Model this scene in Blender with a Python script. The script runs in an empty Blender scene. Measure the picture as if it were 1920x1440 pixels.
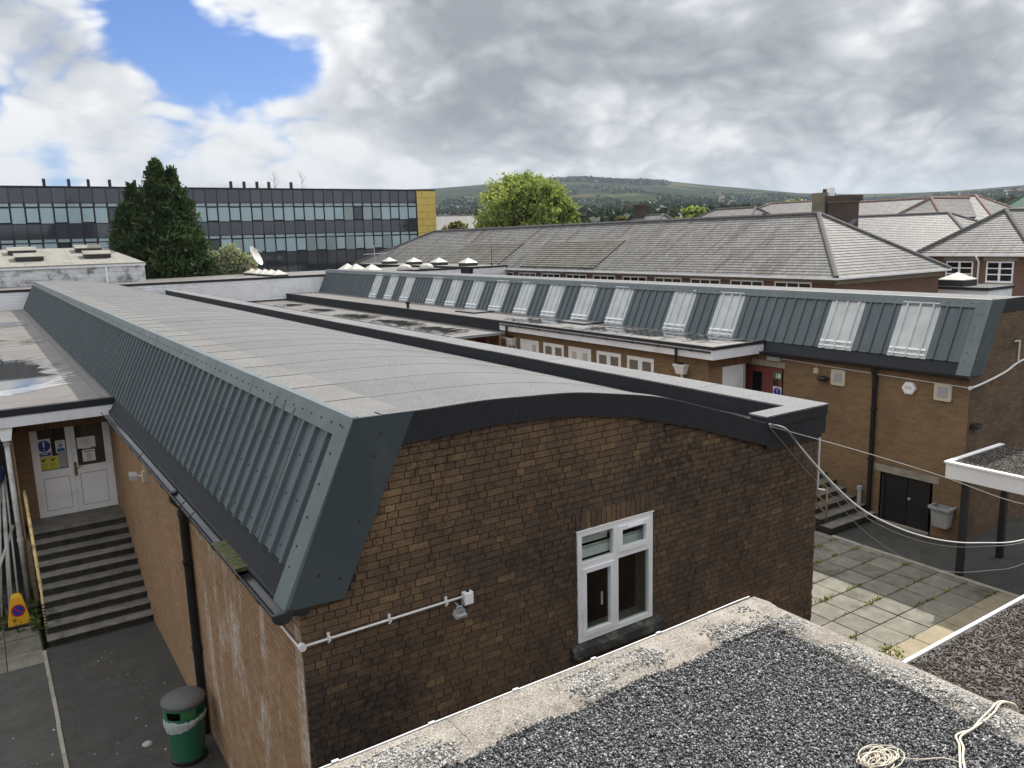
import bpy, math, random
import numpy as np
from mathutils import Matrix, Vector

# ------------------------------------------------------------------ camera, sky, sun, exposure
SC = bpy.context.scene
COL = SC.collection
CAMZ = 6.98
cam_d = bpy.data.cameras.new("camera")
cam = bpy.data.objects.new("camera", cam_d)
COL.objects.link(cam)
SC.camera = cam
cam_d.sensor_fit = 'HORIZONTAL'
cam_d.sensor_width = 36.0
cam_d.lens = 1507.57 / 1920 * 36
cam_d.clip_start = 0.1
cam_d.clip_end = 20000
YAW, TILT, ROLL = 0.58456536, 0.180135963, -0.0284535272
_f = Vector((math.sin(YAW) * math.cos(TILT), math.cos(YAW) * math.cos(TILT), -math.sin(TILT)))
_r = Vector((math.cos(YAW), -math.sin(YAW), 0))
_u = _r.cross(_f)
_r2 = math.cos(ROLL) * _r + math.sin(ROLL) * _u
_u2 = -math.sin(ROLL) * _r + math.cos(ROLL) * _u
cam.matrix_world = Matrix(((_r2.x, _u2.x, -_f.x, 0), (_r2.y, _u2.y, -_f.y, 0),
                           (_r2.z, _u2.z, -_f.z, CAMZ), (0, 0, 0, 1)))

SUN_DIR = Vector((0.83, 0.42, 1.0)).normalized()      # towards the sun
SUN_EL = math.asin(SUN_DIR.z)
SUN_AZ = math.atan2(SUN_DIR.x, SUN_DIR.y)
sun_d = bpy.data.lights.new("sun", 'SUN')
sun = bpy.data.objects.new("sun", sun_d)
COL.objects.link(sun)
sun.location = (20, 10, 40)
sun.rotation_euler = SUN_DIR.to_track_quat('Z', 'Y').to_euler()
sun_d.energy = 2.9
sun_d.angle = math.radians(0.6)
sun_d.color = (1.0, 0.955, 0.88)

world = bpy.data.worlds.new("World")
SC.world = world
world.use_nodes = True
world.cycles.sampling_method = 'MANUAL'
world.cycles.sample_map_resolution = 512
SC.view_settings.view_transform = 'Standard'
SC.view_settings.look = 'None'
SC.view_settings.gamma = 1.0
SC.view_settings.exposure = 1.05
SC.view_settings.use_curve_mapping = False
SC.cycles.use_denoising = True
SC.cycles.max_bounces = 6
SC.cycles.volume_bounces = 0
SC.cycles.transparent_max_bounces = 12
SC.cycles.sample_clamp_indirect = 6.0


SKYTINT = (0.27, 0.37, 0.58)


class NT:
    """small node-tree helper"""
    def __init__(self, nt):
        self.nt = nt
        self._pos = None

    def n(self, t, **kw):
        nd = self.nt.nodes.new(t)
        for k, v in kw.items():
            setattr(nd, k, v)
        return nd

    def put(self, sock, v):
        if isinstance(v, bpy.types.NodeSocket):
            self.nt.links.new(v, sock)
        else:
            if hasattr(sock.default_value, '__len__') and not isinstance(v, (list, tuple, Vector)):
                v = (v,) * len(sock.default_value)
            if hasattr(sock.default_value, '__len__') and len(sock.default_value) == 4 and len(v) == 3:
                v = tuple(v) + (1.0,)
            sock.default_value = v

    def pos(self):
        if self._pos is None:
            self._pos = self.n('ShaderNodeNewGeometry').outputs['Position']
        return self._pos

    def math(self, op, a, b=0.0, c=None, clamp=False):
        m = self.n('ShaderNodeMath', operation=op, use_clamp=clamp)
        self.put(m.inputs[0], a)
        self.put(m.inputs[1], b)
        if c is not None:
            self.put(m.inputs[2], c)
        return m.outputs[0]

    def vmath(self, op, a, b=None):
        m = self.n('ShaderNodeVectorMath', operation=op)
        self.put(m.inputs[0], a)
        if b is not None:
            self.put(m.inputs[1], b)
        return m.outputs['Value'] if op in ('DOT_PRODUCT', 'LENGTH') else m.outputs[0]

    def scale(self, v, s):
        return self.vmath('MULTIPLY', v, s)

    def sep(self, v):
        s = self.n('ShaderNodeSeparateXYZ')
        self.put(s.inputs[0], v)
        return s.outputs

    def comb(self, x, y, z):
        s = self.n('ShaderNodeCombineXYZ')
        for i, v in enumerate((x, y, z)):
            self.put(s.inputs[i], v)
        return s.outputs[0]

    def noise(self, vec, scale, detail=3.0, rough=0.55, dist=0.0, color=False):
        nd = self.n('ShaderNodeTexNoise')
        self.put(nd.inputs['Vector'], vec)
        self.put(nd.inputs['Scale'], scale)
        self.put(nd.inputs['Detail'], detail)
        self.put(nd.inputs['Roughness'], rough)
        self.put(nd.inputs['Distortion'], dist)
        return nd.outputs['Color' if color else 'Fac']

    def voro(self, vec, scale, feature='F1', out='Distance'):
        nd = self.n('ShaderNodeTexVoronoi', feature=feature)
        self.put(nd.inputs['Vector'], vec)
        self.put(nd.inputs['Scale'], scale)
        return nd.outputs[out]

    def ramp(self, fac, stops, interp='LINEAR'):
        r = self.n('ShaderNodeValToRGB')
        r.color_ramp.interpolation = interp
        el = r.color_ramp.elements
        while len(el) < len(stops):
            el.new(0.5)
        for e, (p, c) in zip(el, stops):
            e.position = p
            if not hasattr(c, '__len__'):
                c = (c, c, c)
            e.color = tuple(c) + (1.0,)
        self.put(r.inputs[0], fac)
        return r.outputs[0]

    def smooth(self, v, a, b):
        m = self.n('ShaderNodeMapRange', interpolation_type='SMOOTHSTEP')
        self.put(m.inputs[0], v)
        self.put(m.inputs[1], a)
        self.put(m.inputs[2], b)
        return m.outputs[0]

    def mix(self, fac, a, b, mode='MIX'):
        m = self.n('ShaderNodeMix', data_type='RGBA', blend_type=mode)
        m.clamp_factor = True
        self.put(m.inputs['Factor'], fac)
        self.put(m.inputs[6], a)
        self.put(m.inputs[7], b)
        return m.outputs[2]

    def attr(self, name):
        return self.n('ShaderNodeAttribute', attribute_name=name).outputs['Fac']

    def bump(self, h, strength=0.3, dist=0.01):
        b = self.n('ShaderNodeBump')
        b.inputs['Strength'].default_value = strength
        b.inputs['Distance'].default_value = dist
        self.put(b.inputs['Height'], h)
        return b.outputs[0]


# ---- sky: Nishita behind broken cloud
def build_sky():
    T = NT(world.node_tree)
    for nd in list(T.nt.nodes):
        T.nt.nodes.remove(nd)
    out = T.n('ShaderNodeOutputWorld')
    bg = T.n('ShaderNodeBackground')
    sky = T.n('ShaderNodeTexSky', sky_type='NISHITA', sun_disc=False)
    sky.sun_elevation = SUN_EL
    sky.sun_rotation = SUN_AZ
    sky.altitude = 100
    sky.air_density = 1.0
    sky.dust_density = 0.5
    sky.ozone_density = 2.0
    d = T.vmath('NORMALIZE', T.n('ShaderNodeTexCoord').outputs['Generated'])
    x, y, z = T.sep(d)
    # clouds seen partly from the side: squash the pattern towards the horizon only a little
    zz = T.math('ADD', T.math('MAXIMUM', z, 0.0), 0.50)
    u = T.math('DIVIDE', x, zz)
    v = T.math('DIVIDE', y, zz)
    w = T.math('MULTIPLY', z, 0.9)

    def P(s, ox=0.0, oy=0.0, oz=0.0, kz=1.0):
        return T.comb(T.math('ADD', T.math('MULTIPLY', u, s), ox), T.math('ADD', T.math('MULTIPLY', v, s), oy), T.math('ADD', T.math('MULTIPLY', w, s * kz), oz))
    p0 = P(1.0, 3.1, 7.4, 0.0)
    warp = T.vmath('MULTIPLY', T.vmath('SUBTRACT', T.noise(p0, 2.6, 3, 0.6, color=True), (0.5, 0.5, 0.5)), (0.20, 0.20, 0.20))
    p = T.vmath('ADD', p0, warp)
    big = T.noise(p, 1.3, 2.0, 0.5)

    def heap(sc, det=1.0):
        # rounded heads with sharp creases between them
        return T.math('MULTIPLY', T.math('ABSOLUTE', T.math('SUBTRACT', T.noise(p, sc, det, 0.5), 0.5)), 4.0)
    fine = T.noise(p, 14.0, 6.0, 0.62)
    bil = T.math('ADD', T.math('MULTIPLY', heap(4.0, 2.0), 0.40), T.math('ADD', T.math('MULTIPLY', heap(9.0, 2.0), 0.32), T.math('MULTIPLY', heap(20.0), 0.10)))
    bil = T.math('ADD', T.math('ADD', bil, 0.27), T.math('MULTIPLY', T.math('SUBTRACT', fine, 0.5), 0.46))

    def lobe(vec, tight):
        dd = T.vmath('DOT_PRODUCT', d, Vector(vec).normalized())
        return T.math('POWER', T.math('MAXIMUM', dd, 0.0), tight)

    def total(*parts):
        s = None
        for vec, tight, amt in parts:
            q = T.math('MULTIPLY', lobe(vec, tight), amt)
            s = q if s is None else T.math('ADD', s, q)
        return s
    hole = total(((0.228, 0.950, 0.203), 1100, 1.0), ((0.175, 0.955, 0.232), 1100, 0.7), ((0.292, 0.932, 0.196), 1300, 0.8),
                 ((0.345, 0.912, 0.205), 2400, 0.6), ((0.205, 0.945, 0.252), 2200, 0.5), ((0.085, 0.992, 0.075), 3000, 0.55), ((0.03, 0.985, 0.155), 6000, 0.5))
    dens = T.math('ADD', T.math('MULTIPLY', bil, 0.40), T.math('MULTIPLY', big, 0.70))
    deck = total(((0.50, 0.850, 0.165), 90, 0.9), ((0.79, 0.585, 0.165), 60, 0.75), ((0.66, 0.72, 0.25), 60, 0.35))
    cover = T.math('SUBTRACT', T.math('ADD', T.math('ADD', dens, 0.155), T.math('MULTIPLY', deck, 0.15)), T.math('MULTIPLY', hole, 0.44))
    mask = T.smooth(cover, 0.41, 0.61)
    shade = T.noise(P(1.0, 1.7, 2.2, 5.0, 1.5), 2.6, 5.0, 0.55, 0.5)
    dark = T.math('ADD', T.math('MULTIPLY', deck, 0.36), T.math('MULTIPLY', T.math('SUBTRACT', shade, 0.5), 2.0))
    tone = T.math('SUBTRACT', T.math('ADD', 0.66, T.math('MULTIPLY', T.math('SUBTRACT', bil, 0.52), 1.15)), dark)
    rim = T.math('MULTIPLY', T.math('SUBTRACT', 1.0, T.smooth(cover, 0.50, 0.74)), 0.34)
    tone = T.math('ADD', tone, T.math('MULTIPLY', T.smooth(z, 0.15, 0.06), 0.20))
    tone = T.math('ADD', tone, rim, clamp=True)
    cl = T.ramp(tone, [(0.0, (1.5, 1.63, 1.76)), (0.25, (1.95, 2.08, 2.2)), (0.5, (2.65, 2.77, 2.9)), (0.75, (3.7, 3.78, 3.88)), (1.0, (4.9, 4.9, 4.9))])
    near_h = T.smooth(z, 0.085, -0.01)
    cl = T.mix(T.math('MULTIPLY', near_h, 0.45), cl, (3.1, 3.35, 3.6))
    # an overcast sky grows brighter towards the zenith
    cl = T.mix(1.0, cl, T.ramp(T.math('MULTIPLY', T.math('ADD', 1.0, T.math('MULTIPLY', T.math('MAXIMUM', z, 0.0), 2.0)), 0.3333), [(0.0, 0.0), (1.0, 1.0)]), 'MULTIPLY')
    cl = T.vmath('MULTIPLY', cl, (2.15, 2.15, 2.15))
    col = T.mix(mask, T.mix(1.0, sky.outputs[0], SKYTINT, 'MULTIPLY'), cl)
    T.put(bg.inputs['Color'], col)
    bg.inputs['Strength'].default_value = 0.1
    T.nt.links.new(bg.outputs[0], out.inputs[0])


build_sky()

# ------------------------------------------------------------------ materials
MATS = {}


def new_mat(name):
    m = bpy.data.materials.new(name)
    m.use_nodes = True
    nt = m.node_tree
    b = nt.nodes.get('Principled BSDF')
    MATS[name] = m
    return m, NT(nt), b


def simple(name, col, rough=0.6, metal=0.0, var=0.15, scale=6.0, bump=0.0, bscale=60.0, spec=0.5, dirt=None, dscale=1.2, damt=0.5):
    m, T, b = new_mat(name)
    f = T.noise(T.pos(), scale, 4)
    lo = tuple(c * (1 - var) for c in col)
    hi = tuple(min(1, c * (1 + var)) for c in col)
    c = T.ramp(f, [(0.3, lo), (0.7, hi)])
    if dirt is not None:
        g = T.smooth(T.noise(T.pos(), dscale, 6, 0.62), 0.48, 0.68)
        c = T.mix(T.math('MULTIPLY', g, damt), c, dirt)
    T.put(b.inputs['Base Color'], c)
    b.inputs['Roughness'].default_value = rough
    b.inputs['Metallic'].default_value = metal
    b.inputs['Specular IOR Level'].default_value = spec
    if bump:
        T.put(b.inputs['Normal'], T.bump(T.noise(T.pos(), bscale, 3), bump, 0.01))
    return m


def felt(name, lo, hi, grit=130.0, rough=0.85, stain=(0.1, 0.1, 0.1), samt=0.25):
    m, T, b = new_mat(name)
    g = T.math('ADD', T.math('MULTIPLY', T.noise(T.pos(), grit, 2, 0.7), 0.55), T.math('MULTIPLY', T.noise(T.pos(), grit * 0.42, 3, 0.75), 0.45))
    c = T.ramp(g, [(0.40, lo), (0.60, hi)])
    s = T.smooth(T.noise(T.pos(), 0.55, 5, 0.6), 0.45, 0.72)
    s2 = T.noise(T.pos(), 3.0, 5, 0.6)
    c = T.mix(T.math('MULTIPLY', s, samt), c, stain)
    c = T.mix(0.35, c, T.ramp(s2, [(0.25, 0.55), (0.75, 1.0)]), 'MULTIPLY')
    at = T.attr('tint')
    c = T.mix(1.0, c, T.ramp(at, [(0.0, 0.96), (1.0, 1.03)]), 'MULTIPLY')
    T.put(b.inputs['Base Color'], c)
    b.inputs['Roughness'].default_value = rough
    b.inputs['Specular IOR Level'].default_value = 0.35
    T.put(b.inputs['Normal'], T.bump(g, 0.5, 0.004))
    return m


def brick_piece(name, stops, stain, samt, sscale, white=0.0, moss=0.0):
    """material of separately built bricks: 'tint' gives each brick its own colour"""
    m, T, b = new_mat(name)
    c = T.ramp(T.attr('tint'), stops)
    g = T.noise(T.pos(), 55, 4, 0.65)
    c = T.mix(0.7, c, T.ramp(g, [(0.25, 0.45), (0.75, 1.3)]), 'MULTIPLY')
    bl = T.smooth(T.noise(T.pos(), 26, 5, 0.7), 0.50, 0.64)
    c = T.mix(T.math('MULTIPLY', bl, samt * 0.5), c, stain)
    s = T.smooth(T.noise(T.scale(T.pos(), (1, 1, 0.7)), sscale, 6, 0.66, 0.6), 0.40, 0.64)
    s3 = T.smooth(T.noise(T.pos(), 11.0, 6, 0.75), 0.40, 0.60)
    sa = T.math('MULTIPLY', s, T.math('ADD', 0.30, T.math('MULTIPLY', s3, 0.70)))
    c = T.mix(T.math('MULTIPLY', sa, samt), c, stain)
    if white:
        p = T.pos()
        x, y, z = T.sep(p)
        w = T.noise(T.comb(x, T.math('MULTIPLY', y, 1.9), T.math('MULTIPLY', z, 0.6)), 1.0, 7, 0.72, 0.6)
        w = T.smooth(w, 0.49, 0.66)
        w = T.math('MULTIPLY', w, T.smooth(T.noise(p, 14, 5, 0.75), 0.30, 0.6))
        w = T.math('MULTIPLY', w, T.math('SUBTRACT', 1.0, T.smooth(y, 10.0, 12.5)))
        c = T.mix(T.math('MULTIPLY', w, white), c, (0.60, 0.54, 0.48))
    if moss:
        mo = T.smooth(T.noise(T.pos(), 2.2, 6, 0.7), 0.58, 0.75)
        c = T.mix(T.math('MULTIPLY', mo, moss), c, (0.05, 0.06, 0.025))
    T.put(b.inputs['Base Color'], c)
    b.inputs['Roughness'].default_value = 0.88
    b.inputs['Specular IOR Level'].default_value = 0.25
    T.put(b.inputs['Normal'], T.bump(g, 0.5, 0.006))
    return m


def brick_tex(name, axis, c1, c2, mortar, stain, samt, bw=0.225, bh=0.075, ms=0.006):
    """brickwork too far away to tell its pieces apart; axis = the horizontal axis along the wall"""
    m, T, b = new_mat(name)
    x, y, z = T.sep(T.pos())
    br = T.n('ShaderNodeTexBrick')
    T.put(br.inputs['Vector'], T.comb(x if axis == 'x' else y, z, 0.0))
    br.inputs['Scale'].default_value = 1.0
    br.inputs['Brick Width'].default_value = bw
    br.inputs['Row Height'].default_value = bh
    br.inputs['Mortar Size'].default_value = ms
    br.inputs['Mortar Smooth'].default_value = 0.3
    br.inputs['Bias'].default_value = -0.1
    T.put(br.inputs['Color1'], c1)
    T.put(br.inputs['Color2'], c2)
    T.put(br.inputs['Mortar'], mortar)
    c = br.outputs['Color']
    g = T.noise(T.pos(), 20, 4, 0.65)
    c = T.mix(0.5, c, T.ramp(g, [(0.25, 0.5), (0.75, 1.2)]), 'MULTIPLY')
    s = T.smooth(T.noise(T.pos(), 0.8, 6, 0.65), 0.45, 0.68)
    c = T.mix(T.math('MULTIPLY', s, samt), c, stain)
    T.put(b.inputs['Base Color'], c)
    b.inputs['Roughness'].default_value = 0.9
    b.inputs['Specular IOR Level'].default_value = 0.25
    T.put(b.inputs['Normal'], T.bump(T.math('SUBTRACT', 1.0, br.outputs['Fac']), 0.5, 0.008))
    return m


def slate_mat(name, axis, dz, base_lo, base_hi, streak, samt):
    m, T, b = new_mat(name)
    x, y, z = T.sep(T.pos())
    h = x if axis == 'x' else y
    br = T.n('ShaderNodeTexBrick')
    T.put(br.inputs['Vector'], T.comb(h, z, 0.0))
    br.inputs['Scale'].default_value = 1.0
    br.inputs['Brick Width'].default_value = 0.34
    br.inputs['Row Height'].default_value = dz
    br.inputs['Mortar Size'].default_value = 0.012
    br.inputs['Mortar Smooth'].default_value = 0.2
    T.put(br.inputs['Color1'], base_lo)
    T.put(br.inputs['Color2'], base_hi)
    T.put(br.inputs['Mortar'], tuple(c * 0.35 for c in base_lo))
    c = br.outputs['Color']
    c = T.mix(0.6, c, T.ramp(T.noise(T.pos(), 5, 5, 0.65), [(0.25, 0.6), (0.75, 1.2)]), 'MULTIPLY')
    st = T.noise(T.comb(T.math('MULTIPLY', h, 1.4), T.math('MULTIPLY', z, 0.16), T.math('MULTIPLY', T.math('ADD', x, y), 0.25)), 1.0, 5, 0.65)
    c = T.mix(T.math('MULTIPLY', T.smooth(st, 0.50, 0.66), samt), c, streak)
    st2 = T.noise(T.comb(T.math('MULTIPLY', h, 5.0), T.math('MULTIPLY', z, 0.5), 3.0), 1.0, 4, 0.6)
    c = T.mix(0.7, c, T.ramp(st2, [(0.3, 0.6), (0.7, 1.2)]), 'MULTIPLY')
    mo = T.smooth(T.noise(T.pos(), 1.6, 5, 0.7), 0.60, 0.72)
    c = T.mix(T.math('MULTIPLY', mo, 0.35), c, (0.14, 0.10, 0.085))
    li = T.smooth(T.noise(T.pos(), 2.6, 6, 0.75), 0.56, 0.70)
    c = T.mix(T.math('MULTIPLY', li, 0.4), c, (0.36, 0.36, 0.34))
    T.put(b.inputs['Base Color'], c)
    b.inputs['Roughness'].default_value = 0.6
    b.inputs['Specular IOR Level'].default_value = 0.3
    return m


def foliage(name, stops, trans=0.35):
    m, T, b = new_mat(name)
    c = T.ramp(T.attr('tint'), stops)
    T.put(b.inputs['Base Color'], c)
    b.inputs['Roughness'].default_value = 0.6
    b.inputs['Specular IOR Level'].default_value = 0.25
    out = [n for n in T.nt.nodes if n.type == 'OUTPUT_MATERIAL'][0]
    tr = T.n('ShaderNodeBsdfTranslucent')
    T.put(tr.inputs['Color'], T.mix(1.0, c, (1.25, 1.3, 0.7), 'MULTIPLY'))
    mx = T.n('ShaderNodeMixShader')
    mx.inputs[0].default_value = trans
    T.nt.links.new(b.outputs[0], mx.inputs[1])
    T.nt.links.new(tr.outputs[0], mx.inputs[2])
    T.nt.links.new(mx.outputs[0], out.inputs[0])
    return m


def tinted(name, stops, rough=0.7, spec=0.4, grain=60.0, gamt=0.4, bump=0.3):
    m, T, b = new_mat(name)
    c = T.ramp(T.attr('tint'), stops)
    g = T.noise(T.pos(), grain, 4, 0.65)
    c = T.mix(gamt, c, T.ramp(g, [(0.25, 0.5), (0.75, 1.2)]), 'MULTIPLY')
    T.put(b.inputs['Base Color'], c)
    b.inputs['Roughness'].default_value = rough
    b.inputs['Specular IOR Level'].default_value = spec
    if bump:
        T.put(b.inputs['Normal'], T.bump(g, bump, 0.005))
    return m


def concrete(name, lo, hi, moss=(0.05, 0.065, 0.02), mamt=0.4, mscale=1.5, rough=0.9, speck=0.0):
    m, T, b = new_mat(name)
    g = T.noise(T.pos(), 45, 4, 0.7)
    c = T.ramp(T.noise(T.pos(), 4, 6, 0.65), [(0.3, lo), (0.7, hi)])
    c = T.mix(0.4, c, T.ramp(g, [(0.25, 0.55), (0.75, 1.15)]), 'MULTIPLY')
    c = T.mix(1.0, c, T.ramp(T.attr('tint'), [(0.0, 0.82), (1.0, 1.1)]), 'MULTIPLY')
    if speck:
        sp = T.smooth(T.noise(T.pos(), 75, 2, 0.6), 0.54, 0.64)
        c = T.mix(T.math('MULTIPLY', sp, speck), c, (0.55, 0.54, 0.51))
        sp2 = T.smooth(T.noise(T.pos(), 60, 2, 0.6), 0.44, 0.36)
        c = T.mix(T.math('MULTIPLY', sp2, speck), c, (0.06, 0.055, 0.05))
    mo = T.smooth(T.noise(T.pos(), mscale, 6, 0.7), 0.52, 0.70)
    c = T.mix(T.math('MULTIPLY', mo, mamt), c, moss)
    T.put(b.inputs['Base Color'], c)
    b.inputs['Roughness'].default_value = rough
    b.inputs['Specular IOR Level'].default_value = 0.3
    T.put(b.inputs['Normal'], T.bump(g, 0.4, 0.006))
    return m


def make_materials():
    felt('felt_roof', (0.068, 0.069, 0.073), (0.205, 0.207, 0.213), 110, 0.8, (0.075, 0.073, 0.07), 0.4)
    felt('felt_cap', (0.10, 0.098, 0.096), (0.235, 0.23, 0.224), 120)
    felt('felt_pale', (0.085, 0.086, 0.09), (0.275, 0.277, 0.283), 110)
    felt('felt_flat', (0.115, 0.106, 0.10), (0.20, 0.186, 0.176), 90, 0.55, (0.07, 0.064, 0.06), 0.5)
    felt('felt_black', (0.012, 0.013, 0.017), (0.032, 0.034, 0.040), 110, 0.75, (0.02, 0.02, 0.02), 0.2)
    felt('felt_dark', (0.035, 0.035, 0.035), (0.085, 0.084, 0.08), 60, 0.9, (0.045, 0.05, 0.035), 0.6)
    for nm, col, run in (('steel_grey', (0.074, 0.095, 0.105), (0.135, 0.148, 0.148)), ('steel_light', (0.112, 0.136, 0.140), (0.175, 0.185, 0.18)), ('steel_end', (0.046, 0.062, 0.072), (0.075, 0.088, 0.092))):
        # coated sheet: faint dust runs down the fall, scuffs, slight oil-canning
        m, T, b = new_mat(nm)
        x, y, z = T.sep(T.pos())
        c = T.ramp(T.noise(T.pos(), 1.1, 5, 0.6), [(0.3, tuple(q * 0.88 for q in col)), (0.7, tuple(q * 1.1 for q in col))])
        rn = T.noise(T.comb(T.math('MULTIPLY', x, 2.0), T.math('MULTIPLY', y, 9.0), T.math('MULTIPLY', z, 0.7)), 1.0, 5, 0.65)
        c = T.mix(T.math('MULTIPLY', T.smooth(rn, 0.52, 0.74), 0.5), c, run)
        sc = T.smooth(T.noise(T.pos(), 22, 4, 0.7), 0.60, 0.72)
        c = T.mix(T.math('MULTIPLY', sc, 0.25), c, run)
        T.put(b.inputs['Base Color'], c)
        T.put(b.inputs['Roughness'], T.ramp(T.noise(T.pos(), 3.0, 4), [(0.3, 0.34), (0.7, 0.52)]))
        T.put(b.inputs['Normal'], T.bump(T.noise(T.pos(), 2.2, 2), 0.10, 0.02))
    simple('screw', (0.02, 0.022, 0.025), 0.5)
    simple('upvc', (0.88, 0.885, 0.90), 0.35, 0, 0.03, 3.0, dirt=(0.5, 0.5, 0.48), dscale=2.5, damt=0.25)
    simple('white_paint', (0.78, 0.79, 0.82), 0.5, 0, 0.05, 2.0, dirt=(0.42, 0.42, 0.41), dscale=1.4, damt=0.35)
    simple('old_white', (0.62, 0.63, 0.64), 0.8, 0, 0.1, 2.0, bump=0.3, bscale=20, dirt=(0.10, 0.09, 0.08), dscale=1.3, damt=0.9)
    simple('cream_paint', (0.55, 0.50, 0.40), 0.6, 0, 0.08, 3.0, dirt=(0.35, 0.30, 0.22), damt=0.3)
    simple('black_plastic', (0.016, 0.016, 0.018), 0.35, 0, 0.2, 4.0)
    simple('black_paint', (0.012, 0.013, 0.016), 0.45, 0, 0.3, 8.0, dirt=(0.04, 0.04, 0.04), damt=0.4)
    simple('gutter_black', (0.030, 0.031, 0.035), 0.22, 0, 0.2, 4.0, dirt=(0.06, 0.06, 0.055), damt=0.3)
    simple('grey_plastic', (0.36, 0.37, 0.38), 0.5, 0, 0.06, 3.0, dirt=(0.2, 0.2, 0.19), damt=0.3)
    simple('grey_metal', (0.46, 0.47, 0.48), 0.4, 0.15, 0.1, 5.0)
    simple('interior', (0.010, 0.012, 0.015), 0.8, 0, 0.3)
    simple('interior_pale', (0.16, 0.16, 0.15), 0.8, 0, 0.1)
    simple('red_paint', (0.19, 0.052, 0.046), 0.5, 0, 0.12, 3.0, dirt=(0.12, 0.03, 0.03), damt=0.4)
    simple('lintel', (0.30, 0.27, 0.22), 0.9, 0, 0.15, 5.0, bump=0.3, dirt=(0.14, 0.12, 0.10), damt=0.5)
    simple('sill_stone', (0.028, 0.028, 0.028), 0.85, 0, 0.3, 8.0, bump=0.6, bscale=30, dirt=(0.20, 0.21, 0.15), dscale=5.0, damt=0.55)
    simple('rust_yellow', (0.62, 0.47, 0.20), 0.6, 0, 0.15, 6.0, dirt=(0.10, 0.06, 0.03), dscale=7.0, damt=0.85)
    simple('rust_rail', (0.30, 0.19, 0.11), 0.7, 0, 0.2, 9.0, dirt=(0.10, 0.05, 0.03), dscale=8.0, damt=0.7)
    simple('cone_yellow', (0.75, 0.40, 0.02), 0.45, 0, 0.06, 5.0, dirt=(0.35, 0.2, 0.03), damt=0.3)
    simple('sign_blue', (0.012, 0.035, 0.30), 0.4, 0, 0.05)
    simple('sign_blue_mid', (0.03, 0.14, 0.38), 0.4, 0, 0.05)
    simple('sign_red', (0.42, 0.02, 0.03), 0.4, 0, 0.05)
    simple('sign_white', (0.78, 0.79, 0.80), 0.4, 0, 0.02)
    simple('sign_yellow', (0.62, 0.60, 0.10), 0.4, 0, 0.04)
    simple('sign_green', (0.02, 0.24, 0.10), 0.4, 0, 0.04)
    simple('ink', (0.02, 0.02, 0.02), 0.5, 0, 0.1)
    simple('ink_grey', (0.32, 0.33, 0.35), 0.5, 0, 0.1)
    simple('ink_olive', (0.22, 0.24, 0.05), 0.5, 0, 0.1)
    simple('brass', (0.22, 0.16, 0.09), 0.4, 0.5, 0.15)
    simple('bin_green', (0.030, 0.155, 0.085), 0.42, 0, 0.1, 4.0, dirt=(0.03, 0.07, 0.045), damt=0.4)
    simple('bin_green_light', (0.045, 0.19, 0.06), 0.5, 0, 0.1)
    simple('bin_lid', (0.085, 0.085, 0.088), 0.6, 0, 0.1, 5.0, dirt=(0.15, 0.14, 0.12), damt=0.3)
    simple('bag', (0.42, 0.46, 0.46), 0.3, 0, 0.1, 10.0, bump=0.6, bscale=40)
    simple('pole_white', (0.50, 0.49, 0.47), 0.5, 0, 0.15, 4.0, dirt=(0.2, 0.17, 0.14), dscale=3.0, damt=0.6)
    simple('blue_cloth', (0.02, 0.035, 0.12), 0.9, 0, 0.2)
    simple('rope', (0.66, 0.60, 0.49), 0.9, 0, 0.12, 20.0, bump=0.5, bscale=150)
    simple('cable_white', (0.75, 0.75, 0.74), 0.4, 0, 0.05)
    simple('cable_grey', (0.22, 0.21, 0.20), 0.5, 0, 0.1)
    simple('moss', (0.075, 0.085, 0.032), 0.95, 0, 0.5, 25.0, bump=1.0, bscale=80, dirt=(0.13, 0.115, 0.06), dscale=9.0, damt=0.8)
    simple('rubble', (0.10, 0.09, 0.085), 0.9, 0, 0.4, 6.0)
    simple('galv', (0.35, 0.36, 0.37), 0.4, 0.4, 0.1)
    simple('bark', (0.07, 0.055, 0.04), 0.95, 0, 0.3, 8.0, bump=0.6, bscale=25)
    simple('skylight_dome', (0.50, 0.47, 0.42), 0.3, 0, 0.06, 2.0)
    simple('dish', (0.62, 0.60, 0.55), 0.5, 0, 0.06)
    simple('ridge_tile', (0.105, 0.098, 0.10), 0.85, 0, 0.25, 6.0)
    simple('ridge_clay', (0.22, 0.14, 0.12), 0.85, 0, 0.25, 6.0)
    simple('asbestos', (0.22, 0.21, 0.185), 0.9, 0, 0.15, 1.5, dirt=(0.13, 0.125, 0.10), dscale=0.7, damt=0.5)
    simple('chimney_brick', (0.075, 0.050, 0.040), 0.9, 0, 0.3, 9.0, dirt=(0.03, 0.028, 0.025), dscale=2.0, damt=0.7)
    simple('chimney_render', (0.20, 0.17, 0.12), 0.9, 0, 0.2, 4.0, dirt=(0.07, 0.065, 0.05), dscale=2.0, damt=0.6)
    simple('lead', (0.12, 0.13, 0.15), 0.6, 0.2, 0.2)
    simple('mullion', (0.028, 0.028, 0.032), 0.5, 0.2, 0.1)
    simple('yellow_clad', (0.64, 0.47, 0.13), 0.5, 0, 0.05, 0.8, dirt=(0.54, 0.40, 0.12), dscale=0.5, damt=0.4)
    simple('yellow_joint', (0.14, 0.08, 0.01), 0.7)
    simple('green_roof', (0.02, 0.10, 0.055), 0.6, 0, 0.1)
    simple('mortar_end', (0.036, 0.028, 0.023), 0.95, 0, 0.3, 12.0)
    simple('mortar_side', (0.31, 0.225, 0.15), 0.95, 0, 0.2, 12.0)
    simple('house_wall', (0.45, 0.38, 0.32), 0.9, 0, 0.15, 0.05)
    simple('house_roof', (0.17, 0.11, 0.09), 0.9, 0, 0.2, 0.05)
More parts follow.
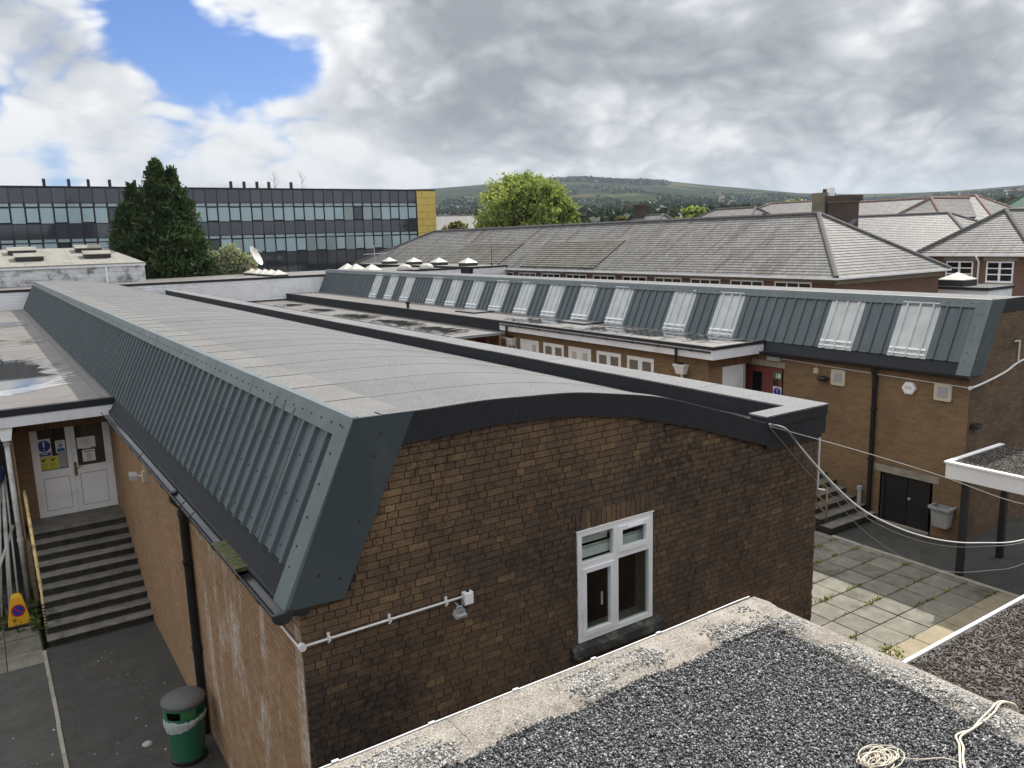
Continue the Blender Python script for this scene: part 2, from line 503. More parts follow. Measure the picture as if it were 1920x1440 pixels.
    brick_piece('brick_end', [(0.0, (0.078, 0.060, 0.049)), (0.3, (0.13, 0.088, 0.059)), (0.6, (0.20, 0.128, 0.074)),
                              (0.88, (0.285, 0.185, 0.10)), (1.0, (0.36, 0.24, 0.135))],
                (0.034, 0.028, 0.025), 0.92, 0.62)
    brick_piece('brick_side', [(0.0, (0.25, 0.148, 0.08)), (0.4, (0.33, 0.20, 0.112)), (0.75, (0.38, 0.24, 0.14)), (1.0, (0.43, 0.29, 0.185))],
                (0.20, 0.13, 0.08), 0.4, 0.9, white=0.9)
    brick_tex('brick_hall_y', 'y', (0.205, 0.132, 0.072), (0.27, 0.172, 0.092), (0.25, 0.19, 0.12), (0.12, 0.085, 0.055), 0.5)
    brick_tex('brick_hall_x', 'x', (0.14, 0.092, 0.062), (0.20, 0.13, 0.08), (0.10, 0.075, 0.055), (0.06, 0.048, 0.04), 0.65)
    brick_tex('brick_lobby', 'x', (0.27, 0.165, 0.095), (0.33, 0.21, 0.125), (0.25, 0.185, 0.13), (0.12, 0.08, 0.05), 0.5)
    brick_tex('brick_soldier', 'x', (0.22, 0.13, 0.075), (0.29, 0.175, 0.10), (0.10, 0.07, 0.045), (0.10, 0.07, 0.05), 0.4, 0.075, 0.9)
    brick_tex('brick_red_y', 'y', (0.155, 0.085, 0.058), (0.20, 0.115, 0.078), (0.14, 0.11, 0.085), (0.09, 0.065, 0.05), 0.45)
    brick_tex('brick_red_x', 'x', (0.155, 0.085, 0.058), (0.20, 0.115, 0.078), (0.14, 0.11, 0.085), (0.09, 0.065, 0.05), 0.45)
    DZ = 0.14
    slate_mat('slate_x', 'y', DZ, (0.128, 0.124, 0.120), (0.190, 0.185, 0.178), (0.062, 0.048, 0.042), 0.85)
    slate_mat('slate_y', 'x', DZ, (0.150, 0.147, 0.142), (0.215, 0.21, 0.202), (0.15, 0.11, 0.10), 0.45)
    slate_mat('slate_pale', 'y', DZ, (0.155, 0.15, 0.147), (0.22, 0.214, 0.208), (0.17, 0.135, 0.13), 0.5)
    slate_mat('slate_mossy', 'y', DZ, (0.10, 0.095, 0.08), (0.17, 0.16, 0.135), (0.07, 0.068, 0.045), 0.9)
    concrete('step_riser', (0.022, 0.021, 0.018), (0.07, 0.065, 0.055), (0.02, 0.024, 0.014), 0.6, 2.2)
    concrete('step_concrete', (0.12, 0.113, 0.097), (0.235, 0.22, 0.188), (0.04, 0.042, 0.028), 0.8, 3.0)
    concrete('paving', (0.14, 0.133, 0.11), (0.24, 0.226, 0.185), (0.06, 0.060, 0.038), 0.7, 1.3)
    concrete('paving_warm', (0.26, 0.215, 0.145), (0.36, 0.305, 0.215), (0.2, 0.17, 0.12), 0.3, 1.2)
    concrete('edging', (0.28, 0.26, 0.22), (0.40, 0.37, 0.31), (0.12, 0.11, 0.085), 0.5, 3.0)
    concrete('kerb_felt', (0.20, 0.175, 0.15), (0.36, 0.325, 0.28), (0.13, 0.098, 0.08), 0.55, 3.2, speck=0.75)
    tinted('pebble', [(0.0, (0.035, 0.036, 0.040)), (0.4, (0.090, 0.093, 0.10)), (0.7, (0.18, 0.185, 0.19)), (0.9, (0.31, 0.31, 0.308)), (1.0, (0.52, 0.51, 0.49))], 0.55, 0.5, 90, 0.3, 0.2)
    tinted('chipping', [(0.0, (0.03, 0.024, 0.02)), (0.5, (0.085, 0.068, 0.055)), (0.85, (0.17, 0.14, 0.115)), (1.0, (0.32, 0.28, 0.24))], 0.8, 0.3, 90, 0.3, 0.2)
    tinted('pebble_pale', [(0.0, (0.13, 0.125, 0.12)), (0.5, (0.36, 0.355, 0.34)), (1.0, (0.64, 0.63, 0.60))], 0.7, 0.4, 90, 0.3, 0.2)
    tinted('spandrel', [(0.0, (0.034, 0.038, 0.050)), (1.0, (0.062, 0.068, 0.085))], 0.07, 0.9, 0.6, 0.2, 0)
    tinted('pane_light', [(0.0, (0.04, 0.05, 0.055)), (0.16, (0.05, 0.06, 0.065)), (0.22, (0.25, 0.31, 0.32)), (1.0, (0.37, 0.49, 0.54))], 0.10, 0.8, 0.7, 0.25, 0)
    foliage('leaf_conifer', [(0.0, (0.012, 0.024, 0.010)), (0.5, (0.034, 0.060, 0.022)), (0.85, (0.070, 0.105, 0.034)), (1.0, (0.13, 0.145, 0.055))], 0.2)
    foliage('leaf_green', [(0.0, (0.085, 0.125, 0.036)), (0.5, (0.195, 0.245, 0.07)), (1.0, (0.38, 0.42, 0.15))], 0.42)
    foliage('leaf_olive', [(0.0, (0.06, 0.065, 0.02)), (0.5, (0.13, 0.135, 0.04)), (1.0, (0.22, 0.20, 0.08))], 0.3)
    foliage('leaf_silver', [(0.0, (0.14, 0.165, 0.10)), (0.5, (0.27, 0.30, 0.19)), (1.0, (0.44, 0.46, 0.32))], 0.3)
    foliage('leaf_weed', [(0.0, (0.05, 0.07, 0.02)), (0.5, (0.14, 0.17, 0.04)), (1.0, (0.33, 0.34, 0.06))], 0.3)
    foliage('leaf_wood', [(0.0, (0.009, 0.016, 0.008)), (0.5, (0.018, 0.031, 0.013)), (1.0, (0.042, 0.060, 0.022))], 0.12)

    # window glass: dark room behind a mirror-like pane
    m, T, b = new_mat('glass_dark')
    b.inputs['Base Color'].default_value = (0.012, 0.013, 0.014, 1)
    b.inputs['Roughness'].default_value = 0.03
    b.inputs['Specular IOR Level'].default_value = 0.55
    m, T, b = new_mat('glass_door')
    T.put(b.inputs['Base Color'], T.ramp(T.noise(T.scale(T.pos(), (3.2, 1, 0.8)), 1.0, 2), [(0.35, (0.03, 0.028, 0.02)), (0.65, (0.075, 0.075, 0.06))]))
    b.inputs['Roughness'].default_value = 0.05
    m, T, b = new_mat('glass_frost')
    b.inputs['Base Color'].default_value = (0.16, 0.155, 0.13, 1)
    b.inputs['Roughness'].default_value = 0.2
    # real clear glazing
    m, T, b = new_mat('glass_clear')
    out = [n for n in T.nt.nodes if n.type == 'OUTPUT_MATERIAL'][0]
    gl = T.n('ShaderNodeBsdfGlossy')
    gl.inputs['Roughness'].default_value = 0.02
    tp = T.n('ShaderNodeBsdfTransparent')
    tp.inputs['Color'].default_value = (0.86, 0.9, 0.88, 1)
    fr = T.n('ShaderNodeFresnel')
    fr.inputs['IOR'].default_value = 1.5
    mx = T.n('ShaderNodeMixShader')
    bf = T.n('ShaderNodeNewGeometry').outputs['Backfacing']
    T.put(mx.inputs[0], T.math('MULTIPLY', T.math('ADD', fr.outputs[0], 0.03), T.math('SUBTRACT', 1.0, bf)))
    T.nt.links.new(tp.outputs[0], mx.inputs[1])
    T.nt.links.new(gl.outputs[0], mx.inputs[2])
    T.nt.links.new(mx.outputs[0], out.inputs[0])
    # translucent ribbed roof sheet
    m, T, b = new_mat('grp_sheet')
    out = [n for n in T.nt.nodes if n.type == 'OUTPUT_MATERIAL'][0]
    T.put(b.inputs['Base Color'], T.ramp(T.noise(T.pos(), 2.5, 4), [(0.3, (0.54, 0.57, 0.57)), (0.7, (0.70, 0.72, 0.715))]))
    b.inputs['Roughness'].default_value = 0.35
    tp = T.n('ShaderNodeBsdfTransparent')
    mx = T.n('ShaderNodeMixShader')
    mx.inputs[0].default_value = 0.20
    T.nt.links.new(b.outputs[0], mx.inputs[1])
    T.nt.links.new(tp.outputs[0], mx.inputs[2])
    T.nt.links.new(mx.outputs[0], out.inputs[0])
    # standing water and the damp film round it
    m, T, b = new_mat('water')
    b.inputs['Base Color'].default_value = (0.035, 0.034, 0.033, 1)
    b.inputs['Roughness'].default_value = 0.025
    b.inputs['IOR'].default_value = 1.33
    b.inputs['Specular IOR Level'].default_value = 0.9
    m, T, b = new_mat('wet_film')
    T.put(b.inputs['Base Color'], T.ramp(T.noise(T.pos(), 3, 4), [(0.3, (0.20, 0.19, 0.18)), (0.7, (0.30, 0.29, 0.28))]))  # real water film, its base colour raised to add sky glare
    b.inputs['Roughness'].default_value = 0.09
    b.inputs['IOR'].default_value = 2.1
    b.inputs['Specular IOR Level'].default_value = 1.0
    # tarmac
    for nm, lo, hi, dirt in (('asphalt', (0.036, 0.036, 0.034), (0.072, 0.070, 0.065), (0.09, 0.075, 0.045)),
                             ('asphalt_old', (0.050, 0.050, 0.046), (0.095, 0.092, 0.084), (0.055, 0.055, 0.03))):
        m, T, b = new_mat(nm)
        g = T.noise(T.pos(), 95, 3, 0.7)
        c = T.ramp(g, [(0.3, lo), (0.72, hi)])
        s = T.smooth(T.noise(T.pos(), 0.8, 6, 0.65), 0.48, 0.7)
        c = T.mix(T.math('MULTIPLY', s, 0.5), c, dirt)
        c = T.mix(0.75, c, T.ramp(T.noise(T.pos(), 2.3, 7, 0.75), [(0.25, 0.35), (0.75, 1.3)]), 'MULTIPLY')
        ck = T.smooth(T.voro(T.vmath('ADD', T.pos(), T.vmath('MULTIPLY', T.noise(T.pos(), 3.0, 4, color=True), (0.5, 0.5, 0.0))), 0.55, 'DISTANCE_TO_EDGE'), 0.012, 0.004)
        c = T.mix(T.math('MULTIPLY', ck, 0.3), c, (0.02, 0.022, 0.014))
        lit = T.smooth(T.voro(T.pos(), 5.0), 0.06, 0.03)
        lit = T.math('MULTIPLY', lit, T.smooth(T.noise(T.pos(), 3.1, 2), 0.52, 0.56))
        c = T.mix(T.math('MULTIPLY', lit, 0.6), c, (0.22, 0.21, 0.19))
        T.put(b.inputs['Base Color'], c)
        b.inputs['Roughness'].default_value = 0.85
        T.put(b.inputs['Normal'], T.bump(g, 0.6, 0.008))
    # open country: fields, woods and heath on the hills, darkened in colour for cloud shade
    m, T, b = new_mat('hill_land')
    p = T.pos()
    cell = T.voro(T.vmath('ADD', p, T.vmath('MULTIPLY', T.noise(p, 0.004, 3, color=True), (160, 160, 0))), 0.0060, 'F1', 'Color')
    cx, cy, cz = T.sep(cell)
    c = T.ramp(cx, [(0.0, (0.017, 0.029, 0.013)), (0.35, (0.034, 0.043, 0.018)), (0.55, (0.085, 0.078, 0.040)), (0.75, (0.042, 0.053, 0.021)), (1.0, (0.020, 0.032, 0.014))])
    c = T.mix(0.5, c, T.ramp(T.noise(p, 0.02, 6, 0.7), [(0.3, 0.5), (0.7, 1.2)]), 'MULTIPLY')
    wd = T.smooth(T.math('ADD', T.noise(p, 0.0034, 6, 0.62), T.math('MULTIPLY', T.math('SUBTRACT', cy, 0.5), 0.42)), 0.47, 0.49)
    wc = T.ramp(T.noise(p, 0.06, 4, 0.7), [(0.3, (0.012, 0.018, 0.011)), (0.7, (0.028, 0.038, 0.021))])
    c = T.mix(wd, c, wc)
    hed = T.smooth(T.voro(p, 0.0075, 'DISTANCE_TO_EDGE'), 0.035, 0.015)
    c = T.mix(T.math('MULTIPLY', hed, 0.8), c, (0.02, 0.03, 0.014))
    T.put(b.inputs['Base Color'], c)
    b.inputs['Roughness'].default_value = 1.0
    b.inputs['Specular IOR Level'].default_value = 0.0
    m, T, b = new_mat('grass_ground')
    T.put(b.inputs['Base Color'], T.ramp(T.noise(T.pos(), 0.2, 6, 0.7), [(0.3, (0.04, 0.06, 0.02)), (0.7, (0.10, 0.12, 0.045))]))
    b.inputs['Roughness'].default_value = 1.0
    m, T, b = new_mat('haze_air')
    nt = T.nt
    nt.nodes.remove(b)
    out = [n for n in nt.nodes if n.type == 'OUTPUT_MATERIAL'][0]
    pv = T.n('ShaderNodeVolumePrincipled')
    pv.inputs['Color'].default_value = (0.72, 0.84, 1.0, 1)
    pv.inputs['Density'].default_value = 0.00007
    pv.inputs['Anisotropy'].default_value = 0.0
    nt.links.new(pv.outputs[0], out.inputs['Volume'])


make_materials()
# ------------------------------------------------------------------ mesh helpers
RN = random.Random(7)
WM = {}


def tag(o, label=None, cat=None, group=None, kind=None):
    for k, v in (('label', label), ('category', cat), ('group', group), ('kind', kind)):
        if v:
            o[k] = v
    return o


def link(o, parent=None, world=None):
    """world = the object's world matrix; keeps vertices given in world space where they are"""
    COL.objects.link(o)
    w = world if world is not None else Matrix.Identity(4)
    if parent is not None:
        o.parent = parent
        pm = WM[parent.name]
        o.matrix_parent_inverse = pm.inverted()
    o.matrix_basis = w
    WM[o.name] = w
    return o


def thing(name, label, cat, loc=(0, 0, 0), group=None, kind=None):
    o = bpy.data.objects.new(name, None)
    o.empty_display_size = 0.3
    link(o, None, Matrix.Translation(loc))
    return tag(o, label, cat, group, kind)


class MB:
    def __init__(self):
        self.v, self.f, self.t = [], [], []
        self.cur = 0.5

    def poly(self, pts, flip=False):
        i = len(self.v)
        self.v += [tuple(p) for p in pts]
        idx = list(range(i, i + len(pts)))
        self.f.append(idx[::-1] if flip else idx)
        self.t.append(self.cur)
        return self

    def box(self, x0, x1, y0, y1, z0, z1, skip=''):
        i = len(self.v)
        self.v += [(x0, y0, z0), (x1, y0, z0), (x1, y1, z0), (x0, y1, z0), (x0, y0, z1), (x1, y0, z1), (x1, y1, z1), (x0, y1, z1)]
        F = {'b': (0, 3, 2, 1), 't': (4, 5, 6, 7), 'f': (0, 1, 5, 4), 'k': (2, 3, 7, 6), 'l': (3, 0, 4, 7), 'r': (1, 2, 6, 5)}
        for k, q in F.items():
            if k not in skip:
                self.f.append([i + a for a in q])
                self.t.append(self.cur)
        return self

    def hexa(self, p):
        """8 corners: bottom ring 0-3, top ring 4-7"""
        i = len(self.v)
        self.v += [tuple(a) for a in p]
        for q in ((0, 3, 2, 1), (4, 5, 6, 7), (0, 1, 5, 4), (2, 3, 7, 6), (3, 0, 4, 7), (1, 2, 6, 5)):
            self.f.append([i + a for a in q])
            self.t.append(self.cur)
        return self

    def prism(self, prof, axis, a, b, caps=True):
        """extrude a closed 2-D profile; axis 'y': profile is (x,z); 'x': (y,z); 'z': (x,y)"""
        def P(p, s):
            return {'y': (p[0], s, p[1]), 'x': (s, p[0], p[1]), 'z': (p[0], p[1], s)}[axis]
        n = len(prof)
        i = len(self.v)
        self.v += [P(p, a) for p in prof] + [P(p, b) for p in prof]
        for k in range(n):
            k2 = (k + 1) % n
            self.f.append([i + k, i + k2, i + n + k2, i + n + k])
            self.t.append(self.cur)
        if caps:
            self.f.append([i + k for k in range(n)][::-1])
            self.f.append([i + n + k for k in range(n)])
            self.t += [self.cur] * 2
        return self

    def tube(self, pts, r, n=8, caps=True):
        pts = [Vector(p) for p in pts]
        rs = r if hasattr(r, '__len__') else [r] * len(pts)
        i = len(self.v)
        prev = None
        for k, p in enumerate(pts):
            d = (pts[min(k + 1, len(pts) - 1)] - pts[max(k - 1, 0)]).normalized()
            if prev is None:
                a = d.orthogonal().normalized()
            else:
                a = (prev - d * prev.dot(d))
                a = a.normalized() if a.length > 1e-6 else d.orthogonal().normalized()
            prev = a
            bb = d.cross(a)
            for j in range(n):
                t = 2 * math.pi * j / n
                self.v.append(tuple(p + (a * math.cos(t) + bb * math.sin(t)) * rs[k]))
        for k in range(len(pts) - 1):
            for j in range(n):
                j2 = (j + 1) % n
                self.f.append([i + k * n + j, i + k * n + j2, i + (k + 1) * n + j2, i + (k + 1) * n + j])
                self.t.append(self.cur)
        if caps:
            self.f.append([i + j for j in range(n)][::-1])
            self.f.append([i + (len(pts) - 1) * n + j for j in range(n)])
            self.t += [self.cur] * 2
        return self

    def lathe(self, prof, c, n=24, arc=(0, 2 * math.pi)):
        """prof: (radius, z) list; turned round the vertical through c"""
        i = len(self.v)
        full = abs(arc[1] - arc[0] - 2 * math.pi) < 1e-6
        m = n if full else n + 1
        for r, z in prof:
            for j in range(m):
                t = arc[0] + (arc[1] - arc[0]) * j / n
                self.v.append((c[0] + r * math.cos(t), c[1] + r * math.sin(t), c[2] + z))
        for k in range(len(prof) - 1):
            for j in range(n):
                j2 = (j + 1) % m
                self.f.append([i + k * m + j, i + k * m + j2, i + (k + 1) * m + j2, i + (k + 1) * m + j])
                self.t.append(self.cur)
        return self

    def disc(self, c, nrm, r, n=16, thick=0.0, ry=None):
        c = Vector(c)
        nrm = Vector(nrm).normalized()
        a = Vector((0, 0, 1)).cross(nrm)
        a = a.normalized() if a.length > 1e-4 else Vector((1, 0, 0))
        b = nrm.cross(a)
        ry = ry or r
        ring = [c + a * math.cos(2 * math.pi * j / n) * r + b * math.sin(2 * math.pi * j / n) * ry for j in range(n)]
        if thick:
            i = len(self.v)
            self.v += [tuple(p) for p in ring] + [tuple(p + nrm * thick) for p in ring]
            for j in range(n):
                j2 = (j + 1) % n
                self.f.append([i + j, i + j2, i + n + j2, i + n + j])
                self.t.append(self.cur)
            self.f.append([i + n + j for j in range(n)])
            self.t.append(self.cur)
        else:
            self.poly(ring)
        return self

    def build(self, name, mat, parent=None, smooth=False, world=None, auto=None, **props):
        me = bpy.data.meshes.new(name)
        me.from_pydata(self.v, [], self.f)
        at = me.attributes.new('tint', 'FLOAT', 'FACE')
        at.data.foreach_set('value', np.array(self.t, dtype=np.float32))
        me.materials.append(MATS[mat])
        if smooth:
            me.polygons.foreach_set('use_smooth', np.ones(len(self.f), dtype=bool))
            if auto:
                try:
                    me.set_sharp_from_angle(angle=math.radians(auto))
                except Exception:
                    pass
        me.update()
        o = bpy.data.objects.new(name, me)
        link(o, parent, world)
        return tag(o, **props)


def inst(name, mesh, loc, parent, rotz=0.0, **props):
    o = bpy.data.objects.new(name, mesh)
    link(o, parent, Matrix.Translation(loc) @ Matrix.Rotation(rotz, 4, 'Z'))
    return tag(o, **props)


def np_mesh(name, verts, faces, mat, parent=None, tint=None, smooth=False, **props):
    """verts (N,3), faces (M,k) arrays"""
    me = bpy.data.meshes.new(name)
    N, (Mf, k) = len(verts), faces.shape
    me.vertices.add(N)
    me.vertices.foreach_set('co', np.ascontiguousarray(verts, dtype=np.float32).ravel())
    me.loops.add(Mf * k)
    me.loops.foreach_set('vertex_index', np.ascontiguousarray(faces, dtype=np.int32).ravel())
    me.polygons.add(Mf)
    me.polygons.foreach_set('loop_start', np.arange(0, Mf * k, k, dtype=np.int32))
    if smooth:
        me.polygons.foreach_set('use_smooth', np.ones(Mf, dtype=bool))
    me.update(calc_edges=True)
    at = me.attributes.new('tint', 'FLOAT', 'FACE')
    at.data.foreach_set('value', (np.full(Mf, 0.5) if tint is None else np.asarray(tint)).astype(np.float32))
    me.materials.append(MATS[mat])
    o = bpy.data.objects.new(name, me)
    link(o, parent)
    return tag(o, **props)


def lerp(pts, x):
    if x <= pts[0][0]:
        return pts[0][1]
    for (a, b), (c, d) in zip(pts, pts[1:]):
        if x <= c:
            return b + (d - b) * (x - a) / (c - a)
    return pts[-1][1]


def spline(pts, n=8):
    P = [Vector(p) for p in pts]
    P = [2 * P[0] - P[1]] + P + [2 * P[-1] - P[-2]]
    out = []
    for k in range(1, len(P) - 2):
        a, b, c, d = P[k - 1:k + 3]
        for j in range(n):
            t = j / n
            out.append(0.5 * ((2 * b) + (c - a) * t + (2 * a - 5 * b + 4 * c - d) * t * t + (3 * b - a - 3 * c + d) * t ** 3))
    out.append(P[-2])
    return out


# ------------------------------------------------------------------ brickwork built brick by brick
def courses(u0, u1, z0, z1, rng, bond='flemish', holes=(), top=None):
    """yield (ua, ub, za, zb) of every brick on a wall patch; holes are (u0,u1,z0,z1); top(u) limits the height"""
    ch, L, Hd, j = 0.075, 0.225, 0.1125, 0.010
    k = 0
    z = z0
    while z < z1 - 0.01:
        za, zb = z + j / 2, z + ch - j / 2
        if bond == 'flemish':
            u = u0 - (0.0 if k % 2 == 0 else 0.169) - (0.03 if k % 3 == 0 else 0)
        else:
            u = u0 - (0.0 if k % 2 == 0 else 0.1125)
        s = k % 2
        while u < u1:
            if bond == 'flemish':
                w = L if (s % 2 == 0) else Hd
                if rng.random() < 0.22:
                    w = L if w == Hd else Hd
            else:
                w = L
            s += 1
            spans = [(max(u, u0) + j / 2, min(u + w, u1) - j / 2)]
            for (h0, h1, hz0, hz1) in holes:
                nxt = []
                for a, b in spans:
                    if zb > hz0 + 0.012 and za < hz1 - 0.012 and b > h0 and a < h1:
                        if a < h0 - 0.03:
                            nxt.append((a, h0 - 0.004))
                        if b > h1 + 0.03:
                            nxt.append((h1 + 0.004, b))
                    else:
                        nxt.append((a, b))
                spans = nxt
            for a, b in spans:
                if b - a > 0.025:
                    t = zb
                    if top is not None:
                        t = min(zb, top((a + b) / 2) - 0.002)
                    if t - za > 0.02:
                        yield (a, b, za, t)
            u += w
        z += ch
        k += 1


def brick_wall(parent, name, plane, axis, patches, mat, mortar, rng, mortar_polys, n_single, tint_fn, out_sign=-1):
    """axis 'x': bricks run along x on plane y=plane (facing -y); axis 'y': along y on plane x=plane (facing -x)"""
    mb = MB()
    for poly in mortar_polys:
        mb.poly(poly)
    wall = mb.build(name, mortar, parent)
    allb = []
    for pt in patches:
        allb += list(courses(rng=rng, **pt))
    camp = Vector((0, 0, CAMZ))

    def key(b):
        u, z = (b[0] + b[1]) / 2, (b[2] + b[3]) / 2
        p = Vector((u, plane, z)) if axis == 'x' else Vector((plane, u, z))
        c = cam.matrix_world.inverted() @ p
        f = cam_d.lens / 36
        px, py = 0.5 + c.x / -c.z * f, 0.5 - c.y / -c.z * f * 4 / 3
        inside = 0.0 < px < 1 and 0.0 < py < 1
        if axis == 'x':            # the block in front hides the foot of this wall
            zc = CAMZ - (CAMZ - 3.02) * (plane / 5.49)
            if 1.7 < u and u * 5.49 / plane < 6.75 and z < zc + 0.05:
                inside = False
        return (not inside, (p - camp).length)
    order = sorted(range(len(allb)), key=lambda i: key(allb[i]))
    single = set(order[:n_single])
    rest = MB()
    for i, (a, b, za, zb) in enumerate(allb):
        q = 1.0 if axis == 'x' else 0.35
        pr = rng.uniform(-0.004, 0.003) * q
        tl = rng.uniform(-0.0016, 0.0016) * q
        m = MB() if i in single else rest
        m.cur = tint_fn((a + b) / 2, (za + zb) / 2, rng)
        d0 = plane + pr
        dj = rng.uniform(-0.0015, 0.0015)
        if axis == 'x':
            m.hexa([(a, d0 + tl, za), (b, d0 - tl, za + dj), (b, plane + 0.03, za), (a, plane + 0.03, za),
                    (a, d0 - tl, zb + dj), (b, d0 + tl, zb), (b, plane + 0.03, zb), (a, plane + 0.03, zb)])
        else:
            m.hexa([(d0 + tl, b, za), (d0 - tl, a, za + dj), (plane + 0.03, a, za), (plane + 0.03, b, za),
                    (d0 - tl, b, zb + dj), (d0 + tl, a, zb), (plane + 0.03, a, zb), (plane + 0.03, b, zb)])
        if i in single:
            m.build('brick', mat, wall)
    rest.build('brickwork', mat, wall, kind='stuff')
    return wall


# ------------------------------------------------------------------ the two halls
ROOF = [(2.77, 5.372), (3.35, 5.366), (4.39, 5.35), (5.2, 5.30), (6.25, 5.14), (7.02, 4.945), (7.69, 4.715), (8.48, 4.455), (9.2, 4.29)]
BAND = [(2.9, 5.05), (3.2, 5.075), (3.9, 5.095), (4.4, 5.10), (5.2, 5.06), (6.12, 4.91), (7.12, 4.63), (8.48, 4.17)]
SL_T, SL_B = (2.77, 5.37), (2.14, 4.02)          # top and bottom of the sloping cladding (x, z)
_sx, _sz = SL_T[0] - SL_B[0], SL_T[1] - SL_B[1]
_sl = math.hypot(_sx, _sz)
UPX, UPZ = _sx / _sl, _sz / _sl
NX, NZ = -UPZ, UPX                                # outward normal of the slope


def roofz(x):
    # smooth the measured roof section
    s = 0
    for k in range(-3, 4):
        s += lerp(ROOF, min(9.2, max(2.77, x + k * 0.12)))
    return s / 7


def slope(t, h, dx=0, dz=0):
    """t metres up the slope from the cladding foot, h metres proud of it"""
    return (SL_B[0] + UPX * t + NX * h + dx, SL_B[1] + UPZ * t + NZ * h + dz)


PITCH = 0.3235


def sheet_profile(width, ribs):
    """(y, height) line across one cladding sheet"""
    pr = [(0.0, 0.0)]
    for k in range(ribs):
        c = PITCH * (k + 0.5)
        pr += [(c - 0.036, 0.0), (c - 0.022, 0.042), (c + 0.022, 0.042), (c + 0.036, 0.0)]
    pr.append((width, 0.0))
    return pr


def hall(root, dx, dz, y0, y1, rooflights=(), sheets_from=None, detail=True):
    """roof, cladding, flashings, parapet and rainwater goods of one hall whose side wall stands at x = 2.1 + dx"""
    rng = random.Random(11 if detail else 12)
    X = lambda x: x + dx
    Z = lambda z: z + dz
    # felt sheets across the roof, each lapped over the next one
    xs = [3.32 + (9.2 - 3.32) * k / 26 for k in range(27)]
    y = y0 - 0.02
    while y < y1:
        ye = min(y + (1.0 if detail else 3.0), y1)
        mb = MB()
        mb.cur = rng.random()
        lift = 0.003
        for a, b in zip(xs, xs[1:]):
            mb.poly([(X(a), y, Z(roofz(a) + lift)), (X(b), y, Z(roofz(b) + lift)), (X(b), ye + 0.03, Z(roofz(b))), (X(a), ye + 0.03, Z(roofz(a)))])
            mb.poly([(X(a), y, Z(roofz(a) - 0.004)), (X(b), y, Z(roofz(b) - 0.004)), (X(b), y, Z(roofz(b) + lift)), (X(a), y, Z(roofz(a) + lift))])
        mb.build('roof_sheet', 'felt_roof', root, smooth=True, auto=40)
        y = ye
    # pale capping felt along the top of the cladding
    y = y0 - 0.03
    while y < y1:
        ye = min(y + (0.98 if detail else 3.0), y1)
        mb = MB()
        mb.cur = rng.random()
        w = 3.30 + rng.uniform(-0.012, 0.02)
        mb.hexa([(X(2.765), y, Z(5.360)), (X(w), y, Z(roofz(w) + 0.002)), (X(w), ye + 0.02, Z(roofz(w) + 0.002)), (X(2.765), ye + 0.02, Z(5.360)),
                 (X(2.765), y, Z(5.392)), (X(w), y, Z(roofz(w) + 0.016)), (X(w), ye + 0.02, Z(roofz(w) + 0.010)), (X(2.765), ye + 0.02, Z(5.386))])
        mb.build('capping_felt', 'felt_cap', root)
        y = ye
    # cladding sheets (grey steel or translucent), fixed to the slope
    ys = sheets_from if sheets_from is not None else y0 + 0.27
    w = PITCH * 3
    n = int((y1 - ys) / w)
    scr = MB()
    pr = sheet_profile(w, 3)
    meshes = {}
    for k in range(n):
        ya = ys + k * w
        glass = k in rooflights
        ha = 0.004 * (k % 2)
        mb = MB()
        t0 = -0.02 if not glass else -0.035
        t1 = _sl - 0.12
        key = (glass, k % 2)
        if key not in meshes:
            for (a, h1), (b, h2) in zip(pr, pr[1:]):
                p0, p1 = slope(t0, h1 + ha), slope(t1, h1 + ha)
                q0, q1 = slope(t0, h2 + ha), slope(t1, h2 + ha)
                mb.poly([(p0[0], a, p0[1]), (p1[0], a, p1[1]), (q1[0], b, q1[1]), (q0[0], b, q0[1])])
                # folded lower edge
                r0, s0 = slope(t0, h1 + ha - 0.012), slope(t0, h2 + ha - 0.012)
                mb.poly([(r0[0], a, r0[1]), (p0[0], a, p0[1]), (q0[0], b, q0[1]), (s0[0], b, s0[1])])
            o = mb.build('rooflight' if glass else 'cladding_sheet', 'grp_sheet' if glass else 'steel_grey', root)
            meshes[key] = o.data
            o.matrix_basis = Matrix.Translation((dx, ya, dz))
            WM[o.name] = o.matrix_basis.copy()
        else:
            o = inst('rooflight' if glass else 'cladding_sheet', meshes[key], (dx, ya, dz), root)
        if glass:
            # pale bars seen through and across the sheet
            for tt, hh, ww, nm in ((0.03, 0.040, 0.035, 'bar'), (0.15, 0.040, 0.055, 'bar'), (0.235, -0.01, 0.02, 'bar'), (t1 - 0.03, 0.040, 0.03, 'bar')):
                a, b = slope(tt, hh, dx, dz), slope(tt + ww, hh, dx, dz)
                c, e = slope(tt + ww, hh + 0.006, dx, dz), slope(tt, hh + 0.006, dx, dz)
                MB().prism([a, b, c, e], 'y', ya + 0.03, ya + w - 0.03).build(nm, 'upvc', o)
        for rib in range(3):
            for tt in ((0.10, 0.55, 0.95, t1 - 0.05) if detail else (0.10, t1 - 0.05)):
                if ya > 30 and detail:
                    continue
                c = slope(tt, 0.0005 + ha, dx, dz)
                scr.disc((c[0], ya + PITCH * (rib + 0.5) + 0.205, c[1]), (NX, 0, NZ), 0.011, 6, 0.007)
    ye = ys + n * w
    scr_parent = root
    # dark inside of the roof void behind the translucent sheets
    a, b = slope(-0.03, -0.09, dx, dz), slope(_sl - 0.03, -0.09, dx, dz)
    mb = MB()
    mb.poly([(a[0], y0 + 0.02, a[1]), (b[0], y0 + 0.02, b[1]), (b[0], y1, b[1]), (a[0], y1, a[1])])
    mb.build('roof_void', 'interior_pale' if rooflights else 'interior', root)
    # top trim of the cladding in lengths
    y = y0 + 0.0
    k = 0
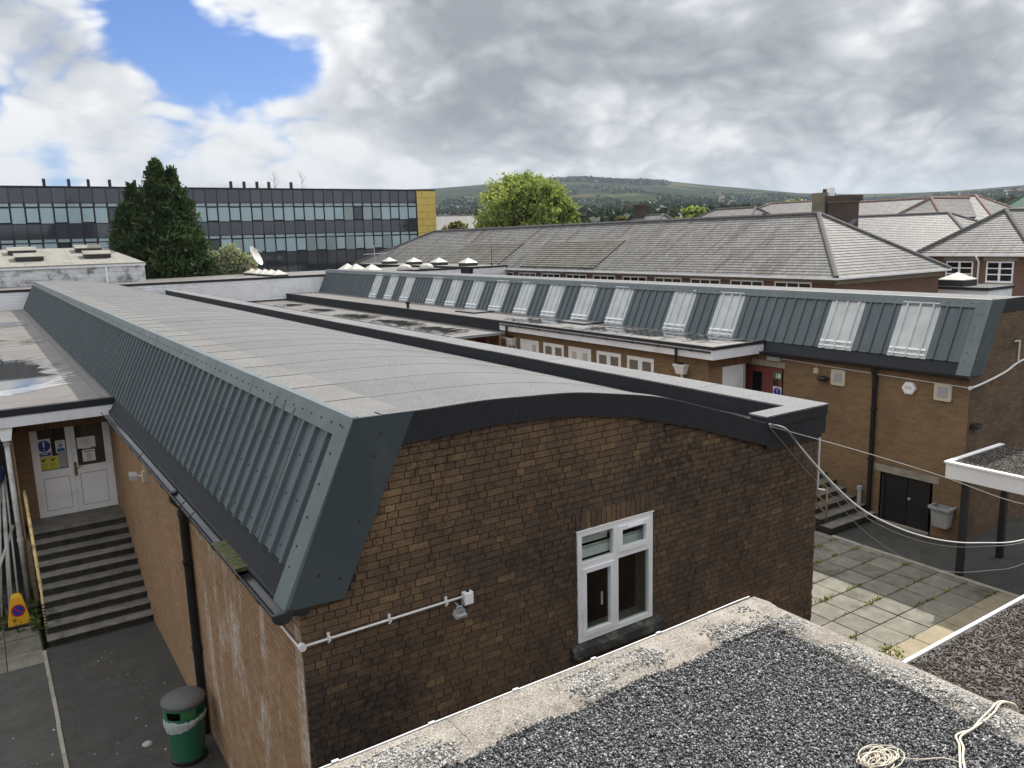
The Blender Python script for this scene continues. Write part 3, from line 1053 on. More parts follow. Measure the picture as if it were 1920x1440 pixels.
    while y < y1:
        yb = min(y + 3.0, y1)
        l = 0.003 * (k % 2)
        prof = [slope(_sl - 0.20, 0.040 + l), slope(_sl - 0.20, 0.046 + l), slope(_sl + 0.012, 0.046 + l), (2.80, 5.405 + l), (2.80, 5.398 + l), slope(_sl + 0.006, 0.040 + l)]
        MB().prism([(p[0] + dx, p[1] + dz) for p in prof], 'y', y, yb + 0.02).build('cap_flashing', 'steel_light', root)
        if y < 32:
            yy = y + 0.12
            while yy < yb:
                c = slope(_sl - 0.10, 0.047 + l, dx, dz)
                scr.disc((c[0], yy, c[1]), (NX, 0, NZ), 0.012, 6, 0.006)
                yy += 0.27
        y = yb
        k += 1
    # folded end flashing: a strip on the slope and a raking panel on the end wall
    e0, e1 = slope(-0.33, 0.045), slope(_sl + 0.012, 0.045)
    f0, f1 = slope(-0.33, 0.0), slope(_sl - 0.0, 0.0)
    mb = MB()
    mb.prism([(e0[0] + dx, e0[1] + dz), (e1[0] + dx, e1[1] + dz), (f1[0] + dx, f1[1] + dz), (f0[0] + dx, f0[1] + dz)], 'y', y0 - 0.034, y0 + 0.28)
    mb.build('edge_flashing', 'steel_light', root)
    mb = MB()
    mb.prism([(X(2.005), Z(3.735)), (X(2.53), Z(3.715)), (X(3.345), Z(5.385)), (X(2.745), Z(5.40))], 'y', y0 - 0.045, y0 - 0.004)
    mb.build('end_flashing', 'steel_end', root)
    for px, pz in ((2.90, 5.02), (2.72, 4.42), (2.50, 3.92), (2.30, 4.0), (2.99, 5.22)):
        scr.disc((X(px), y0 - 0.045, Z(pz)), (0, -1, 0), 0.013, 8, 0.006)
    for tt in (0.02, 0.22, 0.5, 0.82, 1.12, 1.4):
        c = slope(tt, 0.046, dx, dz)
        scr.disc((c[0], y0 + 0.18, c[1]), (NX, 0, NZ), 0.013, 8, 0.006)
    scr.build('screws', 'screw', scr_parent, kind='stuff')
    # black felt band over the end wall, following the curve of the roof
    mb = MB()
    px = [3.02 + (8.50 - 3.02) * k / 40 for k in range(41)]
    top = [(x, roofz(x) + 0.022 + 0.004 * math.sin(x * 5)) for x in px]
    bot = [(x, lerp(BAND, x)) for x in px]
    for k in range(40):
        (a, ta), (b, tb) = top[k], top[k + 1]
        ba, bb = bot[k][1], bot[k + 1][1]
        mb.poly([(X(a), y0 - 0.04, Z(ba)), (X(b), y0 - 0.04, Z(bb)), (X(b), y0 - 0.04, Z(tb)), (X(a), y0 - 0.04, Z(ta))])
        mb.poly([(X(a), y0 - 0.04, Z(ta)), (X(b), y0 - 0.04, Z(tb)), (X(b), y0 + 0.10, Z(tb - 0.004)), (X(a), y0 + 0.10, Z(ta - 0.004))])
        mb.poly([(X(a), y0 + 0.02, Z(ba)), (X(b), y0 + 0.02, Z(bb)), (X(b), y0 - 0.04, Z(bb)), (X(a), y0 - 0.04, Z(ba))])
    mb.build('eaves_band', 'felt_black', root, smooth=True, auto=40)
    # thin pale mineral edge on top of the band
    mb = MB()
    for k in range(40):
        (a, ta), (b, tb) = top[k], top[k + 1]
        mb.poly([(X(a), y0 - 0.042, Z(ta + 0.004)), (X(b), y0 - 0.042, Z(tb + 0.004)), (X(b), y0 + 0.16, Z(tb + 0.003)), (X(a), y0 + 0.16, Z(ta + 0.003))])
        mb.poly([(X(a), y0 - 0.042, Z(ta - 0.006)), (X(b), y0 - 0.042, Z(tb - 0.006)), (X(b), y0 - 0.042, Z(tb + 0.004)), (X(a), y0 - 0.042, Z(ta + 0.004))])
    mb.build('edge_felt', 'felt_roof', root, smooth=True, auto=40)
    # parapet on the far side with a return at the end
    pz = 4.57
    y = y0 - 0.06
    k = 0
    while y < y1:
        yb = min(y + (2.0 if detail else 6.0), y1)
        mb = MB()
        mb.cur = rng.random()
        mb.box(X(9.20), X(9.77), y, yb + 0.015, Z(pz - 0.022 + 0.003 * (k % 2)), Z(pz + 0.003 * (k % 2)))
        mb.build('parapet_felt', 'felt_pale' if detail else 'felt_pale', root)
        mb = MB()
        mb.cur = rng.random()
        mb.box(X(9.215), X(9.75), y + 0.02 + (0.001 if k % 2 else 0), yb + 0.02, Z(4.15), Z(pz - 0.024))
        mb.build('parapet_side', 'felt_black', root)
        y = yb
        k += 1
    MB().box(X(8.46), X(9.198), y0 - 0.06, y0 + 0.24, Z(pz - 0.020), Z(pz + 0.001)).build('parapet_felt', 'felt_pale', root)
    MB().box(X(8.475), X(9.765), y0 - 0.052, y0 + 0.228, Z(pz - 0.16), Z(pz - 0.0245)).build('parapet_return', 'felt_black', root)
    MB().box(X(8.505), X(9.668), y0 - 0.037, y0 + 0.20, Z(4.10), Z(pz - 0.163)).build('parapet_return', 'felt_black', root)


def rainwater(root, dx, dz, y0, y1, pipes, brackets, pipe_z0, mat='gutter_black'):
    """black felt apron below the cladding, half-round gutter, its brackets and downpipes"""
    X = lambda x: x + dx
    Z = lambda z: z + dz
    prof = [(2.19, 4.06), (2.15, 4.0), (2.02, 3.745), (1.985, 3.735), (1.985, 3.70), (2.10, 3.66), (2.19, 3.66)]
    MB().prism([(X(a), Z(b)) for a, b in prof], 'y', y0 + 0.02, y1).build('apron', 'felt_black', root)
    gc = (X(1.935), Z(3.735))
    mb = MB()
    N = 12
    for k in range(N):
        t0, t1 = math.pi + math.pi * k / N, math.pi + math.pi * (k + 1) / N
        for r, fl in ((0.090, False), (0.084, True)):
            a = (gc[0] + r * math.cos(t0), gc[1] + r * math.sin(t0))
            b = (gc[0] + r * math.cos(t1), gc[1] + r * math.sin(t1))
            mb.poly([(a[0], y0, a[1]), (b[0], y0, b[1]), (b[0], y1, b[1]), (a[0], y1, a[1])], fl)
    for s in (-1, 1):
        mb.prism([(gc[0] + s * 0.092, gc[1] - 0.004), (gc[0] + s * 0.092, gc[1] + 0.010), (gc[0] + s * 0.078, gc[1] + 0.010), (gc[0] + s * 0.078, gc[1] - 0.004)], 'y', y0, y1)
    mb.build('gutter', mat, root, smooth=True, auto=35)
    arc = [(gc[0] + 0.097 * math.cos(math.pi + math.pi * k / 10), gc[1] + 0.097 * math.sin(math.pi + math.pi * k / 10)) for k in range(11)]
    MB().prism(arc + [(gc[0] + 0.097, gc[1] + 0.012), (gc[0] - 0.097, gc[1] + 0.012)], 'y', y0 - 0.02, y0 + 0.03).build('gutter_end', 'black_plastic', root)
    inn = [(gc[0] + 0.091 * math.cos(math.pi + math.pi * k / 10), gc[1] + 0.091 * math.sin(math.pi + math.pi * k / 10)) for k in range(11)]
    for yb in brackets:
        mb = MB()
        mb.prism(arc + inn[::-1], 'y', yb - 0.02, yb + 0.02)
        mb.prism([(gc[0] + 0.05, gc[1] - 0.10), (gc[0] + 0.155, gc[1] - 0.10), (gc[0] + 0.155, gc[1] - 0.05), (gc[0] + 0.06, gc[1] - 0.06)], 'y', yb - 0.018, yb + 0.018)
        if round(yb, 2) in (9.98, 10.5, 13.49):
            mb.tube([(gc[0] - 0.088, yb, gc[1] - 0.02), (gc[0] - 0.09, yb, gc[1] + 0.015), (gc[0] - 0.02, yb + 0.01, gc[1] + 0.06)], 0.008, 6)
        mb.build('gutter_bracket', 'black_plastic', root)
    for yp in pipes:
        mb = MB()
        xw = X(2.035)
        mb.tube([(gc[0], yp, gc[1] - 0.05), (gc[0], yp, gc[1] - 0.16), (xw, yp, gc[1] - 0.30), (xw, yp, pipe_z0)], 0.058, 12)
        mb.tube([(xw, yp, gc[1] - 0.34), (xw, yp, gc[1] - 0.44)], 0.068, 12)
        mb.build('downpipe', 'black_plastic', root, smooth=True, auto=40)
        z = gc[1] - 1.1
        while z > pipe_z0 + 0.3:
            MB().box(xw - 0.066, xw + 0.064, yp - 0.066, yp + 0.066, z - 0.02, z + 0.02).build('pipe_clip', 'black_plastic', root)
            z -= 1.3


def build_main_hall():
    H = thing('school_hall', 'brick school hall with curved grey felt roof and corrugated slate-grey side, nearest the camera', 'building', (5.9, 28, 0))
    rng = random.Random(3)
    y0, y1 = 6.80, 49.8
    WX0, WX1, WZ0, WZ1 = 5.315, 6.470, 2.345, 3.690

    def top(u):
        return lerp(BAND, u) + 0.02 if u < 8.48 else 4.12

    def left_top(u):
        if u < 2.53:
            return 3.75
        if u < 3.2:
            return min(3.75 + (u - 2.53) * 2.05, 5.08)
        return top(u)
    # mortar backing in strips so that the window stays open
    polys = []
    ps = [2.105, 2.53, 2.9, 3.2] + [3.6 + 0.4 * k for k in range(15)] + [WX0, WX1, 9.665]
    ps = sorted(set(p for p in ps if p <= 9.665))
    yb = y0 + 0.013
    for a, b in zip(ps, ps[1:]):
        ta, tb = left_top(a + 1e-4) + 0.05, left_top(b - 1e-4) + 0.05
        if a >= WX0 - 1e-6 and b <= WX1 + 1e-6:
            polys.append([(a, yb, -0.4), (b, yb, -0.4), (b, yb, WZ0), (a, yb, WZ0)])
            polys.append([(a, yb, WZ1), (b, yb, WZ1), (b, yb, tb), (a, yb, ta)])
        else:
            polys.append([(a, yb, -0.4), (b, yb, -0.4), (b, yb, tb), (a, yb, ta)])

    def tint(u, z, r):
        # weathering runs in broad patches; only a few bricks stand out
        p = 0.5 * math.sin(u * 1.3 + z * 0.9 + 0.6) + 0.35 * math.sin(u * 2.9 - z * 2.1 + 2.0) + 0.25 * math.sin(u * 5.3 + z * 4.4)
        t = 0.36 + 0.10 * p + r.gauss(0, 0.085)
        if z > 4.0:
            t += 0.22 * min(1, (z - 4.0) / 0.8)
        if u < 3.6 and z > 3.3:
            t += 0.10
        if z < 2.6 and u < 3.6:
            t -= 0.08
        if r.random() < 0.035:
            t += 0.3
        return max(0.0, min(1.0, t))
    holes = [(WX0, WX1, WZ0, WZ1), (WX0 - 0.02, WX1 + 0.02, WZ1, WZ1 + 0.222)]
    w = brick_wall(H, 'end_wall', y0, 'x', [dict(u0=2.105, u1=9.665, z0=-0.375, z1=5.2, bond='flemish', holes=holes, top=left_top)],
                   'brick_end', 'mortar_end', rng, polys, 210, tint)
    # soldier course over the window
    u = WX0 - 0.015
    while u < WX1 + 0.005:
        m = MB()
        m.cur = max(0, min(1, rng.gauss(0.5, 0.16)))
        m.box(u + 0.005, u + 0.07, y0 + rng.uniform(-0.004, 0.002), y0 + 0.03, WZ1 + 0.006, WZ1 + 0.218)
        m.build('brick', 'brick_end', w)
        u += 0.0752
    # long side wall, lighter and cleaner
    xb = 2.1 + 0.013
    sp = [[(xb, 19.2, -0.1), (xb, 6.802, -0.1), (xb, 6.802, 3.72), (xb, 19.2, 3.72)]]

    def tint2(u, z, r):
        return max(0.0, min(1.0, r.gauss(0.5, 0.13)))
    brick_wall(H, 'side_wall', 2.1, 'y', [dict(u0=6.80, u1=19.15, z0=0.0, z1=3.72, bond='stretcher')],
               'brick_side', 'mortar_side', rng, sp, 75, tint2)
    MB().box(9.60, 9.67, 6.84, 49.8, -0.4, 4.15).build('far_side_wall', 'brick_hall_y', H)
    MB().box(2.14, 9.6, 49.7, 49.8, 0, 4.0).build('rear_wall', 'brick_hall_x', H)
    hall(H, 0, 0, y0, y1)
    rainwater(H, 0, 0, 6.74, 17.86, [11.42], [7.2, 7.9, 8.9, 9.98, 10.50, 11.75, 12.6, 13.49, 14.4, 15.3, 16.2, 17.1], 0.02)
    # small downpipe behind the right-hand corner
    MB().tube([(9.74, 6.86, 4.12), (9.74, 6.86, 3.30), (9.85, 6.80, 3.26)], 0.03, 8).build('downpipe', 'grey_plastic', H, smooth=True)

    # window
    W = MB()
    fw, yf, yk = 0.062, y0 - 0.012, y0 + 0.055
    W.box(WX0, WX0 + fw, yf, yk, WZ0, WZ1).box(WX1 - fw, WX1, yf, yk, WZ0, WZ1)
    W.box(WX0 + fw, WX1 - fw, yf, yk, WZ1 - fw, WZ1).box(WX0 + fw, WX1 - fw, yf, yk, WZ0, WZ0 + fw)
    mx, tz = 5.885, 3.272
    W.box(mx - 0.036, mx + 0.036, yf, yk, WZ0 + fw, WZ1 - fw)
    W.box(WX0 + fw, mx - 0.036, yf, yk, tz - 0.036, tz + 0.036).box(mx + 0.036, WX1 - fw, yf, yk, tz - 0.036, tz + 0.036)
    win = W.build('window', 'upvc', H)
    MB().box(WX0 - 0.012, WX1 + 0.012, y0 - 0.022, y0 + 0.01, WZ1 + 0.0, WZ1 + 0.012).build('head_trim', 'upvc', win)
    cells = [(WX0 + fw, mx - 0.036, tz + 0.036, WZ1 - fw, 0), (mx + 0.036, WX1 - fw, tz + 0.036, WZ1 - fw, 1),
             (WX0 + fw, mx - 0.036, WZ0 + fw, tz - 0.036, 1), (mx + 0.036, WX1 - fw, WZ0 + fw, tz - 0.036, 0)]
    for (a, b, c, d, op) in cells:
        if op:
            s = 0.055
            m = MB()
            m.box(a, a + s, yf - 0.014, yk - 0.02, c, d).box(b - s, b, yf - 0.014, yk - 0.02, c, d)
            m.box(a + s, b - s, yf - 0.014, yk - 0.02, d - s, d).box(a + s, b - s, yf - 0.014, yk - 0.02, c, c + s)
            m.build('sash', 'upvc', win)
            a, b, c, d = a + s, b - s, c + s, d - s
        MB().box(a, b, y0 + 0.018, y0 + 0.026, c, d).build('pane', 'glass_clear', win)
    MB().box(6.06, 6.30, yf - 0.030, yf - 0.014, WZ1 - 0.105, WZ1 - 0.085).build('trickle_vent', 'upvc', win)
    # the room behind the panes
    m = MB()
    a, b, c, d, e = WX0 - 0.5, WX1 + 0.7, 1.4, 4.0, y0 + 2.4
    m.poly([(a, e, c), (b, e, c), (b, e, d), (a, e, d)]).poly([(a, y0 + .06, c), (a, e, c), (a, e, d), (a, y0 + .06, d)])
    m.poly([(b, e, c), (b, y0 + .06, c), (b, y0 + .06, d), (b, e, d)]).poly([(a, y0 + .06, d), (a, e, d), (b, e, d), (b, y0 + .06, d)])
    m.poly([(a, y0 + .06, c), (b, y0 + .06, c), (b, e, c), (a, e, c)])
    m.build('room_interior', 'interior', win)
    m = MB()
    m.box(WX1 - 0.001, WX1 + 0.09, y0 + 0.057, y0 + 0.30, WZ0 - 0.1, WZ1 + 0.1)
    m.box(WX0 - 0.09, WX1 + 0.09, y0 + 0.057, y0 + 0.30, WZ0 - 0.1, WZ0 + 0.012)
    m.build('window_reveal', 'interior_pale', win)
    MB().box(WX0 + 0.06, mx - 0.04, y0 + 0.10, y0 + 0.11, WZ1 - 0.20, WZ1 - 0.06).build('reflection_patch', 'upvc', win)  # pale patch added inside for a roof edge's reflection in the pane
    MB().box(WX0 + 0.07, WX1 - 0.07, y0 + 0.09, y0 + 0.16, 3.318, 3.43).build('reflection_strip', 'upvc', win)  # added pale box standing in for the reflection low in the upper panes
    MB().box(WX0 + 0.07, WX1 - 0.07, y0 + 0.075, y0 + 0.09, 3.45, 3.462).build('reflection_line', 'upvc', win)  # thin pale bar added to the same painted reflection
    MB().box(5.70, 5.715, y0 + 0.03, y0 + 0.05, 2.70, 2.86).build('handle', 'upvc', win)
    # stone sill, worn and mossy
    m = MB()
    r2 = random.Random(5)
    N = 14
    prev = None
    for k in range(N):
        a = 5.20 + (6.60 - 5.20) * k / N
        b = 5.20 + (6.60 - 5.20) * (k + 1) / N
        o0, o1 = (r2.uniform(-.008, .008), r2.uniform(-.008, .008))
        if prev is not None:
            o0 = prev
        prev = o1
        m.hexa([(a, y0 - 0.085 + o0, 2.185), (b, y0 - 0.085 + o1, 2.185), (b, y0 + 0.01, 2.185), (a, y0 + 0.01, 2.185),
                (a, y0 - 0.075 + o0, 2.285 + o0), (b, y0 - 0.075 + o1, 2.285 + o1), (b, y0 + 0.01, 2.335), (a, y0 + 0.01, 2.335)])
    m.build('sill', 'sill_stone', win)
    return H


# ------------------------------------------------------------------ fixtures on the halls
def fixtures():
    y = 6.80
    c = thing('cable_conduit', 'straight white conduit pipe clipped along the brick end wall below the grey flashing', 'conduit', (2.1, 6.78, 3.35))
    MB().tube([(2.11, y - 0.026, 3.352), (3.80, y - 0.026, 3.362)], 0.0125, 8).build('pipe', 'cable_white', c, smooth=True)
    MB().tube([(2.075, 6.80, 3.355), (2.075, 7.35, 3.36)], 0.0125, 8).build('pipe', 'cable_white', c, smooth=True)
    MB().disc((2.10, y - 0.005, 3.352), (0, -1, 0), 0.037, 16, 0.045).build('corner_box', 'cable_white', c)
    for x in (2.36, 2.98, 3.61):
        m = MB()
        m.box(x - 0.013, x + 0.013, y - 0.043, y - 0.001, 3.335, 3.378)
        m.disc((x, y - 0.008, 3.398), (0, -1, 0), 0.016, 10, 0.01).disc((x, y - 0.008, 3.318), (0, -1, 0), 0.014, 10, 0.01)
        m.build('saddle_clip', 'cable_white', c)
    MB().tube([(2.69, y - 0.026, 3.355), (2.70, y - 0.026, 3.355)], 0.0155, 8).build('coupling', 'cable_white', c)
    m = MB()
    m.box(3.80, 3.905, y - 0.065, y - 0.001, 3.275, 3.405).box(3.808, 3.897, y - 0.072, y - 0.065, 3.283, 3.397)
    m.build('junction_box', 'upvc', c)
    MB().disc((3.857, y - 0.03, 3.405), (0, 0, 1), 0.018, 10, 0.018).build('gland', 'black_plastic', c)
    f = thing('floodlight', 'small grey floodlight with finned back under the white junction box', 'floodlight', (3.73, 6.72, 3.25))
    m = MB()
    m.hexa([(3.655, y - 0.14, 3.195), (3.785, y - 0.14, 3.195), (3.785, y - 0.05, 3.215), (3.655, y - 0.05, 3.215),
            (3.665, y - 0.15, 3.225), (3.775, y - 0.15, 3.225), (3.775, y - 0.06, 3.255), (3.665, y - 0.06, 3.255)])
    m.build('lamp_body', 'grey_metal', f)
    for k in range(5):
        MB().box(3.675 + k * 0.021, 3.680 + k * 0.021, y - 0.135, y - 0.06, 3.24, 3.275).build('fin', 'grey_metal', f)
    MB().tube([(3.69, y - 0.09, 3.25), (3.69, y - 0.09, 3.30), (3.75, y - 0.09, 3.30), (3.75, y - 0.09, 3.25)], 0.007, 6).build('bracket', 'grey_metal', f)
    MB().tube([(3.72, y - 0.085, 3.30), (3.72, y - 0.01, 3.31)], 0.008, 6).build('arm', 'grey_metal', f)
    MB().tube(spline([(3.775, y - 0.08, 3.265), (3.80, y - 0.05, 3.30), (3.795, y - 0.03, 3.335)], 5), 0.005, 6).build('lead', 'black_plastic', f)

    # floodlight under the gutter on the long wall
    f = thing('floodlight', 'grey floodlight on a cream box under the gutter of the long side wall', 'floodlight', (2.0, 14.7, 3.1))
    MB().box(2.03, 2.099, 14.62, 14.74, 3.02, 3.20).build('junction_box', 'cream_paint', f)
    MB().tube([(2.075, 14.68, 3.19), (2.075, 14.68, 3.45)], 0.012, 6).build('pipe', 'cream_paint', f)
    MB().tube([(2.05, 14.72, 3.10), (1.95, 14.85, 3.12)], 0.012, 6).build('arm', 'grey_metal', f)
    MB().hexa([(1.84, 14.80, 3.05), (1.96, 14.78, 3.03), (1.98, 14.95, 3.05), (1.86, 14.97, 3.06),
               (1.84, 14.80, 3.13), (1.96, 14.78, 3.12), (1.98, 14.95, 3.15), (1.86, 14.97, 3.16)]).build('lamp_body', 'grey_metal', f)
    # moss and leaves caught in the gutter
    m = MB()
    r = random.Random(9)
    n = 22
    for k in range(n):
        ya, yb = 8.02 + 0.9 * k / n, 8.02 + 0.9 * (k + 1) / n
        h = 0.012 * r.random()
        m.hexa([(1.87, ya, 3.70), (2.0, ya, 3.70), (2.0, yb, 3.70), (1.87, yb, 3.70),
                (1.855, ya, 3.735 + h), (2.003, ya, 3.74 + h * 0.6), (2.003, yb, 3.735 + h), (1.855, yb, 3.74 + h * 0.8)])
    tag(m.build('moss_clump', 'moss'), 'green moss and leaf litter filling the gutter near the front corner', 'moss')


def hang_cables():
    thick = [(8.50, 6.74, 4.47), (8.81, 6.71, 4.36), (9.1, 6.69, 4.07), (9.74, 6.61, 3.45), (10.31, 6.55, 2.99), (10.9, 6.47, 2.64), (11.64, 6.39, 2.3),
             (12.42, 6.29, 2.03), (13.24, 6.19, 1.84), (14.4, 6.05, 1.66), (16.2, 5.8, 1.75)]
    tag(MB().tube(spline(thick, 6), 0.0115, 6).build('overhead_cable', 'cable_white', smooth=True), 'thickest white cable sagging from the hall corner across the paved court', 'cable')
    lo = [(p[0] + 0.02, p[1] - 0.03, p[2] - 0.10 * math.sin(math.pi * k / 10)) for k, p in enumerate(thick)]
    tag(MB().tube(spline(lo, 6), 0.007, 6).build('overhead_cable', 'cable_grey', smooth=True), 'thin grey cable hanging just below the thick white one', 'cable')
    t1 = [(8.51, 6.74, 4.44), (10.14, 6.57, 3.88), (12.04, 6.34, 3.19), (14.31, 6.06, 2.31), (16.2, 5.8, 1.95)]
    tag(MB().tube(spline(t1, 8), 0.0042, 5).build('overhead_cable', 'cable_white', smooth=True), 'thin taut wire running straight from the hall corner past the black door', 'cable')
    t2 = [(8.51, 6.74, 4.43), (9.22, 6.68, 3.73), (9.75, 6.61, 3.25), (10.44, 6.53, 2.6), (11.42, 6.41, 1.95), (12.47, 6.29, 1.51), (13.44, 6.17, 1.31), (14.46, 6.05, 1.21), (16.2, 5.8, 1.5)]
    tag(MB().tube(spline(t2, 6), 0.0042, 5).build('overhead_cable', 'cable_grey', smooth=True), 'lowest thin wire drooping over the paving slabs', 'cable')
# ------------------------------------------------------------------ second hall, link block and court
def build_second_hall():
    H = thing('school_hall', 'second brick hall behind, whose grey corrugated side carries a row of translucent rooflights', 'building', (22, 29, -0.3))
    dx, dz, y0, y1 = 16.3, -0.10, 9.11, 50.0
    hall(H, dx, dz, y0, y1, rooflights=(1, 3, 7, 9, 12, 14, 16, 18, 20, 22, 24, 26, 29, 31, 33), sheets_from=9.23, detail=False)
    rainwater(H, dx, dz, 9.06, 14.80, [11.38], [9.5, 10.4, 11.2, 12.1, 13.0, 13.9], -0.28, 'black_plastic')
    # side wall with openings for the basement door and the red door
    m = MB()
    xw = 18.4
    def pan(ya, yb, za, zb):
        m.poly([(xw, yb, za), (xw, ya, za), (xw, ya, zb), (xw, yb, zb)])
    pan(9.115, 9.85, -0.6, 3.66)
    pan(9.85, 11.09, 0.95, 3.66)
    pan(11.09, 14.19, -0.6, 3.66)
    pan(14.19, 15.54, 3.2, 3.66)
    pan(14.19, 15.54, -0.6, 1.15)
    pan(15.54, 50, -0.6, 3.66)
    m.build('side_wall', 'brick_hall_y', H)
    m = MB()
    for a, b in zip(range(0, 20), range(1, 21)):
        xa, xb = 2.1 + 7.57 * a / 20, 2.1 + 7.57 * b / 20
        ta = 3.75 if xa < 2.53 else min(3.75 + (xa - 2.53) * 2.05, 5.08) if xa < 3.2 else (lerp(BAND, xa) + 0.02 if xa < 8.48 else 4.12)
        tb = 3.75 if xb < 2.53 else min(3.75 + (xb - 2.53) * 2.05, 5.08) if xb < 3.2 else (lerp(BAND, xb) + 0.02 if xb < 8.48 else 4.12)
        m.poly([(xa + dx, y0, -0.6), (xb + dx, y0, -0.6), (xb + dx, y0, tb + dz), (xa + dx, y0, ta + dz)])
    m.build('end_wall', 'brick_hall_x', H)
    MB().box(9.6 + dx, 9.67 + dx, y0 + 0.01, y1, -0.6, 4.1).build('far_side_wall', 'brick_hall_y', H)
    # basement door
    d = MB().box(xw + 0.10, xw + 0.14, 9.85, 11.09, -0.42, 0.95).build('basement_door', 'black_paint', H)
    for ya, yb in ((9.90, 10.45), (10.47, 11.04)):
        MB().box(xw + 0.075, xw + 0.10, ya, yb, -0.30, 0.90).build('leaf', 'black_paint', d)
    MB().disc((xw + 0.074, 10.40, 0.40), (-1, 0, 0), 0.035, 12, 0.02).build('lock', 'grey_metal', d)
    m = MB()
    m.box(xw, xw + 0.14, 9.80, 9.85, -0.42, 0.95).box(xw, xw + 0.14, 11.09, 11.14, -0.42, 0.95)
    m.build('door_reveal', 'brick_hall_x', H)
    MB().box(xw - 0.012, xw + 0.05, 9.66, 11.32, 0.95, 1.13).build('lintel', 'lintel', H)
    MB().box(xw - 0.05, xw + 0.05, 9.82, 11.12, -0.6, -0.30).build('threshold', 'lintel', H)
    # red double door at the head of the stairs
    d = MB().box(xw + 0.10, xw + 0.14, 14.19, 15.54, 1.15, 3.2).build('red_door', 'red_paint', H)
    for ya, yb in ((14.20, 14.66), (14.67, 15.53)):
        MB().box(xw + 0.06, xw + 0.10, ya, yb, 1.18, 3.18).build('leaf', 'red_paint', d)
    MB().box(xw + 0.052, xw + 0.06, 14.92, 15.26, 2.28, 3.0).build('glazing', 'glass_dark', d)
    m = MB()
    m.box(xw + 0.05, xw + 0.062, 14.89, 14.92, 2.25, 3.03).box(xw + 0.05, xw + 0.062, 15.26, 15.29, 2.25, 3.03)
    m.box(xw + 0.05, xw + 0.062, 14.92, 15.26, 3.0, 3.03).box(xw + 0.05, xw + 0.062, 14.92, 15.26, 2.25, 2.28)
    m.build('beading', 'red_paint', d)
    MB().box(xw - 0.008, xw + 0.05, 14.10, 15.62, 3.2, 3.36).build('lintel', 'lintel', H)
    m = MB()
    m.box(xw, xw + 0.14, 14.15, 14.19, 1.15, 3.2).box(xw, xw + 0.14, 15.54, 15.58, 1.15, 3.2)
    m.build('door_reveal', 'brick_hall_x', H)

    def vsign(name, ya, yb, za, zb, mat, label, x=xw + 0.052):
        return tag(MB().box(x - 0.006, x, ya, yb, za, zb).build(name, mat), label, 'sign')
    s = vsign('exit_sign', 14.26, 14.50, 2.87, 3.05, 'sign_green', 'green fire exit sign with running figure on the red door')
    m = MB()
    m.box(xw + 0.042, xw + 0.0455, 14.285, 14.36, 2.895, 3.025)
    m.build('doorway_symbol', 'sign_white', s)
    m = MB()
    m.disc((xw + 0.0455, 14.415, 3.005), (-1, 0, 0), 0.014, 8, 0.003)
    m.poly([(xw + 0.042, 14.43, 2.99), (xw + 0.042, 14.40, 2.99), (xw + 0.042, 14.39, 2.94), (xw + 0.042, 14.42, 2.94)])
    m.poly([(xw + 0.042, 14.42, 2.94), (xw + 0.042, 14.40, 2.94), (xw + 0.042, 14.43, 2.89), (xw + 0.042, 14.45, 2.895)])
    m.poly([(xw + 0.042, 14.41, 2.94), (xw + 0.042, 14.39, 2.94), (xw + 0.042, 14.375, 2.895), (xw + 0.042, 14.39, 2.89)])
    m.build('running_figure', 'sign_white', s)
    vsign('notice_plate', 14.36, 14.54, 2.68, 2.84, 'ink', 'small black plate between the two signs on the red door')
    s = vsign('warning_sign', 14.24, 14.52, 2.26, 2.65, 'sign_white', 'white sign with blue disc on the red door')
    MB().disc((xw + 0.046, 14.38, 2.50), (-1, 0, 0), 0.12, 20, 0.002).build('blue_disc', 'sign_blue', s)
    m = MB()
    m.poly([(xw + 0.0425, 14.395, 2.585), (xw + 0.0425, 14.365, 2.585), (xw + 0.0425, 14.372, 2.47), (xw + 0.0425, 14.388, 2.47)])
    m.disc((xw + 0.044, 14.38, 2.435), (-1, 0, 0), 0.014, 8, 0.0015)
    m.build('exclamation_mark', 'sign_white', s)

    # things on the wall
    b = thing('bulkhead_light', 'grey oblong bulkhead light above the red door', 'light', (18.3, 14.4, 3.42))
    MB().box(xw - 0.09, xw - 0.001, 14.22, 14.66, 3.39, 3.51).build('housing', 'grey_metal', b)
    MB().box(xw - 0.10, xw - 0.09, 14.25, 14.63, 3.40, 3.50).build('diffuser', 'grey_plastic', b)
    c = thing('cable_conduit', 'white cable running under the black gutter of the second hall', 'conduit', (18.38, 12, 3.3))
    MB().tube(spline([(xw - 0.02, 14.22, 3.44), (xw - 0.02, 14.1, 3.47), (xw - 0.02, 13.9, 3.46), (xw - 0.02, 11.6, 3.40), (xw - 0.02, 9.12, 3.36)], 8), 0.012, 6).build('cable', 'cable_white', c, smooth=True)
    MB().disc((xw - 0.01, 9.10, 3.36), (-1, 0, 0), 0.045, 12, 0.04).build('corner_box', 'cable_white', c)
    MB().tube(spline([(18.4, 9.08, 3.36), (19.0, 9.08, 3.42), (19.9, 9.08, 3.56), (20.6, 9.08, 3.74), (22, 9.08, 3.86)], 6), 0.025, 6).build('cable', 'cable_white', c, smooth=True)
    MB().tube([(20.45, 9.07, 3.70), (20.45, 9.07, 4.25), (20.2, 9.06, 4.25)], 0.02, 6).build('cable', 'cable_white', c)
    l = thing('wall_lamp', 'dark oval wall lamp below a cream switch box on the second hall', 'lamp', (18.3, 12.9, 3.1))
    MB().box(xw - 0.05, xw - 0.001, 13.02, 13.16, 3.20, 3.34).build('switch_box', 'cream_paint', l)
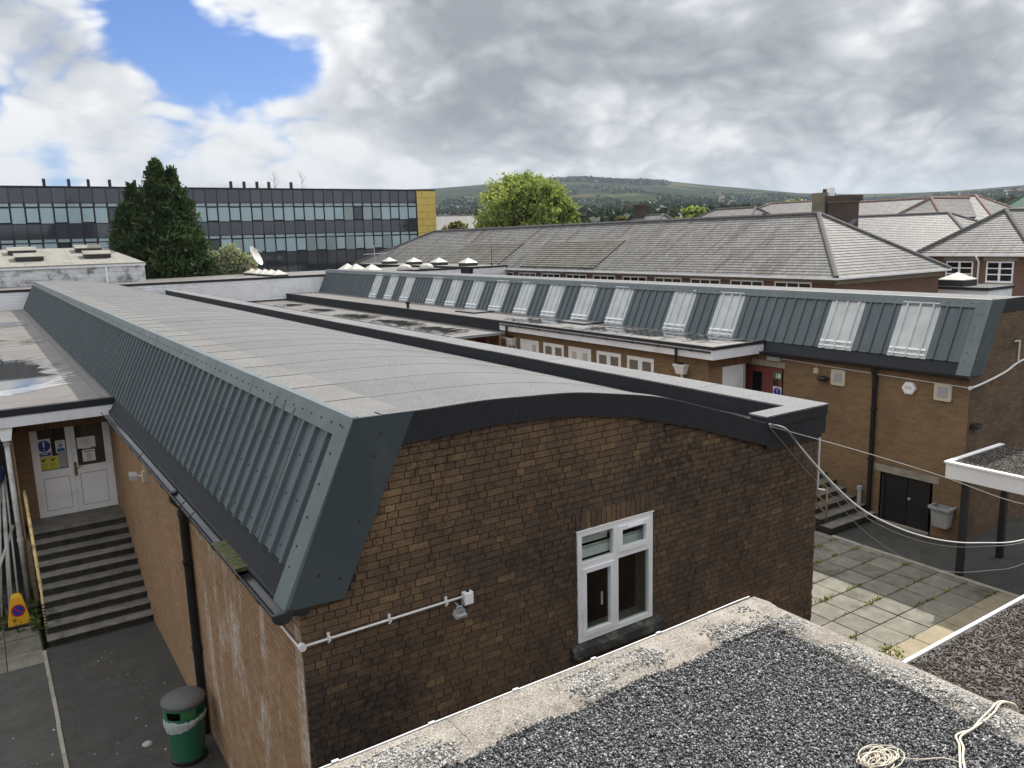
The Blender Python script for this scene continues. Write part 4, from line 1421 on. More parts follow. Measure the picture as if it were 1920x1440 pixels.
    MB().tube([(xw - 0.02, 13.10, 3.34), (xw - 0.02, 13.10, 3.44), (xw - 0.02, 13.2, 3.45)], 0.012, 6).build('cable', 'cream_paint', l)
    MB().lathe([(0.0, 0.05), (0.09, 0.045), (0.14, 0.02), (0.15, 0.0), (0.13, -0.06), (0.0, -0.07)], (xw - 0.12, 12.82, 3.12), 14).build('lamp_bowl', 'black_plastic', l, smooth=True)
    for yc, zc, lab in ((12.43, 3.17, 'cream louvred wall vent left of the black downpipe'), (9.70, 3.18, 'cream louvred wall vent at the corner beside the hexagonal alarm box')):
        v = thing('wall_vent', lab, 'vent', (18.38, yc, zc - 0.2), group='wall vents on the second hall')
        m = MB()
        s, r = 0.205, 0.04
        pts = []
        for cx, cz, a0 in ((s - r, s - r, 0), (-s + r, s - r, 90), (-s + r, -s + r, 180), (s - r, -s + r, 270)):
            for k in range(4):
                t = math.radians(a0 + 30 * k)
                pts.append((yc + cx + r * math.cos(t), zc + cz + r * math.sin(t)))
        m.prism(pts, 'x', xw - 0.05, xw - 0.001)
        m.build('frame', 'cream_paint', v)
        MB().box(xw - 0.053, xw - 0.05, yc - 0.12, yc + 0.12, zc - 0.12, zc + 0.12).build('backing', 'grey_plastic', v)
        for k in range(7):
            z = zc - 0.105 + k * 0.033
            MB().hexa([(xw - 0.065, yc - 0.118, z), (xw - 0.065, yc + 0.118, z), (xw - 0.053, yc + 0.118, z + 0.004), (xw - 0.053, yc - 0.118, z + 0.004),
                       (xw - 0.063, yc - 0.118, z + 0.008), (xw - 0.063, yc + 0.118, z + 0.008), (xw - 0.053, yc + 0.118, z + 0.022), (xw - 0.053, yc - 0.118, z + 0.022)]).build('louvre', 'grey_plastic', v)
    a = thing('alarm_box', 'white hexagonal alarm box on the brick wall', 'alarm', (18.36, 10.5, 3.0))
    hx = [(10.505 + 0.175 * math.cos(math.radians(60 * k)), 3.165 + 0.165 * math.sin(math.radians(60 * k))) for k in range(6)]
    hi = [(10.505 + 0.150 * math.cos(math.radians(60 * k)), 3.165 + 0.140 * math.sin(math.radians(60 * k))) for k in range(6)]
    m = MB()
    m.prism(hx, 'x', xw - 0.07, xw - 0.001)
    m.build('case', 'upvc', a)
    MB().prism(hi, 'x', xw - 0.085, xw - 0.0705).build('cover', 'upvc', a)
    tx = bpy.data.curves.new('lettering', 'FONT')
    for zz, w0 in ((3.19, 0.022), (3.155, 0.014)):
        for k in range(5):
            MB().box(xw - 0.0875, xw - 0.0855, 10.58 - k * 0.034 - w0, 10.58 - k * 0.034, zz - 0.012, zz + (0.018 if k % 2 else 0.012)).build('lettering', 'ink_grey', a)
    bpy.data.curves.remove(tx)
    # tapered litter bin hung by the basement door
    h = thing('wall_litter_bin', 'pale grey tapered litter bin hung on the wall beside the black basement door', 'bin', (18.2, 9.5, 0.05))
    y0b, y1b = 9.24, 9.66
    m = MB()
    o = [(18.06, y0b), (18.385, y0b), (18.385, y1b), (18.06, y1b)]
    i_ = [(18.12, y0b + 0.05), (18.385, y0b + 0.05), (18.385, y1b - 0.05), (18.12, y1b - 0.05)]
    for k in range(4):
        a_, b_ = k, (k + 1) % 4
        m.poly([(i_[a_][0], i_[a_][1], 0.02), (i_[b_][0], i_[b_][1], 0.02), (o[b_][0], o[b_][1], 0.50), (o[a_][0], o[a_][1], 0.50)])
    m.poly([(p[0], p[1], 0.02) for p in i_][::-1])
    m.build('body', 'grey_plastic', h)
    m = MB()
    e = 0.03
    m.box(18.03, 18.06, y0b - e, y1b + e, 0.46, 0.52).box(18.06, 18.39, y0b - e, y0b, 0.46, 0.52).box(18.06, 18.39, y1b, y1b + e, 0.46, 0.52)
    m.build('rim', 'grey_plastic', h)
    MB().poly([(18.06, y0b, 0.40), (18.385, y0b, 0.40), (18.385, y1b, 0.40), (18.06, y1b, 0.40)]).build('inside', 'interior', h)
    p = thing('waste_pipe', 'short pale grey waste pipe standing beside the black downpipe', 'pipe', (18.3, 11.6, -0.3))
    MB().tube([(18.30, 11.62, -0.29), (18.30, 11.62, 0.42)], 0.055, 10).build('pipe', 'grey_plastic', p, smooth=True, auto=40)
    MB().tube([(18.30, 11.62, 0.36), (18.30, 11.62, 0.46)], 0.07, 10).build('collar', 'grey_plastic', p, smooth=True, auto=40)
    MB().tube([(18.30, 11.62, 0.34), (18.42, 11.56, 0.36)], 0.025, 8).build('branch', 'grey_plastic', p)
    # small black lamp on the end wall under the canopy
    l = thing('wall_lamp', 'small black lamp on the end wall just above the canopy corner', 'lamp', (18.6, 9.0, 2.4))
    MB().box(18.50, 18.78, 8.98, 9.105, 2.40, 2.50).build('housing', 'black_plastic', l)
    MB().box(18.54, 18.74, 8.95, 8.98, 2.38, 2.46).build('shade', 'black_plastic', l)


def build_link():
    K = thing('link_block', 'flat-roofed brick link between the two halls with small white windows and white fascia', 'building', (17.4, 20, -0.3))
    x0, y0, y1, zt = 16.34, 14.86, 50.0, 3.90
    r = random.Random(21)
    y = y0
    while y < y1:
        m = MB()
        m.cur = r.random()
        yb = min(y + 2.0, y1)
        m.box(x0, 18.55, y, yb, zt - 0.03, zt + 0.002 * (int(y) % 2))
        m.build('roof_sheet', 'felt_flat', K)
        y = yb
    m = MB()
    m.box(x0 - 0.05, x0 + 0.04, y0 - 0.05, y1, zt - 0.055, zt + 0.03).box(x0 + 0.04, 18.42, y0 - 0.05, y0 + 0.04, zt - 0.055, zt + 0.03)
    m.build('roof_trim', 'felt_black', K)
    MB().box(x0 - 0.02, x0 + 0.03, y0 - 0.02, 25.4, zt - 0.33, zt - 0.056).build('fascia_board', 'white_paint', K)
    MB().box(x0 + 0.03, 18.39, y0 - 0.022, y0 + 0.03, zt - 0.33, zt - 0.057).build('fascia_board', 'white_paint', K)
    MB().box(x0 - 0.03, x0 + 0.05, 25.4, y1, zt - 0.42, zt - 0.057).build('black_fascia', 'felt_black', K)
    MB().poly([(x0, y0, zt - 0.325), (18.39, y0, zt - 0.325), (18.39, 25.4, zt - 0.325), (x0, 25.4, zt - 0.325)], True).build('soffit', 'white_paint', K)
    # gutter along the fascia with its outlets
    g = MB().tube([(x0 - 0.055, y0 + 0.05, zt - 0.115), (x0 - 0.055, 25.3, zt - 0.115)], 0.026, 8).build('gutter', 'black_plastic', K, smooth=True)
    for yp in (16.16, 24.86):
        MB().tube([(x0 - 0.075, yp, zt - 0.14), (x0 - 0.075, yp, zt - 0.52), (16.55, yp, zt - 0.60)], 0.04, 8).build('outlet_pipe', 'black_plastic', K)
        m = MB()
        m.hexa([(16.42, yp - 0.14, 3.02), (16.56, yp - 0.14, 3.02), (16.56, yp + 0.14, 3.02), (16.42, yp + 0.14, 3.02),
                (16.36, yp - 0.20, 3.26), (16.58, yp - 0.20, 3.26), (16.58, yp + 0.20, 3.26), (16.36, yp + 0.20, 3.26)])
        m.box(16.34, 16.585, yp - 0.22, yp + 0.22, 3.26, 3.30)
        m.build('hopper_head', 'upvc', K)
        MB().tube([(16.50, yp - 0.02, 3.04), (16.50, yp - 0.02, -0.3)], 0.05, 8).build('downpipe', 'cream_paint', K, smooth=True)
    for yb in (15.6, 16.9, 18.0, 19.2, 20.4, 21.6, 22.8, 24.0):
        MB().box(x0 - 0.085, x0 - 0.02, yb - 0.015, yb + 0.015, zt - 0.15, zt - 0.085).build('gutter_bracket', 'black_plastic', K)
    # window wall
    xw = 16.60
    wins = [(17.40, 18.60), (18.87, 20.07), (20.34, 21.57), (21.81, 23.02), (23.28, 24.46), (24.71, 25.92)]
    m = MB()
    ed = [15.25] + [e for w in wins for e in w] + [26.6]
    for a, b in zip(ed[::2], ed[1::2]):
        m.poly([(xw, b, -0.4), (xw, a, -0.4), (xw, a, 3.58), (xw, b, 3.58)])
    for a, b in wins:
        m.poly([(xw, b, 3.30), (xw, a, 3.30), (xw, a, 3.58), (xw, b, 3.58)])
        m.poly([(xw, b, -0.4), (xw, a, -0.4), (xw, a, 2.0), (xw, b, 2.0)])
    m.build('window_wall', 'brick_hall_y', K)
    for n, (a, b) in enumerate(wins):
        w = MB()
        f = 0.07
        w.box(xw + 0.01, xw + 0.07, a, a + f, 2.0, 3.30).box(xw + 0.01, xw + 0.07, b - f, b, 2.0, 3.30)
        w.box(xw + 0.01, xw + 0.07, a + f, b - f, 3.23, 3.30).box(xw + 0.01, xw + 0.07, a + f, b - f, 2.0, 2.07)
        c = (a + b) / 2
        w.box(xw + 0.01, xw + 0.07, c - 0.04, c + 0.04, 2.07, 3.23)
        w.box(xw + 0.01, xw + 0.07, a + f, c - 0.04, 2.72, 2.79).box(xw + 0.01, xw + 0.07, c + 0.04, b - f, 2.72, 2.79)
        wo = w.build('window', 'upvc', K)
        panel = n in (2, 4)
        for (p, q) in ((a + f, c - 0.04), (c + 0.04, b - f)):
            if panel:
                MB().box(xw + 0.02, xw + 0.03, p, q, 2.79, 3.23).build('panel', 'white_paint', wo)
                if not (n == 4 and p > c):
                    MB().box(xw + 0.0, xw + 0.02, (p + q) / 2 - 0.10, (p + q) / 2 + 0.10, 2.88, 3.14).build('extractor', 'cream_paint', wo)
            else:
                s = MB()
                s.box(xw + 0.0, xw + 0.04, p, p + 0.05, 2.79, 3.23).box(xw, xw + 0.04, q - 0.05, q, 2.79, 3.23)
                s.box(xw, xw + 0.04, p + 0.05, q - 0.05, 3.18, 3.23).box(xw, xw + 0.04, p + 0.05, q - 0.05, 2.79, 2.84)
                s.build('sash', 'upvc', wo)
                MB().box(xw + 0.02, xw + 0.025, p + 0.05, q - 0.05, 2.84, 3.18).build('pane', 'glass_frost', wo)
            MB().box(xw + 0.04, xw + 0.045, p, q, 2.07, 2.72).build('pane', 'glass_frost', wo)
    # end wall: brick pier, soldier band and white boarded panel
    ye = 15.25
    m = MB()
    m.poly([(16.6, ye, -0.4), (17.16, ye, -0.4), (17.16, ye, 3.25), (16.6, ye, 3.25)])
    m.build('end_wall', 'brick_lobby', K)
    MB().poly([(16.6, ye, 3.25), (18.4, ye, 3.25), (18.4, ye, 3.58), (16.6, ye, 3.58)]).build('brick_band', 'brick_soldier', K)
    for k in range(10):
        z = 1.25 + k * 0.2
        MB().hexa([(17.17, ye - 0.02, z), (18.02, ye - 0.02, z), (18.02, ye + 0.02, z), (17.17, ye + 0.02, z),
                   (17.17, ye - 0.008, z + 0.198), (18.02, ye - 0.008, z + 0.198), (18.02, ye + 0.02, z + 0.198), (17.17, ye + 0.02, z + 0.198)]).build('board', 'white_paint', K)
    MB().box(18.03, 18.10, ye - 0.03, ye + 0.02, 1.2, 3.25).build('post', 'grey_metal', K)
    MB().poly([(18.10, ye + 0.4, 1.2), (18.4, ye + 0.4, 1.2), (18.4, ye + 0.4, 3.25), (18.10, ye + 0.4, 3.25)]).build('recess', 'interior', K)

    # low covered way beside it
    C = thing('covered_way', 'low flat roof with puddles running along the foot of the link block', 'canopy', (15.3, 37, -0.3))
    zc = 3.52
    y = 25.1
    while y < 50:
        m = MB()
        m.cur = r.random()
        yb = min(y + 2.5, 49.9)
        m.box(13.95, 16.30, y, yb, zc - 0.05, zc + 0.002 * (int(y * 2) % 2))
        m.build('roof_sheet', 'felt_flat', C)
        y = yb
        if yb >= 49.9:
            break
    m = MB()
    m.box(13.88, 13.949, 25.0, 49.9, zc - 0.10, zc + 0.05)
    m.build('roof_trim', 'felt_black', C)
    m = MB()
    m.box(13.949, 16.30, 25.0, 25.095, zc - 0.09, zc + 0.01)
    m.build('front_trim', 'galv', C)
    MB().box(15.9, 16.0, 25.6, 25.7, -0.3, zc - 0.06).build('post', 'red_paint', C)
    MB().box(14.1, 14.2, 25.6, 25.7, -0.3, zc - 0.06).build('post', 'red_paint', C)
    MB().box(16.0, 16.55, 26.6, 26.7, -0.3, 3.4).build('red_screen', 'red_paint', C)
    # roof clutter
    v = thing('roof_vent', 'small black vent pipe standing on the link roof edge', 'vent', (16.6, 33.6, 3.9))
    MB().tube([(16.60, 33.6, 3.90), (16.60, 33.6, 4.12)], 0.07, 8).build('pipe', 'black_plastic', v)
    MB().tube([(16.60, 33.6, 4.10), (16.60, 33.6, 4.22)], 0.11, 8).build('cowl', 'black_plastic', v)
    for (px, py, w, d, lab) in ((17.7, 29.5, 0.5, 0.8, 'thin dark roof hatch on the link roof, farther of the two'), (18.0, 22.6, 0.45, 0.75, 'thin dark roof hatch on the link roof, nearer of the two')):
        t = thing('roof_hatch', lab, 'hatch', (px, py, 3.9))
        MB().box(px - w, px + w, py - d, py + d, 3.902, 3.945).build('frame', 'felt_black', t)
        MB().box(px - w + 0.06, px + w - 0.06, py - d + 0.06, py + d - 0.06, 3.945, 3.955).build('lid', 'felt_roof', t)


def puddle(name, pts, z, parent=None, film=True, grow=1.25, rng=None):
    """irregular sheet of standing water with streaky ends and a damp margin"""
    rng = rng or random.Random(1)

    def outline(sc, amp):
        cx = sum(p[0] for p in pts) / len(pts)
        cy = sum(p[1] for p in pts) / len(pts)
        res = []
        P = [Vector((cx + (p[0] - cx) * sc, cy + (p[1] - cy) * sc, 0)) for p in pts]
        n = len(P)
        for k in range(n):
            a, b = P[k], P[(k + 1) % n]
            m = max(2, int((b - a).length / 0.13))
            for j in range(m):
                q = a.lerp(b, j / m)
                L_ = max((b - a).length, 1e-6)
                wx, wy = abs(b.y - a.y) / L_, abs(b.x - a.x) / L_
                if j:
                    q = q + Vector((rng.uniform(-1, 1) * amp * 2.4 * wx * (1 if j % 2 else -0.6), rng.uniform(-1, 1) * amp * 0.7 * wy, 0))
                res.append((q.x, q.y, z))
        return res
    if film:
        o = [(p[0], p[1], z) for p in outline(grow, 0.20)]
        tag(MB().poly(o).build('damp_patch', 'wet_film'), kind='structure')
    w = [(p[0], p[1], z + 0.003) for p in outline(1.0, 0.16)]
    tag(MB().poly(w).build('puddle', 'water'), kind='structure')


def build_puddles():
    r = random.Random(33)
    zl = 3.962
    puddle('p', [(-1.2, 21.0), (0.4, 20.9), (1.15, 21.5), (1.45, 22.8), (1.2, 24.4), (0.9, 26.0), (0.4, 27.2), (-1.2, 27.6)], zl, rng=r, grow=1.32)
    puddle('p', [(0.2, 31.0), (1.3, 31.2), (1.4, 32.6), (0.3, 33.0)], zl, rng=r, grow=1.5)
    puddle('p', [(0.1, 38.6), (1.3, 38.9), (1.4, 41.4), (0.2, 41.8)], zl, rng=r, grow=1.3)
    zk = 3.908
    puddle('p', [(16.75, 25.2), (17.1, 23.3), (17.9, 22.9), (17.9, 24.2), (17.3, 25.6)], zk, rng=r, grow=1.35)
    puddle('p', [(16.9, 21.2), (17.0, 18.2), (17.3, 16.1), (18.1, 15.7), (18.2, 18.0), (17.7, 20.8)], zk, rng=r, grow=1.28)
    zc = 3.535
    for a, b in ((44.5, 46.5), (39.5, 41.5), (34.2, 37.0), (29.6, 33.0), (26.2, 28.9)):
        puddle('p', [(14.35, a), (15.3, a + 0.2), (15.5, (a + b) / 2), (15.0, b), (14.4, b - 0.2)], zc, rng=r, grow=1.25)


def build_court():
    r = random.Random(41)
    base = MB().poly([(9.6, 3.9, -0.36), (16.5, 3.9, -0.36), (16.5, 14.5, -0.36), (9.6, 14.5, -0.36)]).build('court_bedding', 'asphalt_old', kind='structure')
    court = MB().poly([(9.6, 4.0, -0.345), (16.48, 4.0, -0.345), (16.48, 14.4, -0.345), (9.6, 14.4, -0.345)]).build('court_paving', 'moss', kind='structure')
    ang = 0.0
    ca, sa = math.cos(ang), math.sin(ang)
    ox, oy = 13.28, 9.10
    weeds = []
    for i in range(-7, 6):
        for j in list(range(-8, -4)) + list(range(-3, 9)):
            w, d = 0.588, 0.61
            px, py = i * w + (0.5 * w if j % 2 else 0) * 0.0, j * d
            jj = [r.uniform(-0.006, 0.006) for _ in range(4)]
            e = 0.011 + r.uniform(0, 0.005)
            c = [(px + e, py + e), (px + w - e, py + e), (px + w - e, py + d - e), (px + e, py + d - e)]
            P = [(ox + a * ca - b * sa, oy + a * sa + b * ca) for a, b in c]
            P = [(min(a, 16.46), b) for a, b in P]
            if max(p[0] for p in P) < 9.75 or min(p[0] for p in P) > 16.3 or max(p[1] for p in P) < 4.2 or min(p[1] for p in P) > 14.0:
                continue
            m = MB()
            m.cur = r.random()
            z = -0.30
            m.hexa([(p[0], p[1], -0.344) for p in P] + [(p[0], p[1], z + jj[k]) for k, p in enumerate(P)])
            m.build('paving_slab', 'paving', court)
            if r.random() < 0.45:
                a = r.random()
                q = P[0]
                weeds.append((q[0] + (P[1][0] - q[0]) * a, q[1] + (P[1][1] - q[1]) * a))
            if r.random() < 0.35:
                weeds.append(P[3])
    # asphalt beyond the slabs and the stone edge between them
    MB().poly([(16.48, 3.9, -0.345), (30, 3.9, -0.345), (30, 16, -0.345), (16.48, 16, -0.345)]).build('asphalt_yard', 'asphalt', kind='structure')
    k = 0
    y = 4.2
    while y < 11.1:
        m = MB()
        m.cur = r.random()
        m.box(16.40, 16.52, y + 0.006, min(y + 0.9, 11.1), -0.34, -0.288 + r.uniform(-0.004, 0.004))
        m.build('edging_stone', 'edging', court)
        y += 0.9
    # weeds along the joints
    vs, fs, ts = [], [], []
    for (wx, wy) in weeds:
        for _ in range(r.randint(6, 22)):
            a = r.uniform(0, 6.28)
            h, w = r.uniform(0.015, 0.06), r.uniform(0.006, 0.016)
            bx, by = wx + r.gauss(0, 0.10), wy + r.gauss(0, 0.018)
            ex, ey = bx + math.cos(a) * h * 0.9, by + math.sin(a) * h * 0.9
            i = len(vs)
            nx, ny = -math.sin(a) * w, math.cos(a) * w
            vs += [(bx - nx, by - ny, -0.303), (bx + nx, by + ny, -0.303), (ex + nx, ey + ny, -0.303 + h), (ex - nx, ey - ny, -0.303 + h)]
            fs.append((i, i + 1, i + 2, i + 3))
            ts.append(r.random())
    np_mesh('joint_weeds', np.array(vs), np.array(fs), 'leaf_weed', None, ts, label='small green weeds growing in the joints of the paved court', cat='weeds', kind='stuff')
    # yellow-green seedling by the low roof
    s = thing('seedling_plant', 'small bright yellow-green plant sprouting beside the low gravel roof', 'plant', (12.15, 7.0, -0.3))
    leaf_ball('leaves', s, (12.15, 7.0, -0.14), (0.26, 0.20, 0.15), 130, 0.045, 'leaf_weed', 51)
    MB().tube([(12.15, 7.0, -0.3), (12.16, 7.0, -0.08)], 0.008, 5).build('stem', 'bark', s)
    # drain cover stains are part of the slabs; warm concrete strip near the low roof
    for k in range(5):
        MB().box(11.2 + k * 1.04, 12.22 + k * 1.04, 6.665, 7.262, -0.34, -0.292).build('concrete_strip', 'paving_warm', court)

    # stairs up to the red door
    S = thing('outdoor_stairs', 'dark concrete stairs climbing beside the second hall to the red door', 'stairs', (17.4, 12.7, -0.3))
    n = 10
    for k in range(n):
        z0, z1 = -0.3 + 0.15 * k, -0.3 + 0.15 * (k + 1)
        ya, yb = 11.2 + 0.29 * k, 11.2 + 0.29 * (k + 1)
        m = MB()
        m.cur = r.random()
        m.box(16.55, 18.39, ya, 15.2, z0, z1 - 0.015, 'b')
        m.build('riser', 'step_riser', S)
        m = MB()
        m.cur = r.random()
        m.box(16.53, 18.39, ya - 0.02, yb + 0.03 if k < n - 1 else 15.2, z1 - 0.015, z1)
        m.build('tread', 'step_concrete', S)
    R = thing('stair_handrail', 'rusty tubular handrail on the stairs to the red door', 'handrail', (16.6, 11.4, -0.15))
    def zst(y):
        return -0.15 + (y - 11.2) / 0.29 * 0.15
    for y in (11.40, 12.55, 13.7):
        MB().tube([(16.62, y, zst(y)), (16.62, y, zst(y) + 0.85)], 0.022, 8).build('post', 'rust_rail', R, smooth=True)
    for h in (0.85, 0.45, 0.2):
        MB().tube([(16.62, 11.38, zst(11.38) + h), (16.62, 14.0, zst(14.0) + h)], 0.02, 8).build('rail', 'rust_rail', R, smooth=True)
    for y in (11.7, 12.0, 12.3):
        MB().tube([(16.62, y, zst(y) + 0.2), (16.62, y, zst(y) + 0.85)], 0.01, 6).build('baluster', 'rust_rail', R)

    # covered walk with white fascia on black posts
    C = thing('canopy', 'open canopy with white fascia, dark felt roof and black posts at the right edge', 'canopy', (17.3, 6, -0.3))
    zt = 2.20
    MB().box(16.25, 18.38, 2.0, 8.30, zt - 0.06, zt).build('roof_felt', 'felt_dark', C)
    MB().box(16.18, 16.249, 2.0, 8.38, zt - 0.33, zt - 0.02).build('fascia_board', 'white_paint', C)
    MB().box(16.249, 18.42, 8.31, 8.38, zt - 0.33, zt - 0.02).build('fascia_board', 'white_paint', C)
    m = MB()
    m.box(16.15, 16.26, 2.0, 8.41, zt - 0.019, zt + 0.018).box(16.26, 18.43, 8.30, 8.41, zt - 0.019, zt + 0.018)
    m.build('roof_trim', 'upvc', C)
    MB().box(16.26, 18.38, 2.0, 8.30, zt - 0.31, zt - 0.065).build('roof_deck', 'white_paint', C)
    for px, py in ((16.56, 8.14), (18.30, 8.16), (16.56, 4.6), (18.30, 4.6)):
        MB().box(px - 0.06, px + 0.06, py - 0.06, py + 0.06, -0.34, zt - 0.31).build('post', 'black_paint', C)
    r2 = np.random.default_rng(8)
    pebbles('canopy_gravel', C, [(16.3, 18.35, 3.0, 8.25)], zt + 0.002, 9000, (0.010, 0.020), 'chipping', 8)
    pebbles('pale_gravel', C, [(17.2, 18.3, 6.2, 7.2)], zt + 0.008, 500, (0.010, 0.018), 'pebble_pale', 18)


# ------------------------------------------------------------------ pebbles and leaves as real small faces
def pebbles(name, parent, rects, z, n, size, mat, seed, zj=0.012, keep=None, bias=0.0):
    rg = np.random.default_rng(seed)
    area = np.array([(b - a) * (d - c) for a, b, c, d in rects])
    idx = rg.choice(len(rects), n, p=area / area.sum())
    R = np.array(rects)[idx]
    x = R[:, 0] + (R[:, 1] - R[:, 0]) * rg.random(n)
    y = R[:, 2] + (R[:, 3] - R[:, 2]) * rg.random(n)
    if keep is not None:
        k = keep(x, y, rg)
        x, y = x[k], y[k]
        n = len(x)
    s = size[0] + (size[1] - size[0]) * rg.random(n) ** 1.5
    base = np.array([(1, 0, 0), (0, 1, 0), (-1, 0, 0), (0, -1, 0), (0, 0, 1), (0, 0, -1)], float)
    V = base[None] * s[:, None, None]
    V = V * (1 + 0.35 * (rg.random((n, 6, 1)) - 0.5))
    V[:, :, 0] *= (0.8 + 0.6 * rg.random((n, 1)))
    V[:, :, 2] *= (0.5 + 0.4 * rg.random((n, 1)))
    V[:, 4, :2] += (rg.random((n, 2)) - 0.5) * s[:, None] * 0.9
    tx, ty = (rg.random(n) - 0.5) * 1.0, (rg.random(n) - 0.5) * 1.0
    V[:, :, 2] += V[:, :, 0] * tx[:, None] + V[:, :, 1] * ty[:, None]
    a = rg.random(n) * 2 * np.pi
    c, q = np.cos(a)[:, None], np.sin(a)[:, None]
    X = V[:, :, 0] * c - V[:, :, 1] * q
    Y = V[:, :, 0] * q + V[:, :, 1] * c
    V[:, :, 0], V[:, :, 1] = X + x[:, None], Y + y[:, None]
    V[:, :, 2] += (z + zj * rg.random(n))[:, None]
    tri = np.array([(0, 1, 4), (1, 2, 4), (2, 3, 4), (3, 0, 4), (1, 0, 5), (2, 1, 5), (3, 2, 5), (0, 3, 5)])
    F = (tri[None] + (np.arange(n) * 6)[:, None, None]).reshape(-1, 3)
    t = np.clip(rg.random(n) ** (1.0 + bias), 0, 1)
    return np_mesh(name, V.reshape(-1, 3), F, mat, parent, np.repeat(t, 8), kind='stuff')


def quads(C, U, Vv):
    n = len(C)
    P = np.stack([C - U - Vv, C + U - Vv, C + U + Vv, C - U + Vv], 1).reshape(-1, 3)
    return P, np.arange(n * 4).reshape(n, 4)


def leaf_quads(rg, C, size, droop=0.0, aspect=0.6, dirs=None):
    n = len(C)
    d = rg.normal(size=(n, 3))
    if dirs is not None:
        d = dirs + d * 0.55
    d[:, 2] -= droop
    d /= np.linalg.norm(d, axis=1)[:, None]
    o = rg.normal(size=(n, 3))
    o -= d * (o * d).sum(1)[:, None]
    o /= np.linalg.norm(o, axis=1)[:, None]
    s = size * (0.6 + 0.8 * rg.random(n))
    return quads(C, d * s[:, None] * 0.5, o * (s * aspect)[:, None] * 0.5)


def leaf_ball(name, parent, c, r, n, size, mat, seed, droop=0.2):
    rg = np.random.default_rng(seed)
    d = rg.normal(size=(n, 3))
    d /= np.linalg.norm(d, axis=1)[:, None]
    rad = 0.55 + 0.5 * rg.random(n)
    C = np.array(c) + d * rad[:, None] * np.array(r)
    P, F = leaf_quads(rg, C, size, droop)
    t = np.clip(0.2 + 0.7 * rg.random(n), 0, 1)
    return np_mesh(name, P, F, mat, parent, t)
